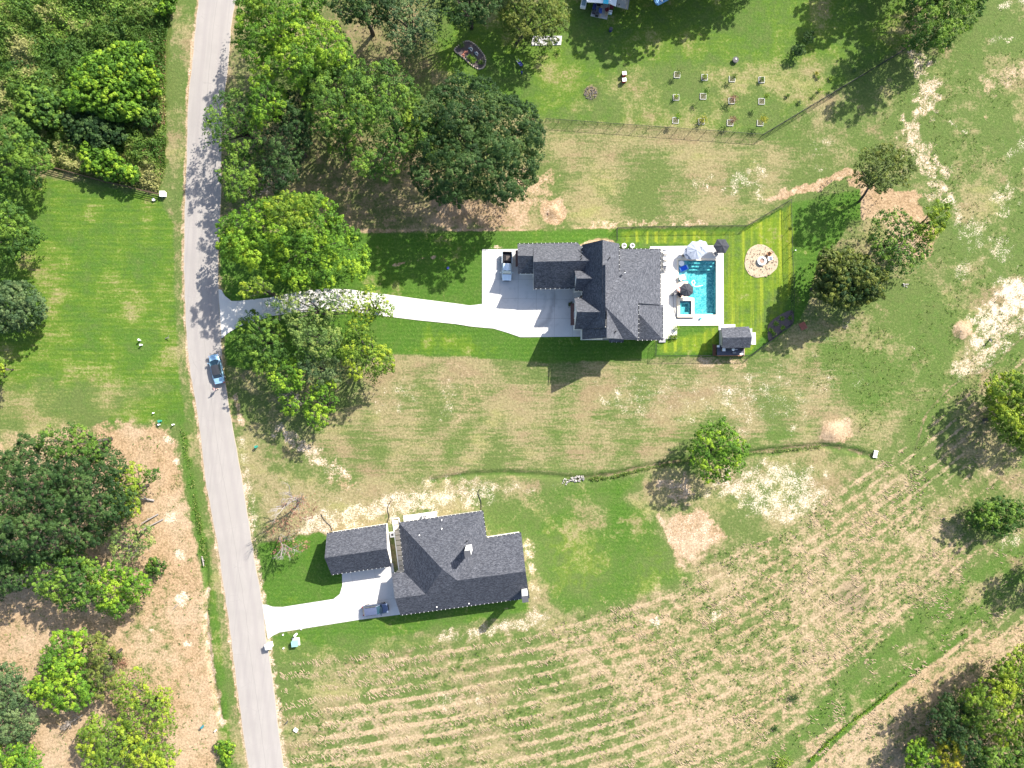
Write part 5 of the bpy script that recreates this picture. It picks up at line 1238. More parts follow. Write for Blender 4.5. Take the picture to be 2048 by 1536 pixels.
def crown_points(poly, htop, hedge, rng, sp=26, dens=1.0, flatk=.62, minr=9, sub=1.0, gap=0.0, lsize=.21):
    """lobed dome filling an outline seen from the camera; returns world arrays"""
    P = np.array(poly, float); x0, y0 = P.min(0); x1, y1 = P.max(0)
    N = int((x1-x0)*(y1-y0)/sp**2*9)+30
    cx = rng.uniform(x0, x1, N); cy = rng.uniform(y0, y1, N); ins = inside(cx, cy, poly); d = dist_line(cx, cy, poly, True)
    ok = ins & (d > minr*.55); cx, cy, d = cx[ok], cy[ok], d[ok]
    if len(cx) == 0: cx, cy, d = np.array([P[:, 0].mean()]), np.array([P[:, 1].mean()]), np.array([minr])
    dm = max(d.max(), 1); L = []
    for x, y, dd in zip(cx, cy, d):
        r = min(sp*rng.uniform(.38, .9), dd*1.2+3); r = max(r, minr*.6)
        if all((x-a)**2+(y-b)**2 > (.50*(r+c_))**2 for a, b, c_, _ in L):
            f = min(1, dd/(dm*.72)); L.append((x, y, r, hedge+(htop-hedge)*math.sqrt(max(0, 1-(1-f)**2))+rng.uniform(-.34, .12)*(htop-hedge)))
    C, Nn, Sz, H = [], [], [], []; lob = []
    for (x, y, r, h) in L:
        if rng.rand() < gap+.03: continue
        c = np.array(W(x, y, h-r*.5)); rm = r*(1-h/HC)/S; lob.append((c, rm)); lh = rng.rand()
        ncl = max(5, int(rm*rm*10*sub)); nl = int(max(12, rm*rm*math.pi*140*dens/ncl))
        for k in range(ncl):
            z = rng.uniform(-.25, 1); a = rng.uniform(0, 2*math.pi); q = math.sqrt(1-z*z) if z < 1 else 0; dr = np.array([q*math.cos(a), q*math.sin(a), z])
            rr = rng.uniform(.66, 1.06)*rm; cc = c+dr*np.array([rr, rr, rr*flatk*1.25]); cr = rng.uniform(.22, .56)*min(1.0, .45+rm*.3)
            ld = rng.normal(size=(nl, 3)); ld[:, 2] = np.abs(ld[:, 2])*.9-.15; ld /= np.linalg.norm(ld, axis=1, keepdims=True)
            rad = cr*rng.uniform(.55, 1.12, nl)[:, None]
            C.append(cc+ld*rad*np.array([1, 1, .8])); nn = ld*.75+dr*.55+rng.normal(size=(nl, 3))*.38+np.array([0, 0, .22]); nn /= np.linalg.norm(nn, axis=1, keepdims=True); Nn.append(nn)
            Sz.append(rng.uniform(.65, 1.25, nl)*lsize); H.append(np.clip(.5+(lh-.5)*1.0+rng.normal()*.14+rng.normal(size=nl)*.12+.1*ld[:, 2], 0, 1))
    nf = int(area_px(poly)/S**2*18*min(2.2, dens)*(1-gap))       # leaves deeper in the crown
    if nf > 20:
        fx = rng.uniform(x0, x1, nf*2); fy = rng.uniform(y0, y1, nf*2); ok = inside(fx, fy, poly); fx, fy = fx[ok][:nf], fy[ok][:nf]
        fd = np.clip(dist_line(fx, fy, poly, True)/dm, 0, 1); fh = (hedge+(htop-hedge)*np.sqrt(1-(1-fd)**2))*rng.uniform(.62, .86, len(fx))
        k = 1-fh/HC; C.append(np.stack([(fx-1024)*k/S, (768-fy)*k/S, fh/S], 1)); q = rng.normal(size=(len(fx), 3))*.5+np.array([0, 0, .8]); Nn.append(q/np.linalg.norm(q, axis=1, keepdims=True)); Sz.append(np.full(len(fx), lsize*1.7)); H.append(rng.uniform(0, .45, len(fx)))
    return np.concatenate(C), np.concatenate(Nn), np.concatenate(Sz), np.concatenate(H), lob
def trunk_mesh(base, lob, rng, r0=.28, mat=None, parent=None, origin=Vector(), twigs=0):
    m = MB(); base = Vector(base); hb = np.mean([l[0] for l in lob], axis=0); top = Vector(hb); fork = base.lerp(top, .45); fork.z = base.z+(top.z-base.z)*.42
    m.tube([base-Vector((0, 0, .2))-origin, base.lerp(fork, .5)+Vector((rng.uniform(-.15, .15), rng.uniform(-.15, .15), 0))-origin, fork-origin], r0, 7, r1=r0*.75)
    idx = rng.permutation(len(lob))[:min(len(lob), 14)]
    for i in idx:
        e = Vector(lob[i][0])-Vector((0, 0, lob[i][1]*.5)); mid = fork.lerp(e, .5)+Vector((rng.uniform(-.4, .4), rng.uniform(-.4, .4), rng.uniform(-.2, .5)))
        m.tube([fork-origin, mid-origin, e-origin], r0*.5, 5, r1=r0*.12)
    return m.build('trunk', mat or BARK, parent, smooth=True)
SEED = [100]
def tree(name, label, cat, poly, htop, hedge, pal, base=None, group=None, jit=7, bark=None, r0=None, extra=(), **kw):
    hf = {G_N: 1.36, G_S: 1.32, G_L: 1.38}.get(group, 1.0); htop *= hf; hedge *= hf*1.05
    extra = [(a, b, c*hf, d*hf, e) for a, b, c, d, e in extra]
    SEED[0] += 1; rng = np.random.RandomState(SEED[0])
    ccx = sum(p[0] for p in poly)/len(poly); ccy = sum(p[1] for p in poly)/len(poly); gf = {G_N: 1.12, G_S: 1.07, G_L: 1.17}.get(group, 1.05)
    poly = [(ccx+(p[0]-ccx)*gf, ccy+(p[1]-ccy)*gf) for p in poly]
    # roughen the outline
    Q = []
    for i in range(len(poly)):
        a, b = poly[i], poly[(i+1) % len(poly)]
        for f in (0, .33, .66): Q.append((a[0]+(b[0]-a[0])*f+rng.uniform(-jit, jit), a[1]+(b[1]-a[1])*f+rng.uniform(-jit, jit)))
    C, N, Sz, H, lob = crown_points(Q, htop, hedge, rng, **kw)
    cm = C.mean(0)
    bs = W(*base) if base else Vector((cm[0], cm[1], 0)); bs.z = 0
    t = thing(name, label, cat, bs, 0, group)
    trunk_mesh(bs, lob, rng, r0 or .1+.0022*htop, bark, t, bs)
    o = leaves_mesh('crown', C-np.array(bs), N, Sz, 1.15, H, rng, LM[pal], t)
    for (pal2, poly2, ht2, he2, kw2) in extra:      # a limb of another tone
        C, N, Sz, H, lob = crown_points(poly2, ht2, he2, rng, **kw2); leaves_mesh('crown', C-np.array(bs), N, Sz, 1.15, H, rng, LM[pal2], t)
    return t
G_N = 'trees of the grove north of the long driveway'; G_S = 'trees of the grove south of the long driveway'; G_L = 'trees on the bare soil at the lower left'
tree('oak_tree', 'big round dark-green tree standing alone between the grove and the north garden fence', 'tree', [(905, 158), (958, 150), (1008, 190), (1058, 213), (1086, 252), (1078, 310), (1060, 350), (1048, 385), (1003, 410), (960, 393), (920, 404), (868, 398), (830, 368), (822, 320), (832, 268), (838, 220), (872, 182)], 178, 92, 'dark', sp=30, dens=1.25, extra=[('mid', [(848, 228), (885, 205), (905, 250), (880, 300), (850, 330), (838, 280)], 150, 125, dict(sp=15, dens=.7))])
tree('ash_tree', 'bright-green clumpy tree at the top of the picture next to the road', 'tree', [(487, -20), (560, -30), (640, -10), (640, 30), (600, 45), (560, 110), (500, 122), (482, 85)], 125, 60, 'bright', group=G_N, sp=26, extra=[('yellow', [(485, -10), (530, -15), (540, 20), (495, 28)], 128, 100, dict(sp=15))])
tree('ash_tree', 'bright-green tree with rounded clumps below the road-side one, near the top', 'tree', [(560, 40), (625, 28), (660, 50), (690, 80), (700, 110), (688, 150), (640, 150), (600, 180), (560, 150), (500, 140), (545, 100)], 128, 70, 'bright', group=G_N, sp=24)
tree('ash_tree', 'mid-green tree of the grove just above its centre', 'tree', [(640, 132), (700, 118), (730, 135), (745, 170), (742, 230), (735, 262), (690, 270), (632, 262), (612, 215), (620, 168)], 118, 60, 'mid', group=G_N, sp=26)
tree('ash_tree', 'tree with a yellowing right edge beside the big round dark one', 'tree', [(748, 140), (792, 130), (815, 160), (832, 190), (842, 235), (835, 262), (818, 300), (800, 340), (770, 352), (722, 340), (712, 300), (740, 262), (742, 200)], 108, 45, 'mid', group=G_N, sp=25, dens=.95, gap=.06, extra=[('yellow', [(815, 180), (843, 200), (842, 250), (815, 265), (800, 235)], 95, 72, dict(sp=16, dens=.8))])
tree('ash_tree', 'fresh-green tree with slanting branches in the left middle of the grove', 'tree', [(503, 160), (530, 148), (560, 175), (580, 205), (570, 240), (545, 232), (530, 260), (498, 240), (500, 200)], 110, 60, 'bright', group=G_N, sp=20, dens=.8)
tree('elm_tree', 'dark-green tree in the middle of the grove south of the fresh-green one', 'tree', [(560, 195), (612, 190), (620, 240), (612, 300), (600, 345), (560, 372), (528, 360), (520, 300), (545, 250)], 100, 42, 'dark', group=G_N, sp=22, gap=.1)
tree('elm_tree', 'tree at the road edge of the grove with bare grey twigs reaching over the road', 'tree', [(414, 230), (432, 202), (480, 180), (505, 205), (530, 245), (530, 285), (500, 312), (460, 300), (435, 290), (414, 292)], 92, 45, 'mid', group=G_N, sp=20, dens=.55, gap=.14)
tree('elm_tree', 'soft green tree near the road just north of the yellow-green tree', 'tree', [(450, 292), (480, 300), (505, 318), (520, 350), (512, 392), (480, 406), (452, 388), (444, 345)], 82, 40, 'mid', group=G_N, sp=20, dens=.75)
tree('elm_tree', 'small loose tree hanging at the south side of the grove with bare ground either side', 'tree', [(660, 262), (705, 270), (712, 300), (700, 325), (670, 322), (655, 292)], 66, 34, 'mid', group=G_N, sp=15, dens=.6, gap=.2)
tree('elm_tree', 'dark shadowed tree of the grove behind the top bright ones', 'tree', [(640, -20), (720, -30), (790, -20), (770, 30), (735, 50), (690, 45), (660, 20)], 105, 60, 'dark', group=G_N, sp=24)
tree('elm_tree', 'grey-green drooping tree near the top left of the north yard', 'tree', [(770, -20), (850, -20), (880, 20), (872, 70), (840, 112), (800, 108), (768, 60)], 92, 36, 'grey', group=G_N, sp=20, dens=.9, gap=.06)
tree('elm_tree', 'dark tree at the top edge above the curved flower bed', 'tree', [(870, -40), (990, -40), (1000, 10), (965, 45), (915, 52), (885, 30)], 96, 46, 'dark', group=G_N, sp=22)
tree('cedar_tree', 'olive-toned feathery tree with a forked trunk shadow beside the flower bed', 'tree', [(1000, 30), (1022, 0), (1060, -20), (1122, -15), (1136, 22), (1130, 60), (1095, 92), (1052, 95), (1022, 72), (1003, 55)], 92, 48, 'olive', base=(1032, 86), sp=20, dens=.75)
YG = [(441, 448), (465, 424), (500, 412), (522, 398), (556, 384), (600, 394), (625, 388), (655, 405), (680, 430), (708, 468), (736, 508), (724, 552), (692, 552), (650, 576), (602, 580), (560, 560), (500, 542), (452, 520), (438, 486)]
tree('maple_tree', 'large yellow-green tree between the road and the long driveway', 'tree', YG, 155, 74, 'bright', sp=27, dens=1.1, extra=[('yellow', [(520, 400), (560, 385), (625, 388), (640, 420), (600, 480), (560, 460)], 164, 130, dict(sp=18, dens=.9)), ('yellow', [(450, 440), (500, 470), (520, 520), (480, 530), (450, 500)], 118, 96, dict(sp=16, dens=.8)), ('pale', [(570, 545), (640, 555), (625, 585), (580, 582)], 84, 60, dict(sp=14, dens=.6))])
tree('maple_limb', 'bright yellow-green high limb over the north kerb of the long driveway', 'tree', [(474, 592), (490, 566), (512, 548), (540, 565), (538, 588), (508, 602)], 150, 118, 'yellow', sp=13, dens=.9, minr=6)  # high limb of the maple built as its own tree, raised out of its shade
G_S = 'trees of the grove south of the long driveway'
tree('elm_tree', 'mid-green tree beside the road, just south of the driveway mouth', 'tree', [(476, 655), (500, 625), (540, 630), (565, 650), (575, 690), (560, 735), (520, 745), (480, 722)], 82, 36, 'mid', group=G_S, sp=21, dens=.85)
tree('elm_tree', 'thin pale-leaved tree spreading over the driveway from the south', 'tree', [(535, 600), (560, 590), (600, 582), (650, 590), (690, 582), (705, 620), (665, 655), (610, 662), (560, 640)], 90, 52, 'pale', group=G_S, sp=18, dens=.45, gap=.22)
tree('elm_tree', 'star-leaved yellow-green tree reaching farthest east over the driveway', 'tree', [(700, 590), (730, 578), (762, 590), (788, 612), (775, 636), (740, 645), (705, 630)], 84, 44, 'yellow', group=G_S, sp=16, dens=.55, gap=.1)
tree('elm_tree', 'olive tree forming the east edge of the southern grove', 'tree', [(690, 645), (735, 640), (748, 680), (785, 690), (786, 735), (752, 762), (705, 752), (682, 705)], 92, 36, 'yellow', group=G_S, sp=21, dens=.8)
tree('elm_tree', 'light-green tree in the centre of the southern grove', 'tree', [(580, 650), (630, 640), (680, 655), (690, 700), (650, 712), (600, 700)], 98, 60, 'pale', group=G_S, sp=21, dens=.75, gap=.05)
tree('elm_tree', 'greyish shaded tree with bare limbs below the centre of the southern grove', 'tree', [(590, 705), (640, 712), (682, 715), (680, 755), (640, 775), (600, 752)], 70, 36, 'grey', group=G_S, sp=18, dens=.6, gap=.15)
tree('elm_tree', 'bright-green tree at the south-west of the southern grove', 'tree', [(533, 762), (552, 722), (590, 715), (608, 750), (606, 776), (565, 788), (538, 780)], 78, 38, 'bright', group=G_S, sp=18, dens=.85)
tree('elm_tree', 'small green tree at the southern tip of the southern grove', 'tree', [(612, 785), (640, 765), (668, 758), (674, 795), (655, 850), (622, 852), (610, 815)], 72, 34, 'bright', group=G_S, sp=17, dens=.8, gap=.06)
tree('elm_tree', 'half-bare small tree between the two southern tips of the grove', 'tree', [(560, 800), (585, 790), (598, 812), (582, 835), (562, 826)], 58, 34, 'bright', group=G_S, sp=11, dens=.5, minr=5)
# left edge
tree('pecan_tree', 'tall green tree at the left edge above the end of the rail fence', 'tree', [(-60, 250), (20, 235), (70, 260), (95, 300), (92, 340), (60, 372), (-60, 380)], 92, 40, 'mid', sp=26)
tree('pecan_tree', 'green tree at the left edge below the end of the rail fence', 'tree', [(-60, 385), (10, 390), (40, 420), (70, 440), (92, 478), (58, 500), (30, 525), (-60, 530)], 95, 38, 'mid', sp=23, dens=.95)
tree('cedar_tree', 'smooth grey-green round tree at the left edge of the left lawn', 'tree', [(-70, 580), (0, 566), (52, 564), (84, 590), (92, 620), (78, 650), (40, 662), (-70, 665)], 84, 22, 'grey', sp=16, dens=1.5, jit=2, flatk=.5)
tree('maple_tree', 'sliver of yellow-green tree at the left edge of the left lawn', 'tree', [(-40, 710), (6, 714), (14, 735), (4, 768), (-40, 770)], 70, 36, 'yellow', sp=15)
# lower left group
G_L = 'trees on the bare soil at the lower left'
tree('oak_tree', 'largest dark tree of the lower-left group at the left edge', 'tree', [(-50, 960), (20, 925), (60, 890), (95, 905), (150, 915), (200, 900), (235, 935), (238, 975), (250, 1010), (205, 1050), (190, 1080), (120, 1105), (70, 1110), (30, 1120), (-50, 1130)], 118, 52, 'dark', group=G_L, sp=26, dens=1.1)
tree('oak_tree', 'mid-green tree topping the lower-left group beside the curved tyre ruts', 'tree', [(64, 885), (105, 862), (150, 856), (185, 872), (213, 878), (205, 905), (175, 928), (130, 915), (92, 905)], 102, 60, 'mid', group=G_L, sp=20, dens=.8, gap=.1)
tree('oak_tree', 'light-green tree on the right of the lower-left group next to the fallen limb', 'tree', [(228, 945), (262, 930), (290, 945), (285, 985), (280, 1030), (230, 1035), (212, 1010), (222, 975)], 74, 36, 'yellow', group=G_L, sp=17, dens=.65, gap=.1, extra=[('mid', [(290, 942), (318, 933), (322, 955), (298, 968)], 62, 46, dict(sp=11, minr=5, dens=.7))])
tree('oak_tree', 'half-dead grey and pale-green tree on the right of the lower-left group', 'tree', [(192, 1050), (240, 1038), (300, 1052), (302, 1080), (268, 1118), (230, 1112), (200, 1080)], 58, 30, 'pale', group=G_L, sp=15, dens=.42, gap=.2)
tree('oak_tree', 'bright green tree at the south-east of the lower-left group', 'tree', [(185, 1152), (212, 1138), (250, 1132), (288, 1148), (297, 1185), (272, 1202), (235, 1222), (190, 1205)], 76, 34, 'bright', group=G_L, sp=19)
tree('oak_tree', 'olive-green tree along the south side of the lower-left group', 'tree', [(48, 1122), (100, 1108), (160, 1100), (195, 1140), (185, 1190), (150, 1215), (100, 1195), (60, 1172)], 86, 44, 'mid', group=G_L, sp=21)
tree('oak_tree', 'dark green tree at the left edge below the largest dark one', 'tree', [(-40, 1112), (20, 1115), (44, 1145), (38, 1180), (10, 1192), (-40, 1190)], 88, 44, 'dark', group=G_L, sp=20)
tree('juniper_bush', 'small round bush alone at the right of the lower-left group with a white stake', 'bush', [(288, 1128), (305, 1118), (326, 1120), (330, 1138), (315, 1155), (292, 1154)], 28, 10, 'mid', sp=11, minr=6, dens=1.2)
tree('maple_tree', 'bright yellow-green topped tree in the bottom-left group', 'tree', [(80, 1345), (88, 1300), (112, 1272), (150, 1258), (178, 1265), (172, 1300), (178, 1345), (190, 1400), (150, 1415), (100, 1412), (62, 1395), (52, 1365)], 98, 50, 'bright', sp=23, dens=1.1)
tree('cedar_tree', 'brownish olive tree right beside the yellow-green topped one at bottom left', 'tree', [(175, 1268), (210, 1275), (228, 1300), (225, 1350), (205, 1400), (180, 1400), (172, 1340)], 88, 46, 'olive', sp=19, extra=[('olive', [(222, 1300), (245, 1305), (240, 1325), (222, 1325)], 50, 36, dict(sp=10, minr=5))])
tree('maple_tree', 'spreading yellow-green tree with open branches at bottom left nearest the road', 'tree', [(222, 1375), (250, 1345), (290, 1330), (300, 1368), (345, 1385), (350, 1440), (345, 1475), (300, 1480), (250, 1450)], 84, 38, 'yellow', sp=18, dens=.6, gap=.1)
tree('maple_tree', 'mottled yellow-green tree on the bottom edge left of the road', 'tree', [(180, 1430), (240, 1440), (290, 1480), (345, 1490), (362, 1500), (330, 1560), (190, 1570), (155, 1480)], 88, 44, 'yellow', sp=22, dens=.95)
tree('elm_tree', 'grey-green tree at the left edge of the bottom-left group', 'tree', [(-40, 1345), (20, 1330), (50, 1345), (62, 1400), (78, 1440), (52, 1480), (-40, 1495)], 90, 40, 'grey', sp=22)
tree('elm_tree', 'bright green tree in the bottom-left corner of the picture', 'tree', [(-40, 1490), (40, 1482), (75, 1500), (88, 1545), (60, 1575), (-40, 1580)], 88, 40, 'bright', sp=21)
tree('elder_bush', 'leafy roadside bush left of the road at the bottom of the picture', 'bush', [(432, 1488), (450, 1478), (466, 1492), (465, 1520), (448, 1530), (434, 1512)], 22, 6, 'bright', sp=11, minr=6)
# right side
tree('ash_tree', 'lone green tree standing on the ditch in the middle of the right half', 'tree', [(1382, 905), (1392, 862), (1420, 846), (1445, 838), (1470, 862), (1492, 885), (1493, 915), (1478, 945), (1445, 955), (1430, 964), (1395, 948), (1380, 930)], 102, 44, 'bright', base=(1398, 893), sp=20, dens=.95)
tree('oak_tree', 'olive-green tree cut by the right edge halfway up the picture', 'tree', [(1968, 770), (1988, 748), (2040, 745), (2120, 750), (2130, 850), (2080, 900), (2040, 895), (2005, 878), (1982, 840), (1970, 800)], 92, 30, 'yellow', base=(1968, 840), sp=22, dens=1.1)
tree('holly_bush', 'dense rounded green bush near the right edge in the stubble field', 'bush', [(1936, 1032), (1955, 1002), (1990, 990), (2035, 1002), (2062, 1030), (2050, 1058), (2000, 1076), (1955, 1055)], 58, 14, 'mid', sp=17, dens=1.4)
tree('oak_tree', 'big olive tree in the bottom-right corner group, highest up the picture', 'tree', [(1920, 1400), (1955, 1362), (2000, 1325), (2050, 1295), (2120, 1300), (2130, 1440), (2070, 1480), (2010, 1490), (1960, 1470), (1930, 1440)], 105, 55, 'yellow', sp=24, dens=1.1)
tree('oak_tree', 'dark green tree on the left of the bottom-right corner group', 'tree', [(1850, 1425), (1880, 1398), (1935, 1400), (1960, 1460), (1985, 1500), (1960, 1540), (1900, 1500), (1860, 1462)], 84, 40, 'dark', sp=21)
tree('maple_tree', 'small bright green tree lowest on the left of the bottom-right corner group', 'tree', [(1804, 1505), (1822, 1478), (1850, 1478), (1872, 1505), (1875, 1550), (1820, 1555)], 62, 30, 'bright', sp=16)
tree('maple_tree', 'yellow-flecked tree on the bottom edge of the bottom-right corner group', 'tree', [(1868, 1478), (1900, 1462), (1928, 1490), (1930, 1530), (1900, 1560), (1872, 1530)], 70, 40, 'gold', sp=17, dens=.9)
tree('oak_tree', 'green tree filling the very bottom-right corner', 'tree', [(1945, 1500), (2000, 1490), (2060, 1480), (2130, 1500), (2130, 1600), (1950, 1600)], 90, 45, 'mid', sp=22)
tree('oak_tree', 'tree just outside the right edge whose leaning shadow reaches into the stubble field', 'tree', [(2072, 1130), (2110, 1100), (2160, 1120), (2160, 1170), (2110, 1190), (2080, 1170)], 80, 40, 'mid', sp=19)
tree('pine_tree', 'dense dark pine with golden tips east of the pool garden fence', 'tree', [(1626, 562), (1632, 530), (1650, 495), (1672, 492), (1700, 512), (1735, 515), (1765, 540), (1772, 565), (1760, 590), (1725, 612), (1690, 618), (1650, 602), (1628, 585)], 108, 34, 'olive', base=(1622, 578), sp=17, dens=1.2, lsize=.30, extra=[('dark', [(1650, 530), (1760, 530), (1765, 590), (1700, 612), (1650, 590)], 104, 40, dict(sp=16, dens=1.2))])
tree('elm_tree', 'sparse dark-green leaning tree between the pine and the olive tree', 'tree', [(1740, 455), (1765, 425), (1800, 412), (1825, 440), (1850, 475), (1862, 500), (1830, 545), (1790, 555), (1752, 520)], 84, 36, 'mid', base=(1745, 495), sp=17, dens=.7, gap=.12)
tree('cedar_tree', 'golden-olive tree leaning out to the right over the orange dirt', 'tree', [(1832, 455), (1850, 430), (1880, 402), (1902, 405), (1903, 430), (1885, 465), (1862, 478)], 80, 42, 'yellow', base=(1795, 480), sp=15, dens=.95, r0=.2)
tree('cedar_tree', 'olive tree with a long bare leaning trunk above the orange dirt', 'tree', [(1708, 345), (1722, 305), (1760, 288), (1800, 292), (1828, 315), (1832, 345), (1815, 368), (1790, 372), (1760, 392), (1725, 368)], 112, 66, 'olive', base=(1718, 404), sp=18, dens=.7, gap=.06, r0=.25)
tree('oak_tree', 'large dark green tree at the top right throwing a wide shadow over the fence', 'tree', [(1808, 100), (1812, 40), (1830, -30), (1840, -130), (1960, -160), (2010, -60), (1975, 0), (1950, 35), (1912, 72), (1888, 104), (1850, 92)], 138, 46, 'mid', sp=27, dens=1.1)
tree('oak_tree', 'tree beyond the top edge shading the north yard, nearer the right', 'tree', [(1735, -200), (1850, -225), (1872, -120), (1850, -72), (1790, -50), (1738, -78)], 125, 60, 'mid', sp=22, dens=2.2)
tree('oak_tree', 'tree beyond the top edge shading the yard behind the far house, left one', 'tree', [(1225, -150), (1290, -190), (1400, -190), (1425, -80), (1400, -26), (1340, -14), (1270, -16), (1232, -60)], 118, 66, 'mid', sp=22, dens=2.2)
tree('oak_tree', 'tree beyond the top edge shading the yard behind the far house, right one', 'tree', [(1400, -210), (1500, -220), (1585, -160), (1575, -85), (1490, -62), (1410, -70)], 125, 66, 'mid', sp=22, dens=2.2)
tree('oak_tree', 'tree beyond the top edge shading the flower bed', 'tree', [(985, -150), (1105, -165), (1135, -75), (1080, -34), (1000, -36)], 122, 64, 'mid', sp=22, dens=2)
# small shrubs in the top yard
for x, y, l in ((1617, 74, 'small dark shrub in the yard just left of the wide tree shadow, upper one'), (1598, 100, 'small dark shrub in the yard just left of the wide tree shadow, lower one')):
    tree('shrub', l, 'shrub', circ(x, y, 13, 8), 24, 6, 'dark', sp=9, minr=5, jit=2)
# weedy wood at the top left
for lab, poly, ht, he, pal, sp in (
    ('brightest feathery bush in the middle of the weedy wood at top left', [(118, 205), (140, 150), (170, 112), (228, 92), (280, 82), (300, 112), (318, 160), (318, 190), (285, 185), (290, 225), (240, 245), (200, 232), (150, 215)], 66, 22, 'bright', 18),
    ('yellow-green willow-like bush beside the rail fence', [(160, 300), (195, 285), (232, 300), (275, 335), (282, 362), (240, 362), (195, 352), (165, 335)], 42, 12, 'bright', 15),
    ('olive bush left of the brightest one in the weedy wood', [(40, 180), (85, 165), (125, 200), (120, 250), (70, 262), (35, 225)], 52, 16, 'mid', 17),
    ('dark bush below the brightest one in the weedy wood', [(120, 225), (180, 225), (245, 245), (250, 285), (190, 300), (140, 285)], 40, 14, 'dark', 16),
    ('green bush at the right of the weedy wood facing the road verge', [(285, 195), (318, 200), (325, 240), (300, 262), (270, 250), (262, 220)], 34, 10, 'mid', 13),
    ('pale reed-like bush at the top right corner of the weedy wood', [(316, -20), (352, -20), (350, 18), (330, 38), (316, 20)], 30, 10, 'bright', 11)):
    tree('bush', lab, 'bush', poly, ht, he, pal, group='bushes in the weedy wood at top left', sp=sp, dens=1.15, lsize=.3)
def brush_mass(name, label, poly, h, pal, n, seed, size=.34, spread=1.0):
    rng = np.random.RandomState(seed); P = np.array(poly, float); x = rng.uniform(P[:, 0].min(), P[:, 0].max(), n*2); y = rng.uniform(P[:, 1].min(), P[:, 1].max(), n*2)
    ok = inside(x, y, poly); x, y = x[ok][:n], y[ok][:n]; e = dist_line(x, y, poly, True)
    b = fbm(x, y, 34, seed, 4); c2 = fbm(x, y, 9, seed+5, 2); hh = h*np.clip((b-.28)*2.2, .06, 1)*np.clip(.3+e/14, 0, 1)*(.45+.9*c2); z = hh*rng.uniform(.6, 1, len(x))
    nr = rng.normal(size=(len(x), 3))*.6; nr[:, 2] = abs(nr[:, 2])+.55
    ex = .6; gx_ = (fbm(x+2, y, 34, seed, 4)-b); gy_ = (fbm(x, y+2, 34, seed, 4)-b); gx2 = fbm(x+2, y, 9, seed+5, 2)-c2; gy2 = fbm(x, y+2, 9, seed+5, 2)-c2
    nr[:, 0] -= (gx_*22+gx2*4)*ex; nr[:, 1] += (gy_*22+gy2*4)*ex; nr /= np.linalg.norm(nr, axis=1, keepdims=True)
    C = np.stack([(x-1024)/S, (768-y)/S, z/S], 1); hue = np.clip((fbm(x, y, 60, seed+9, 4)-.5)*3.2+.45+rng.normal(size=len(x))*.16, 0, 1)
    o = leaves_mesh(name, C, nr, rng.uniform(.6, 1.4, len(x))*size, 1.3, hue, rng, LM[pal]); tag(o, label, kind='stuff'); o['category'] = 'undergrowth'; return o
BR = [(-70, -60), (350, -60), (345, 20), (332, 80), (332, 200), (333, 330), (318, 384), (230, 362), (100, 332), (40, 330), (-70, 280)]
brush_mass('undergrowth', 'tangled weeds and brambles covering the top-left corner', BR, 26, 'weed', 90000, 3, .29)
brush_mass('tall_weeds', 'darker tall weeds growing among the brambles in the top-left corner', [(p[0]*.8, p[1]*.9) for p in BR], 30, 'mid', 9000, 8)
brush_mass('dry_weeds', 'brown dry weeds at the road side of the top-left brush', [(296, 60), (332, 80), (330, 350), (300, 370), (285, 300), (300, 200)], 10, 'red', 2500, 5, .2)
# ditch weeds
def strip_weeds(name, label, line, width, h, pal, n, seed, size=.2):
    rng = np.random.RandomState(seed); L = smooth_line([Vector((*p, 0)) for p in line], 8); idx = rng.randint(0, len(L)-1, n); f = rng.rand(n)
    a = np.array([L[i] for i in idx]); b = np.array([L[i+1] for i in idx]); p = a+(b-a)*f[:, None]; x = p[:, 0]+rng.normal(size=n)*width*.5; y = p[:, 1]+rng.normal(size=n)*width*.5
    k = fbm(x, y, 10, seed, 3) > .42; x, y = x[k], y[k]; z = rng.uniform(.1, 1, len(x))*h; nr = rng.normal(size=(len(x), 3)); nr[:, 2] = abs(nr[:, 2])+.3; nr /= np.linalg.norm(nr, axis=1, keepdims=True)
    o = leaves_mesh(name, np.stack([(x-1024)/S, (768-y)/S, z/S], 1), nr, rng.uniform(.6, 1.4, len(x))*size, 1.3, rng.rand(len(x)), rng, LM[pal]); tag(o, label, kind='stuff'); o['category'] = 'weeds'
strip_weeds('ditch_weeds', 'green weeds lining the ditch across the middle of the picture', [(1180, 958), (1230, 952), (1290, 937), (1400, 917), (1550, 902), (1640, 892)], 4, 4, 'weed', 2200, 4)
strip_weeds('roadside_weeds', 'green weeds in the roadside ditch at the left of the road', [(366, 850), (386, 980), (402, 1060), (412, 1130)], 6, 4, 'weed', 1200, 5)
strip_weeds('track_weeds', 'line of low weeds along the narrow track in the stubble field', [(1620, 1520), (1650, 1490), (1700, 1445), (1750, 1408), (1800, 1365)], 3, 5, 'bright', 1500, 6)
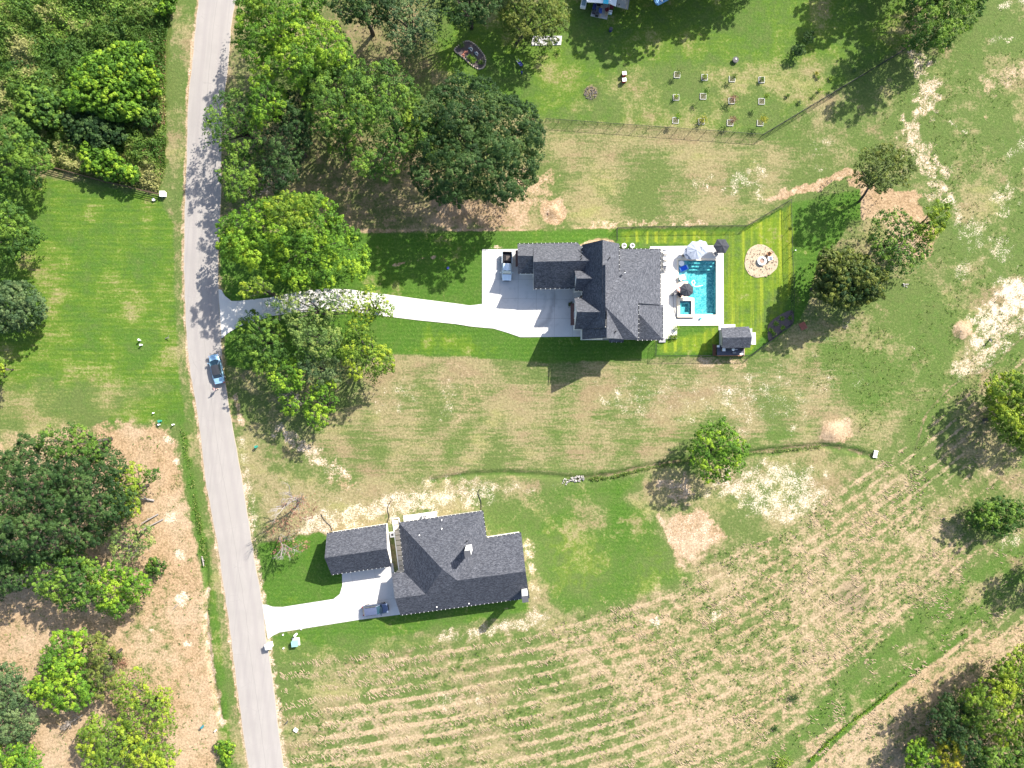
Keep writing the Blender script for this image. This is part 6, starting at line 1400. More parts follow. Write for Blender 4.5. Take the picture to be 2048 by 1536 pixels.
# ------------------------------------------------------------------ stubble and tufts
def stubble():
    rng = np.random.RandomState(21); n = 75000; x = rng.uniform(560, 2100, n); y = rng.uniform(900, 1580, n); ok = inside(x, y, FIELD); x, y = x[ok], y[ok]
    rf = rowf(x, y)/27+ (fbm(x, y, 110, 3, 3)-.5)*.8; ph = np.cos((rf-.25)*2*math.pi)
    lw = np.clip((1500-x)/500, .25, 1); k = (ph*.9*lw+(fbm(x, y, 30, 4, 4)-.5)*3.0+rng.uniform(-.3, .3, len(x)) > .52); x, y = x[k], y[k]; n = len(x)
    th = np.interp(x, _tx, _ty); a = -th+math.pi/2+rng.normal(size=n)*.35-1.1*0-.55+ th*0
    L = rng.uniform(.25, .75, n); w = rng.uniform(.035, .08, n); h = rng.uniform(.03, .08, n)
    X0 = (x-1024)/S; Y0 = (768-y)/S; dx, dy = np.cos(a+math.pi/2+.55), np.sin(a+math.pi/2+.55)
    dx, dy = np.cos(a*0-1.0+rng.normal(size=n)*.35+th), np.sin(-1.0+rng.normal(size=n)*.35+th)
    nrm = np.hypot(dx, dy)+1e-6; dx /= nrm; dy /= nrm
    V = np.empty((n, 6, 3)); z0 = -.12
    for j, (s, t_) in enumerate(((-1, -1), (-1, 1), (1, 1), (1, -1))):
        V[:, j, 0] = X0+dx*L*s*.5-dy*w*t_; V[:, j, 1] = Y0+dy*L*s*.5+dx*w*t_; V[:, j, 2] = z0
    for j, s in ((4, -.7), (5, .7)): V[:, j, 0] = X0+dx*L*s*.5; V[:, j, 1] = Y0+dy*L*s*.5; V[:, j, 2] = h-.02
    F = np.array([[0, 3, 5, 4], [2, 1, 4, 5], [1, 0, 4, 4], [3, 2, 5, 5]]); base = (np.arange(n)*6)[:, None, None]
    quads = (F[None, :2]+base).reshape(-1, 4); tris = (F[None, 2:, :3]+base).reshape(-1, 3)
    me = bpy.data.meshes.new('stubble'); me.vertices.add(6*n); me.vertices.foreach_set('co', V.ravel())
    li = np.concatenate([quads.ravel(), tris.ravel()]).astype(np.int32); me.loops.add(len(li)); me.loops.foreach_set('vertex_index', li)
    ls = np.concatenate([np.arange(len(quads))*4, len(quads)*4+np.arange(len(tris))*3]).astype(np.int32); me.polygons.add(len(ls)); me.polygons.foreach_set('loop_start', ls); me.update()
    t = NT('cut_straw', .95, .1); q = t.noise(1.2, 4); t.base(t.mix(q, (.27, .205, .13), (.42, .335, .23))); me.materials.append(t.m)
    o = bpy.data.objects.new('stubble', me); col.objects.link(o); tag(o, 'rows of cut straw lying on the field at the lower right', kind='stuff'); o['category'] = 'stubble'
stubble()
def tufts(name, label, poly, n, pal, seed, size=.16, thr=.5, hmax=.22, cell=40):
    rng = np.random.RandomState(seed); P = np.array(poly, float); x = rng.uniform(P[:, 0].min(), P[:, 0].max(), n); y = rng.uniform(P[:, 1].min(), P[:, 1].max(), n)
    ok = inside(x, y, poly) & (fbm(x, y, cell, seed+1, 3) > thr); x, y = x[ok], y[ok]; K = 7
    X0 = np.repeat((x-1024)/S, K); Y0 = np.repeat((768-y)/S, K); m = len(X0); r = np.repeat(rng.uniform(.05, .2, len(x)), K)
    C = np.stack([X0+rng.normal(size=m)*r, Y0+rng.normal(size=m)*r, rng.uniform(.02, hmax, m)], 1); nr = rng.normal(size=(m, 3)); nr[:, 2] = abs(nr[:, 2])+.2; nr /= np.linalg.norm(nr, axis=1, keepdims=True)
    o = leaves_mesh(name, C, nr, rng.uniform(.6, 1.5, m)*size, 1.4, np.repeat(rng.rand(len(x)), K), rng, LM[pal]); tag(o, label, kind='stuff'); o['category'] = 'weeds'
tufts('field_weeds', 'green weed tufts growing between the straw rows', FIELD, 14000, 'mid', 31, thr=.5)
tufts('soil_weeds', 'scattered weed tufts on the bare soil at the lower left', [(0, 900), (350, 868), (420, 1150), (440, 1536), (0, 1536)], 1100, 'mid', 32, .14, .5)
tufts('meadow_tufts', 'taller grass tufts in the rough meadow right of the gardens', [(1700, 100), (2048, 0), (2048, 700), (1850, 850), (1700, 900), (1600, 740), (1700, 600), (1880, 520)], 5000, 'weed', 33, .12, .5, .12)
# ------------------------------------------------------------------ bare and dead trees
def bare(name, label, base, top, hb, r, n, seed, parent=None, leafpal=None, lpoly=None, lk=None, group=None, spread=.8):
    rng = random.Random(seed); b = W(*base); b.z = 0; t = thing(name, label, 'tree', b, 0, group) if parent is None else parent
    tp = W(*top, hb)-b if parent is None else W(*top, hb)-Vector(parent.location); s = Vector((0, 0, -.1)) if parent is None else b-Vector(parent.location)
    m = MB()
    def grow(p, d, L, r, lv):
        pts = [p]; q = p.copy()
        for i in range(3): d = (d+Vector((rng.uniform(-.22, .22), rng.uniform(-.22, .22), rng.uniform(-.1, .15)))).normalized(); q = q+d*L/3; pts.append(q.copy())
        m.tube(pts, r, 5 if lv < 2 else 4, r1=r*.55)
        if lv < 4:
            for k in range(n if lv < 2 else 3):
                f = pts[rng.choice((1, 2, 3))]; nd = (d+Vector((rng.uniform(-1, 1), rng.uniform(-1, 1), rng.uniform(-.35, .5)))*spread).normalized(); grow(f, nd, L*rng.uniform(.5, .72), r*.55, lv+1)
    d = (tp-s); grow(s, d.normalized(), d.length*.55, r, 0)
    m.build('branches' if parent else 'trunk', BARKG, t)
    if leafpal:
        rg = np.random.RandomState(seed); C, N, Sz, H, lob = crown_points(lpoly, *lk, rg, sp=15, dens=.16, minr=6, gap=.3, lsize=.17); leaves_mesh('crown', C-np.array(b), N, Sz, 1.1, H, rg, LM[leafpal], t)
    return t
bare('dead_tree', 'leafless grey tree with rust-red remnants north-west of the detached garage', (595, 1012), (588, 990), 88, .24, 4, 5, leafpal='red', lpoly=[(560, 1005), (610, 980), (640, 990), (640, 1030), (610, 1060), (570, 1060)], lk=(80, 40))
bare('dead_tree', 'dying tree with rusty leaves on the lawn corner by the road, west of the garage', (560, 1075), (556, 1085), 70, .2, 4, 9, leafpal='red', lpoly=[(530, 1050), (570, 1030), (600, 1070), (625, 1090), (590, 1112), (545, 1110), (530, 1085)], lk=(66, 30))
bare('dead_tree', 'tangle of white dead branches between the two bottom-left tree groups', (165, 1430), (128, 1455), 40, .13, 4, 12, spread=1.0)
bare('dead_tree', 'bare grey twiggy tree poking out over the road from the northern grove', (470, 262), (440, 252), 92, .14, 3, 14)
bare('dead_tree', 'bare grey branches just above the large yellow-green tree', (540, 372), (525, 385), 62, .13, 4, 16)
bare('dead_tree', 'bare grey crown at the south end of the southern grove', (598, 790), (600, 792), 70, .14, 4, 18)
bare('dead_tree', 'small leafless tree at the driveway edge inside the southern grove', (560, 640), (556, 644), 74, .1, 3, 19)
bare('dead_tree', 'bare grey limbs inside the half-dead tree at the right of the lower-left group', (258, 1090), (250, 1075), 52, .14, 4, 22, spread=1.0)
bare('dead_tree', 'grey bare branches among the bottom-right corner trees', (1852, 1450), (1856, 1452), 40, .1, 3, 24)
# logs and stumps
def log(label, a, c, r, z=0.12, name='log'):
    p, q = W(*a), W(*c); t = thing(name, label, 'log', p); m = MB(); m.tube([Vector((0, 0, z)), (q-p)/2+Vector((.05, .06, z+.3)), (q-p)+Vector((0, 0, z+.5))], r, 8, r1=r*.6); m.build('bark', BARKG, t)
    m = MB(); m.tube([(q-p)*.5+Vector((0, 0, z+.3)), (q-p)*.7+Vector((.3, .5, z+.6))], r*.4, 5); m.build('limb_stub', BARKG, t); return t
log('pale bent fallen limb lying right of the light-green tree at lower left', (309, 1001), (280, 995), .2)
log('upper one of two long pale logs leaning into the half-dead tree at lower left', (317, 1028), (286, 1046), .14)
log('lower one of two long pale logs leaning into the half-dead tree at lower left', (327, 1038), (282, 1062), .13)
log('short weathered stump lying at the roadside ditch left of the road', (404, 1113), (410, 1130), .16, 0.05, 'stump')
log('thin dark stick lying on the bare soil left of the ditch', (357, 1208), (349, 1216), .05, .02)
log('flat brown plank lying at the left verge opposite the driveway mouth', (331, 677), (341, 676), .08, .02, 'plank')
# corrugated drain hoses
curve_thing('drain_hose', 'black drain hose snaking from the north-west corner of the detached garage', 'hose', [(642, 1028), (646, 1036), (653, 1045), (660, 1051), (664, 1061)], .06, BLK, z=.03)
curve_thing('drain_hose', 'black drain hose curving up from the north-east corner of the detached garage', 'hose', [(783, 1001), (777, 1010), (775, 1020), (778, 1032), (774, 1046)], .06, BLK, z=.03)
curve_thing('drain_hose', 'black drain hose running north from the lower house roof corner', 'hose', [(960, 978), (956, 985), (959, 995), (962, 1005), (962, 1021)], .06, BLK, z=.03)
# chairs... sapling squares
G_Q = 'young trees in white square frames'; rows = [[(1354, 150), (1409, 155), (1464, 158), (1523, 160)], [(1352, 195), (1406, 193), (1463, 202), (1523, 203)], [(1351, 241), (1403, 243), (1460, 246), (1520, 246)]]
pals = [['weed', 'yellow', 'weed', 'mid'], ['yellow', 'mid', 'red', 'yellow'], ['bright', 'gold', 'red', 'gold']]; hts = [[14, 6, 14, 6], [7, 24, 13, 26], [22, 9, 18, 20]]
rn = ('top row', 'middle row', 'bottom row'); cn = ('first from the left', 'second from the left', 'third from the left', 'rightmost'); cl = {'weed': 'thin green', 'yellow': 'yellow-green', 'mid': 'dark green', 'red': 'rust-red', 'bright': 'fresh green', 'gold': 'golden yellow'}
FR = flat('white_frame_timber', (.58, .57, .53), .7); MU = flat('sapling_mulch', (.085, .085, .045), .95, var=.4, scale=6)
for r in range(3):
    for c in range(4):
        x, y = rows[r][c]; b = W(x, y); t = thing('sapling', '%s sapling in a white square frame, %s in the %s' % (cl[pals[r][c]], cn[c], rn[r]), 'sapling', b, random.uniform(-.05, .05), G_Q)
        for k in range(4):
            if (r, c) in ((0, 2), (2, 3)) and k == 1: continue
            a = k*math.pi/2; m = MB(); m.box((.53*math.cos(a), .53*math.sin(a), .05), (.055, 1.09, .12), a); m.build('frame_board', FR, t)
        m = MB(); m.box((0, 0, .0), (.98, .98, .05)); m.build('soil', MU, t)
        h = hts[r][c]; m = MB(); m.tube([(0, 0, 0), (.03, .02, h/S*.9)], .035, 5, r1=.015); m.build('trunk', BARK, t)
        rg = np.random.RandomState(300+r*4+c); n = 150 if h > 10 else 90; rad = .42 if h > 10 else .34
        if pals[r][c] in ('gold', 'red') and r: rad = .58; n = 220
        C = rg.normal(size=(n, 3))*np.array([rad, rad, rad*.7])*.62+np.array([0, 0, h/S]); C[:, 2] = np.abs(C[:, 2])+.05; N = rg.normal(size=(n, 3)); N[:, 2] = abs(N[:, 2])+.3; N /= np.linalg.norm(N, axis=1, keepdims=True)
        leaves_mesh('crown', C, N, rg.uniform(.12, .24, n), 1.2, rg.rand(n), rg, LM[pals[r][c]], t)
def plant(label, x, y, pal, h=.5, rad=.35, n=90, cat='plant', name='plant', z=.03):
    b = W(x, y); t = thing(name, label, cat, (b.x, b.y, z)); m = MB(); m.tube([(0, 0, 0), (.02, .02, h*.8)], .025, 5, r1=.012); m.build('stem', BARK, t)
    rg = np.random.RandomState(int(x*7+y) % 9999); C = rg.normal(size=(n, 3))*np.array([rad, rad, h*.35])*.55+np.array([0, 0, h*.6]); C[:, 2] = np.abs(C[:, 2]); N = rg.normal(size=(n, 3)); N[:, 2] = abs(N[:, 2])+.4; N /= np.linalg.norm(N, axis=1, keepdims=True)
    leaves_mesh('foliage', C, N, rg.uniform(.1, .24, n), 1.3, rg.rand(n), rg, LM[pal], t); return t
for x, y, p, l in ((1632, 148, 'gold', 'pale-flowered clump in the yard nearest the tree shadow, topmost'), (1636, 155, 'bright', 'yellow-green clump in the yard just below the pale-flowered one'), (1660, 158, 'yellow', 'low yellowish clump at the left edge of the wide shadow'), (1638, 182, 'bright', 'yellow-green clump close above the fence line'), (1575, 192, 'mid', 'small dark clump alone in the lower middle of the yard'), (1598, 205, 'grey', 'silvery clump near the fence in the top yard'), (1707, 142, 'grey', 'silvery clump inside the wide shadow beside the fence'), (1626, 193, 'mid', 'dark small clump above the silvery one by the fence')):
    plant(l, x, y, p, .5, .34, 80)
for x, y, l in ((1551, 648, 'young shrub in the mulch bed, leftmost'), (1563, 637, 'young shrub in the mulch bed, topmost'), (1579, 636, 'young shrub in the mulch bed, closest to the fence'), (1565, 655, 'young shrub in the middle of the mulch bed'), (1540, 660, 'young shrub at the lower left rim of the mulch bed'), (1546, 667, 'young shrub lowest in the mulch bed')):
    plant(l, x, y, 'bright', .45, .42, 100, 'shrub', 'shrub')
for x, y, l in ((1351, 657, 'leafy potted plant at the south end of the terrace, the tallest'), (1342, 674, 'round potted plant at the south edge of the terrace, left one'), (1350, 674, 'round potted plant at the south edge of the terrace, right one')):
    t = plant(l, x, y, 'yellow', .9 if y < 670 else .6, .42, 120, 'potted plant', 'potted_plant', .05); m = MB(); m.cyl((0, 0, 0), (0, 0, .35), .2, .3, 12); m.build('pot', BLK if y > 670 else WHT, t)
t = plant('potted shrub by the front porch of the big house', 1140.5, 609, 'olive', .6, .4, 90, 'potted plant', 'potted_plant', .04); m = MB(); m.box((0, 0, .2), (.7, .6, .4)); m.build('pot', BLK, t)
for k, (x, y) in enumerate(((1019, 30), (1091, 104), (1117, 103))): plant(('pale shrub at the top of the tree beside the flower bed', 'shrub with pale flowers left of the grey patio mat', 'shrub right under the grey patio mat')[k], x, y, 'bright', .7, .5, 120, 'shrub', 'shrub')
plant('thorny reddish-brown shrub right of the brownish olive tree at bottom left', 248, 1322, 'red', .8, .9, 260, 'shrub', 'shrub')
plant('dark burnt-looking shrub in the stubble field above the bottom edge', 1588, 1392, 'dark', .9, .8, 300, 'shrub', 'shrub'); plant('smaller dark shrub in the stubble field near the bottom edge', 1550, 1455, 'dark', .6, .5, 140, 'shrub', 'shrub')
plant('bright lime-green bush on the bottom edge of the stubble field', 1562, 1522, 'yellow', 1.2, 1.3, 700, 'bush', 'bush')
# ------------------------------------------------------------------ street things
def boxy(name, label, cat, px, py, parts, rz=0, z=0, group=None):
    t = thing(name, label, cat, W(px, py)+Vector((0, 0, z)), rz, group)
    for n_, c, d, mat in parts: m = MB(); m.box(c, d); m.build(n_, mat, t, bevel=.015)
    return t
STN = flat('white_stone', (.74, .72, .68), .8)
boxy('mailbox', 'chunky white masonry mailbox pillar at the mouth of the lower driveway', 'mailbox', 541, 1288, [('pillar', (0, 0, .65), (.95, .85, 1.3), STN), ('cap', (0, 0, 1.36), (1.1, 1.0, .14), WHT), ('letter_box', (-.5, 0, 1.0), (.2, .35, .3), BLK)], R(12))
boxy('mailbox', 'square white mailbox pillar at the end of the rail fence beside the road', 'mailbox', 328.5, 389.5, [('pillar', (0, 0, .35), (.85, .85, .7), STN), ('cap', (0, 0, .74), (1.0, 1.0, .1), WHT)], 0)
TEAL = flat('teal_enamel', (.20, .36, .35), .5)
boxy('utility_box', 'teal green electrical box on a concrete pad south of the lower driveway', 'utility box', 592.5, 1284, [('pad', (0, .1, .05), (1.35, 1.45, .14), CONC), ('cabinet', (-.08, -.05, .5), (1.05, .95, .8), TEAL), ('lid', (-.08, -.05, .93), (1.1, 1.0, .06), TEAL)], R(6))
def post(label, px, py, mat, h=.5, r=.12, lean=(0, 0), name='utility_post', cat='post'):
    t = thing(name, label, cat, W(px, py)); m = MB(); m.cyl((0, 0, 0), (lean[0], lean[1], h), r, r*.9, 10); m.build('tube', mat, t); m = MB(); m.cyl((lean[0], lean[1], h), (lean[0], lean[1], h+.06), r*1.15, n=10); m.build('cap', mat, t); return t
post('white cylindrical cable post just north of the teal electrical box', 593, 1268, WHT, .95, .2)
GRM = flat('green_plastic', (.03, .22, .16), .5)
post('green utility pedestal at the foot of the left lawn', 322, 842, GRM, .8, .22); post('white capped post beside the green pedestal', 319.5, 849, WHT, .5, .13); post('short white post right of the green pedestal', 348, 849, WHT, .6, .12); post('small white marker above the green pedestal', 308, 826, WHT, .4, .1)
post('white leaning pipe in the middle of the left lawn, upper of the pair', 280.5, 681, WHT, .8, .16, (.15, .1)); post('white stubby pipe in the middle of the left lawn, lower of the pair', 284, 690, WHT, .6, .15)
post('light blue round cap at the end of the rail fence', 308.5, 400, HANG, .3, .22); post('blue-green pedestal standing on the bare soil near the roadside at bottom left', 406, 1452, flat('blue_green_plastic', (.03, .16, .20), .5), .9, .2, (.15, .15)); post('white topped stake by the blue-green pedestal', 432, 1460, WHT, .5, .1)
post('black-topped green pedestal in the shade right of the road', 514, 893, GRM, .7, .22); post('dark pedestal standing on the right verge near the bottom', 575, 1443, DGRY, .6, .1); boxy('utility_box', 'small white box lying on the right verge near the bottom', 'utility box', 592, 1459, [('case', (0, 0, .15), (.7, .5, .3), WHT), ('lid', (0, 0, .32), (.74, .54, .05), HANG)], R(-35))
post('white stake rising out of the round bush at lower left', 307, 1130, WHT, 1.6, .06); post('small white cap on the lawn west of the teal electrical box', 566.5, 1269, WHT, .15, .12); post('small pale cap on the verge south of the white mailbox', 567.5, 1296, WHT, .15, .12); post('small white cap on the lawn edge right of the cable post', 603, 1258, WHT, .15, .1)
post('black and white sprinkler head on the bare ground at the far right', 1981, 678, DGRY, .8, .12, (-.4, -.4)); post('dark blue lid in the shade of the front lawn', 896, 536, flat('navy_plastic', (.02, .03, .14), .5), .1, .22)
post('tiny light on the pool-side lawn near the fence', 1590, 501, WHT, .3, .08)
t = thing('culvert_grate', 'white slatted culvert grate at the east end of the ditch', 'grate', W(1750.5, 908), R(-12))
for k in range(6): m = MB(); m.box((-.3+.12*k, 0, .12), (.07, 1.15, .05)); m.build('bar', WHT, t)
for y in (-.6, .6): m = MB(); m.box((0, y, .1), (.8, .12, .14)); m.build('frame', STN, t)
rk = None
def rocks(name, label, cx, cy, rx, ry, n, mat, s0, s1, seed, rot=0):
    rng = random.Random(seed); t = thing(name, label, 'rock pile', W(cx, cy)); c0 = W(cx, cy); pr = None
    for i in range(n):
        a = rng.random()*6.28; q = math.sqrt(rng.random()); px = rx*q*math.cos(a); py = ry*q*math.sin(a); p = W(cx+px*math.cos(rot)-py*math.sin(rot), cy+px*math.sin(rot)+py*math.cos(rot))-c0
        if pr is None:
            bm_ = bmesh.new(); bmesh.ops.create_icosphere(bm_, subdivisions=1, radius=.5)
            for v in bm_.verts: v.co *= rng.uniform(.75, 1.15); v.co.z *= .65
            me = bpy.data.meshes.new('rock'); bm_.to_mesh(me); bm_.free(); me.materials.append(mat); o = pr = bpy.data.objects.new('rock', me); col.objects.link(o)
        else: o = pr.copy(); col.objects.link(o)
        o.parent = t; s = rng.uniform(s0, s1); o.location = (p.x, p.y, s*.15); o.scale = (s, s*rng.uniform(.7, 1), s*.8); o.rotation_euler = (rng.random(), rng.random(), rng.random()*6)
    return t
rocks('rock_pile', 'pile of white riprap stones at the head of the ditch', 1155, 958, 17, 6, 60, flat('white_rock', (.30, .28, .26), .9, var=.35), .2, .5, 3, -.15)
rocks('rock_pile', 'small scatter of white stones left of the riprap at the ditch', 1132, 963, 8, 6, 18, flat('white_rock', (.55, .53, .5), .9), .2, .4, 4)
rocks('rock_pile', 'grey boulders on the sandy mound at the far right', 1924, 660, 11, 9, 14, flat('grey_rock', (.20, .18, .165), .95, var=.3), .4, 1.1, 5)
rocks('rock_pile', 'brown clods on top of the round dirt mound north of the big house', 1107, 424, 12, 8, 26, flat('brown_clod', (.26, .17, .11), .95, var=.3), .25, .7, 6)
rocks('ash_pile', 'grey ring of ashes and sticks in the north yard', 1181, 186, 13, 13, 180, flat('grey_ash', (.13, .115, .11), .95, var=.35), .08, .3, 7)
rocks('rock_pile', 'pale stones on the meadow below the pine', 1812, 570, 7, 4, 6, flat('white_rock', (.55, .53, .5), .9), .3, .6, 8)
# beehives
RD = flat('red_paint', (.42, .03, .03), .6)
for k, y in enumerate((150, 163)):
    boxy('beehive', ('red beehive with a white top in the north yard, upper one', 'red beehive with a white top in the north yard, lower one')[k], 'beehive', 1247.5, y, [('hive_body', (0, 0, .4), (.62, .55, .7), RD), ('lid', (0, 0, .78), (.72, .64, .08), WHT), ('stand', (0, 0, .03), (.7, .6, .08), WOOD)], R(8), 0, 'beehives in the north yard')
t = thing('planter', 'round black tub planter in the north yard above the saplings', 'planter', W(1470, 121.5)); m = MB(); m.cyl((0, 0, 0), (0, 0, .45), .45, .55, 16); m.build('tub', DGRY, t); m = MB(); m.cyl((0, 0, .44), (0, 0, .47), .46, n=16); m.build('lid', BLK, t); m = MB(); m.box((.05, .1, .5), (.15, .3, .1)); m.build('handle', HANG, t)
t = thing('barrel', 'dark tub standing in the deep shade of the north yard', 'barrel', W(1221, 61)); m = MB(); m.cyl((0, 0, 0), (0, 0, .6), .32, n=14); m.build('drum', flat('navy_plastic', (.02, .03, .14)), t); m = MB(); m.cyl((0, 0, .6), (0, 0, .63), .34, n=14); m.build('rim', DGRY, t)
t = thing('wheelbarrow', 'dark wheelbarrow with pale handles in the tree shade of the north yard', 'wheelbarrow', W(1041, 130), R(-50)); m = MB(); m.box((0, 0, .45), (.7, .5, .25), top=1.25); m.build('tray', flat('navy_plastic', (.02, .03, .14)), t); m = MB(); m.cyl((.45, -.05, .2), (.45, .05, .2), .2, n=12); m.build('wheel', BLK, t)
for s in (-1, 1): m = MB(); m.box((-.6, s*.22, .5), (.7, .05, .05)); m.build('handle', HANG, t)
post('short dark blue post below the wheelbarrow', 1043.5, 147, flat('navy_plastic', (.02, .03, .14)), .7, .15)
# flower bed
m = MB(); m.extr([m2(smooth_line([Vector((*p, 0)) for p in ((931, 83), (945, 86), (960, 100), (970, 116), (969, 132), (958, 138), (940, 128), (925, 114), (912, 104), (911, 97))], 4, True))], -.1, .04); o = m.build('flower_bed', mu.m, fix=False); tag(o, 'kidney-shaped flower bed with a stone rim in the north yard', kind='structure')
rngf = random.Random(8); rim = smooth_line([Vector((*p, 0)) for p in ((931, 83), (945, 86), (960, 100), (970, 116), (969, 132), (958, 138), (940, 128), (925, 114), (912, 104), (911, 97))], 5, True); RB_ = flat('rim_stone', (.36, .30, .25), .9, var=.4, scale=2); pr = None
for p in rim:
    if pr is None: m = MB(); m.box((0, 0, .08), (.3, .2, .18), top=.85); pr = q = m.build('rim_stone', RB_, o)
    else: q = pr.copy(); col.objects.link(q); q.parent = o
    q.location = W(p.x, p.y); q.rotation_euler = (0, 0, rngf.random()*3)
for x, y, p, l in ((924, 92, 'mid', 'green perennial in the upper left of the flower bed'), (940, 116, 'bright', 'brightest green perennial in the flower bed'), (947, 122, 'bright', 'yellow-green perennial below the brightest one in the flower bed'), (963, 126, 'mid', 'green perennial at the lower right of the flower bed')): plant(l, x, y, p, .6, .5, 140, 'plant', 'plant', .05)
for k, (x, y) in enumerate(((942, 100), (953, 109))):
    t = thing('garden_chair', ('white and blue garden figure in the flower bed, upper one', 'white loop-shaped garden ornament in the flower bed, lower one')[k], 'ornament', W(x, y)+Vector((0, 0, .05)), R(-40)); m = MB(); m.tube([(-.35, 0, .1), (-.1, .2, .5), (.3, .1, .55), (.35, -.15, .2), (-.1, -.12, .25)], .07, 6); m.build('loop', WHT, t); m = MB(); m.box((-.3, 0, .12), (.4, .3, .2)); m.build('base', flat('slate_blue', (.1, .16, .22)), t)
for k, (x, y) in enumerate(((931, 104.5), (926, 111))): rocks('garden_stone', ('small red stone cluster in the flower bed', 'larger red stone cluster at the left rim of the flower bed')[k], x, y, 4, 2.5, 5, flat('red_stone', (.34, .14, .10), .9), .3, .6, 20+k, .5)
# patio pieces of the house at the top edge
m = MB(); m.extr([m2([(1066, 72), (1124, 72), (1122, 90), (1062, 91)])], -.1, .06); o = m.build('patio_slab', CONC2); tag(o, 'small grey patio slab under the feathery olive tree', kind='structure')
t = thing('grill', 'small round black grill on the grey patio slab under the olive tree', 'grill', W(1116.5, 82.5)+Vector((0, 0, .06))); m = MB(); m.cyl((0, 0, .3), (0, 0, .6), .22, .26, 12); m.build('kettle', BLK, t)
for a in range(3): m = MB(); m.cyl((0, 0, .35), (.25*math.cos(a*2.1), .25*math.sin(a*2.1), 0), .02, n=5); m.build('leg', GRY, t)
m = MB(); m.extr([m2([(1188, 2), (1221, 8), (1214, 39), (1181, 32)])], -.1, .06); o = m.build('patio', flat('patio_concrete', (.40, .38, .36), .85)); tag(o, 'small concrete patio with furniture behind the house at the top edge', kind='structure')
FH = W(1230, -45); t = thing('house', 'far house whose white roof edge and tan wing just enter at the top edge', 'house', FH)
TR = flat('tan_roof', (.30, .285, .25), .9); hh = [W(*q)-FH for q in ((1160, -60, 34), (1174, 4, 34), (1218, 6.5, 34), (1232, 12.5, 34), (1244, -60, 34))]
m = MB(); zz = Vector((0, 0, .15)); m.poly(hh); m.poly([p-zz for p in hh][::-1]); 
for i in range(5): m.poly([hh[i], hh[(i+1) % 5], hh[(i+1) % 5]-zz, hh[i]-zz])
m.build('roof', WHT, t)
hh = [W(*q)-FH for q in ((1240, -60, 30), (1233.5, 13, 30), (1256, 18.5, 30), (1268, -60, 30))]; m = MB(); m.poly(hh); m.poly([p-zz for p in hh][::-1])
for i in range(4): m.poly([hh[i], hh[(i+1) % 4], hh[(i+1) % 4]-zz, hh[i]-zz])
rf = m.build('roof', TR, t); m = MB(); p = W(1254, 8, 31)-FH; m.box(p, (.12, 1.9, .08), R(-12)); m.build('ridge_cap', TANW, rf); m = MB(); p = W(1238, 10, 30)-FH; m.cyl(p, p+Vector((0, 0, .3)), .1, n=8); m.build('vent_pipe', BLK, rf)
m = MB(); p = W(1212, 1, 35)-FH; m.box(p+Vector((0, 0, .05)), (.95, 1.2, .05), R(-6)); m.build('skylight', flat('turquoise_panel', (.04, .48, .62), .3), rf)
wall_poly(t, [W(1178, -58)-FH, W(1240, -58)-FH, W(1228, 6)-FH, W(1180, -2)-FH], 0, 2.9, WALLB); wall_poly(t, [W(1240.5, -58)-FH, W(1262, -58)-FH, W(1252, 14)-FH, W(1234, 10)-FH], 0, 2.6, WALLB)
boxy('air_conditioner', 'grey-blue unit in a white frame at the left corner of the far house', 'air conditioner', 1167, 9, [('frame', (0, 0, .3), (1.0, 1.7, .6), STN), ('unit', (0, .1, .5), (.7, 1.2, .5), flat('blue_grey', (.16, .24, .30)))], R(-12))
boxy('grill', 'square black grill at the top of the small concrete patio', 'grill', 1200, 8, [('body', (0, 0, .45), (.95, .9, .9), BLK), ('lid', (0, 0, .95), (1.0, .95, .12), flat('navy_plastic', (.02, .03, .14)))], R(-10), .06)
boxy('storage_bench', 'long dark covered bench along the left side of the small patio', 'bench', 1188.5, 15, [('seat', (0, 0, .4), (.55, 1.6, .8), BLK), ('lid', (0, 0, .83), (.6, 1.65, .06), flat('navy_plastic', (.02, .03, .14)))], R(-12), .06)
boxy('storage_box', 'dark box at the lower left corner of the small patio', 'box', 1193.5, 31, [('case', (0, 0, .3), (.55, .6, .6), BLK), ('lid', (0, 0, .62), (.6, .65, .05), DGRY)], R(-12), .06)
boxy('storage_box', 'purple-black crate between the covered bench and the lower left box', 'box', 1187.5, 25, [('case', (0, 0, .3), (.6, .7, .6), flat('plum', (.05, .04, .07))), ('lid', (0, 0, .62), (.65, .75, .05), DGRY)], R(-12), .06)
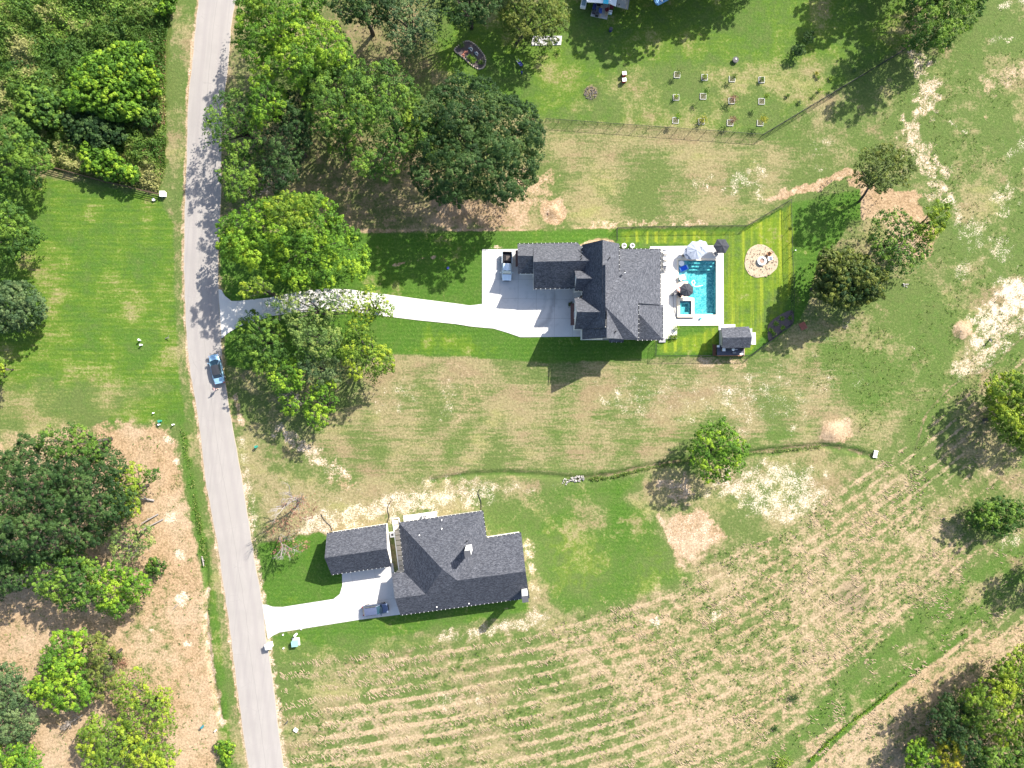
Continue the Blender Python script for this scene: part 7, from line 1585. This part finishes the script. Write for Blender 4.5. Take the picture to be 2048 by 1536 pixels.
t = thing('lounger', 'blue padded lounger in the middle of the small patio', 'lounger', W(1200, 24)+Vector((0, 0, .06)), R(-8)); m = MB(); m.box((0, 0, .42), (.62, .95, .14)); m.build('cushion', flat('royal_blue', (.05, .10, .34), .8), t, bevel=.04); m = MB(); m.box((.1, .75, .4), (.35, .55, .1)); m.build('headrest', TANW, t, bevel=.03); m = MB(); m.box((.1, -.75, .35), (.3, .5, .08)); m.build('footrest', TANW, t)
for sx in (-1, 1):
    for sy in (-1, 1): m = MB(); m.box((sx*.28, sy*.6, .18), (.05, .05, .36)); m.build('leg', GRY, t)
chair_proto('patio_chair', 'small dark red chair on the right half of the small patio, upper one', 'chair', flat('maroon', (.18, .03, .04)), .5, .5, None, W(1212.5, 23)+Vector((0, 0, .06)), R(-70)); chair_proto('patio_chair', 'brown and white chair on the right half of the small patio, lower one', 'chair', TANW, .5, .5, None, W(1211.5, 31)+Vector((0, 0, .06)), R(-100))
chair_proto('patio_chair', 'maroon chair on the grass right beside the small patio', 'chair', flat('maroon', (.18, .03, .04)), .6, .6, None, W(1222.5, 17), R(-10)); boxy('cooler', 'pale blue ribbed cooler on the grass right beside the small patio', 'cooler', 1220, 27, [('case', (0, 0, .3), (.6, .55, .5), flat('pale_blue', (.35, .5, .6))), ('lid', (0, 0, .58), (.64, .6, .08), WHT), ('strap', (0, 0, .64), (.6, .08, .04), DGRY)], R(-12))
t = thing('paddling_boat', 'light blue flat boat lying on the grass at the top edge', 'boat', W(1324, -2), R(28)); m = MB(); hull = [(-1.5, -.3), (-1.2, -.75), (.9, -.75), (1.5, -.2), (1.5, .3), (.9, .8), (-1.2, .8), (-1.5, .35)]; m.extr([hull, [(x*.86, y*.78) for x, y in hull]], 0, .38); m.extr([[(x*.88, y*.8) for x, y in hull]], 0, .14); m.build('hull', flat('light_blue_hull', (.22, .44, .72), .4), t, fix=False)
m = MB(); m.box((-.3, 0, .28), (.35, 1.15, .08)); m.build('seat', HANG, t)
for o in bpy.data.objects:
    if o.name.startswith(('pool_hose',)): pass
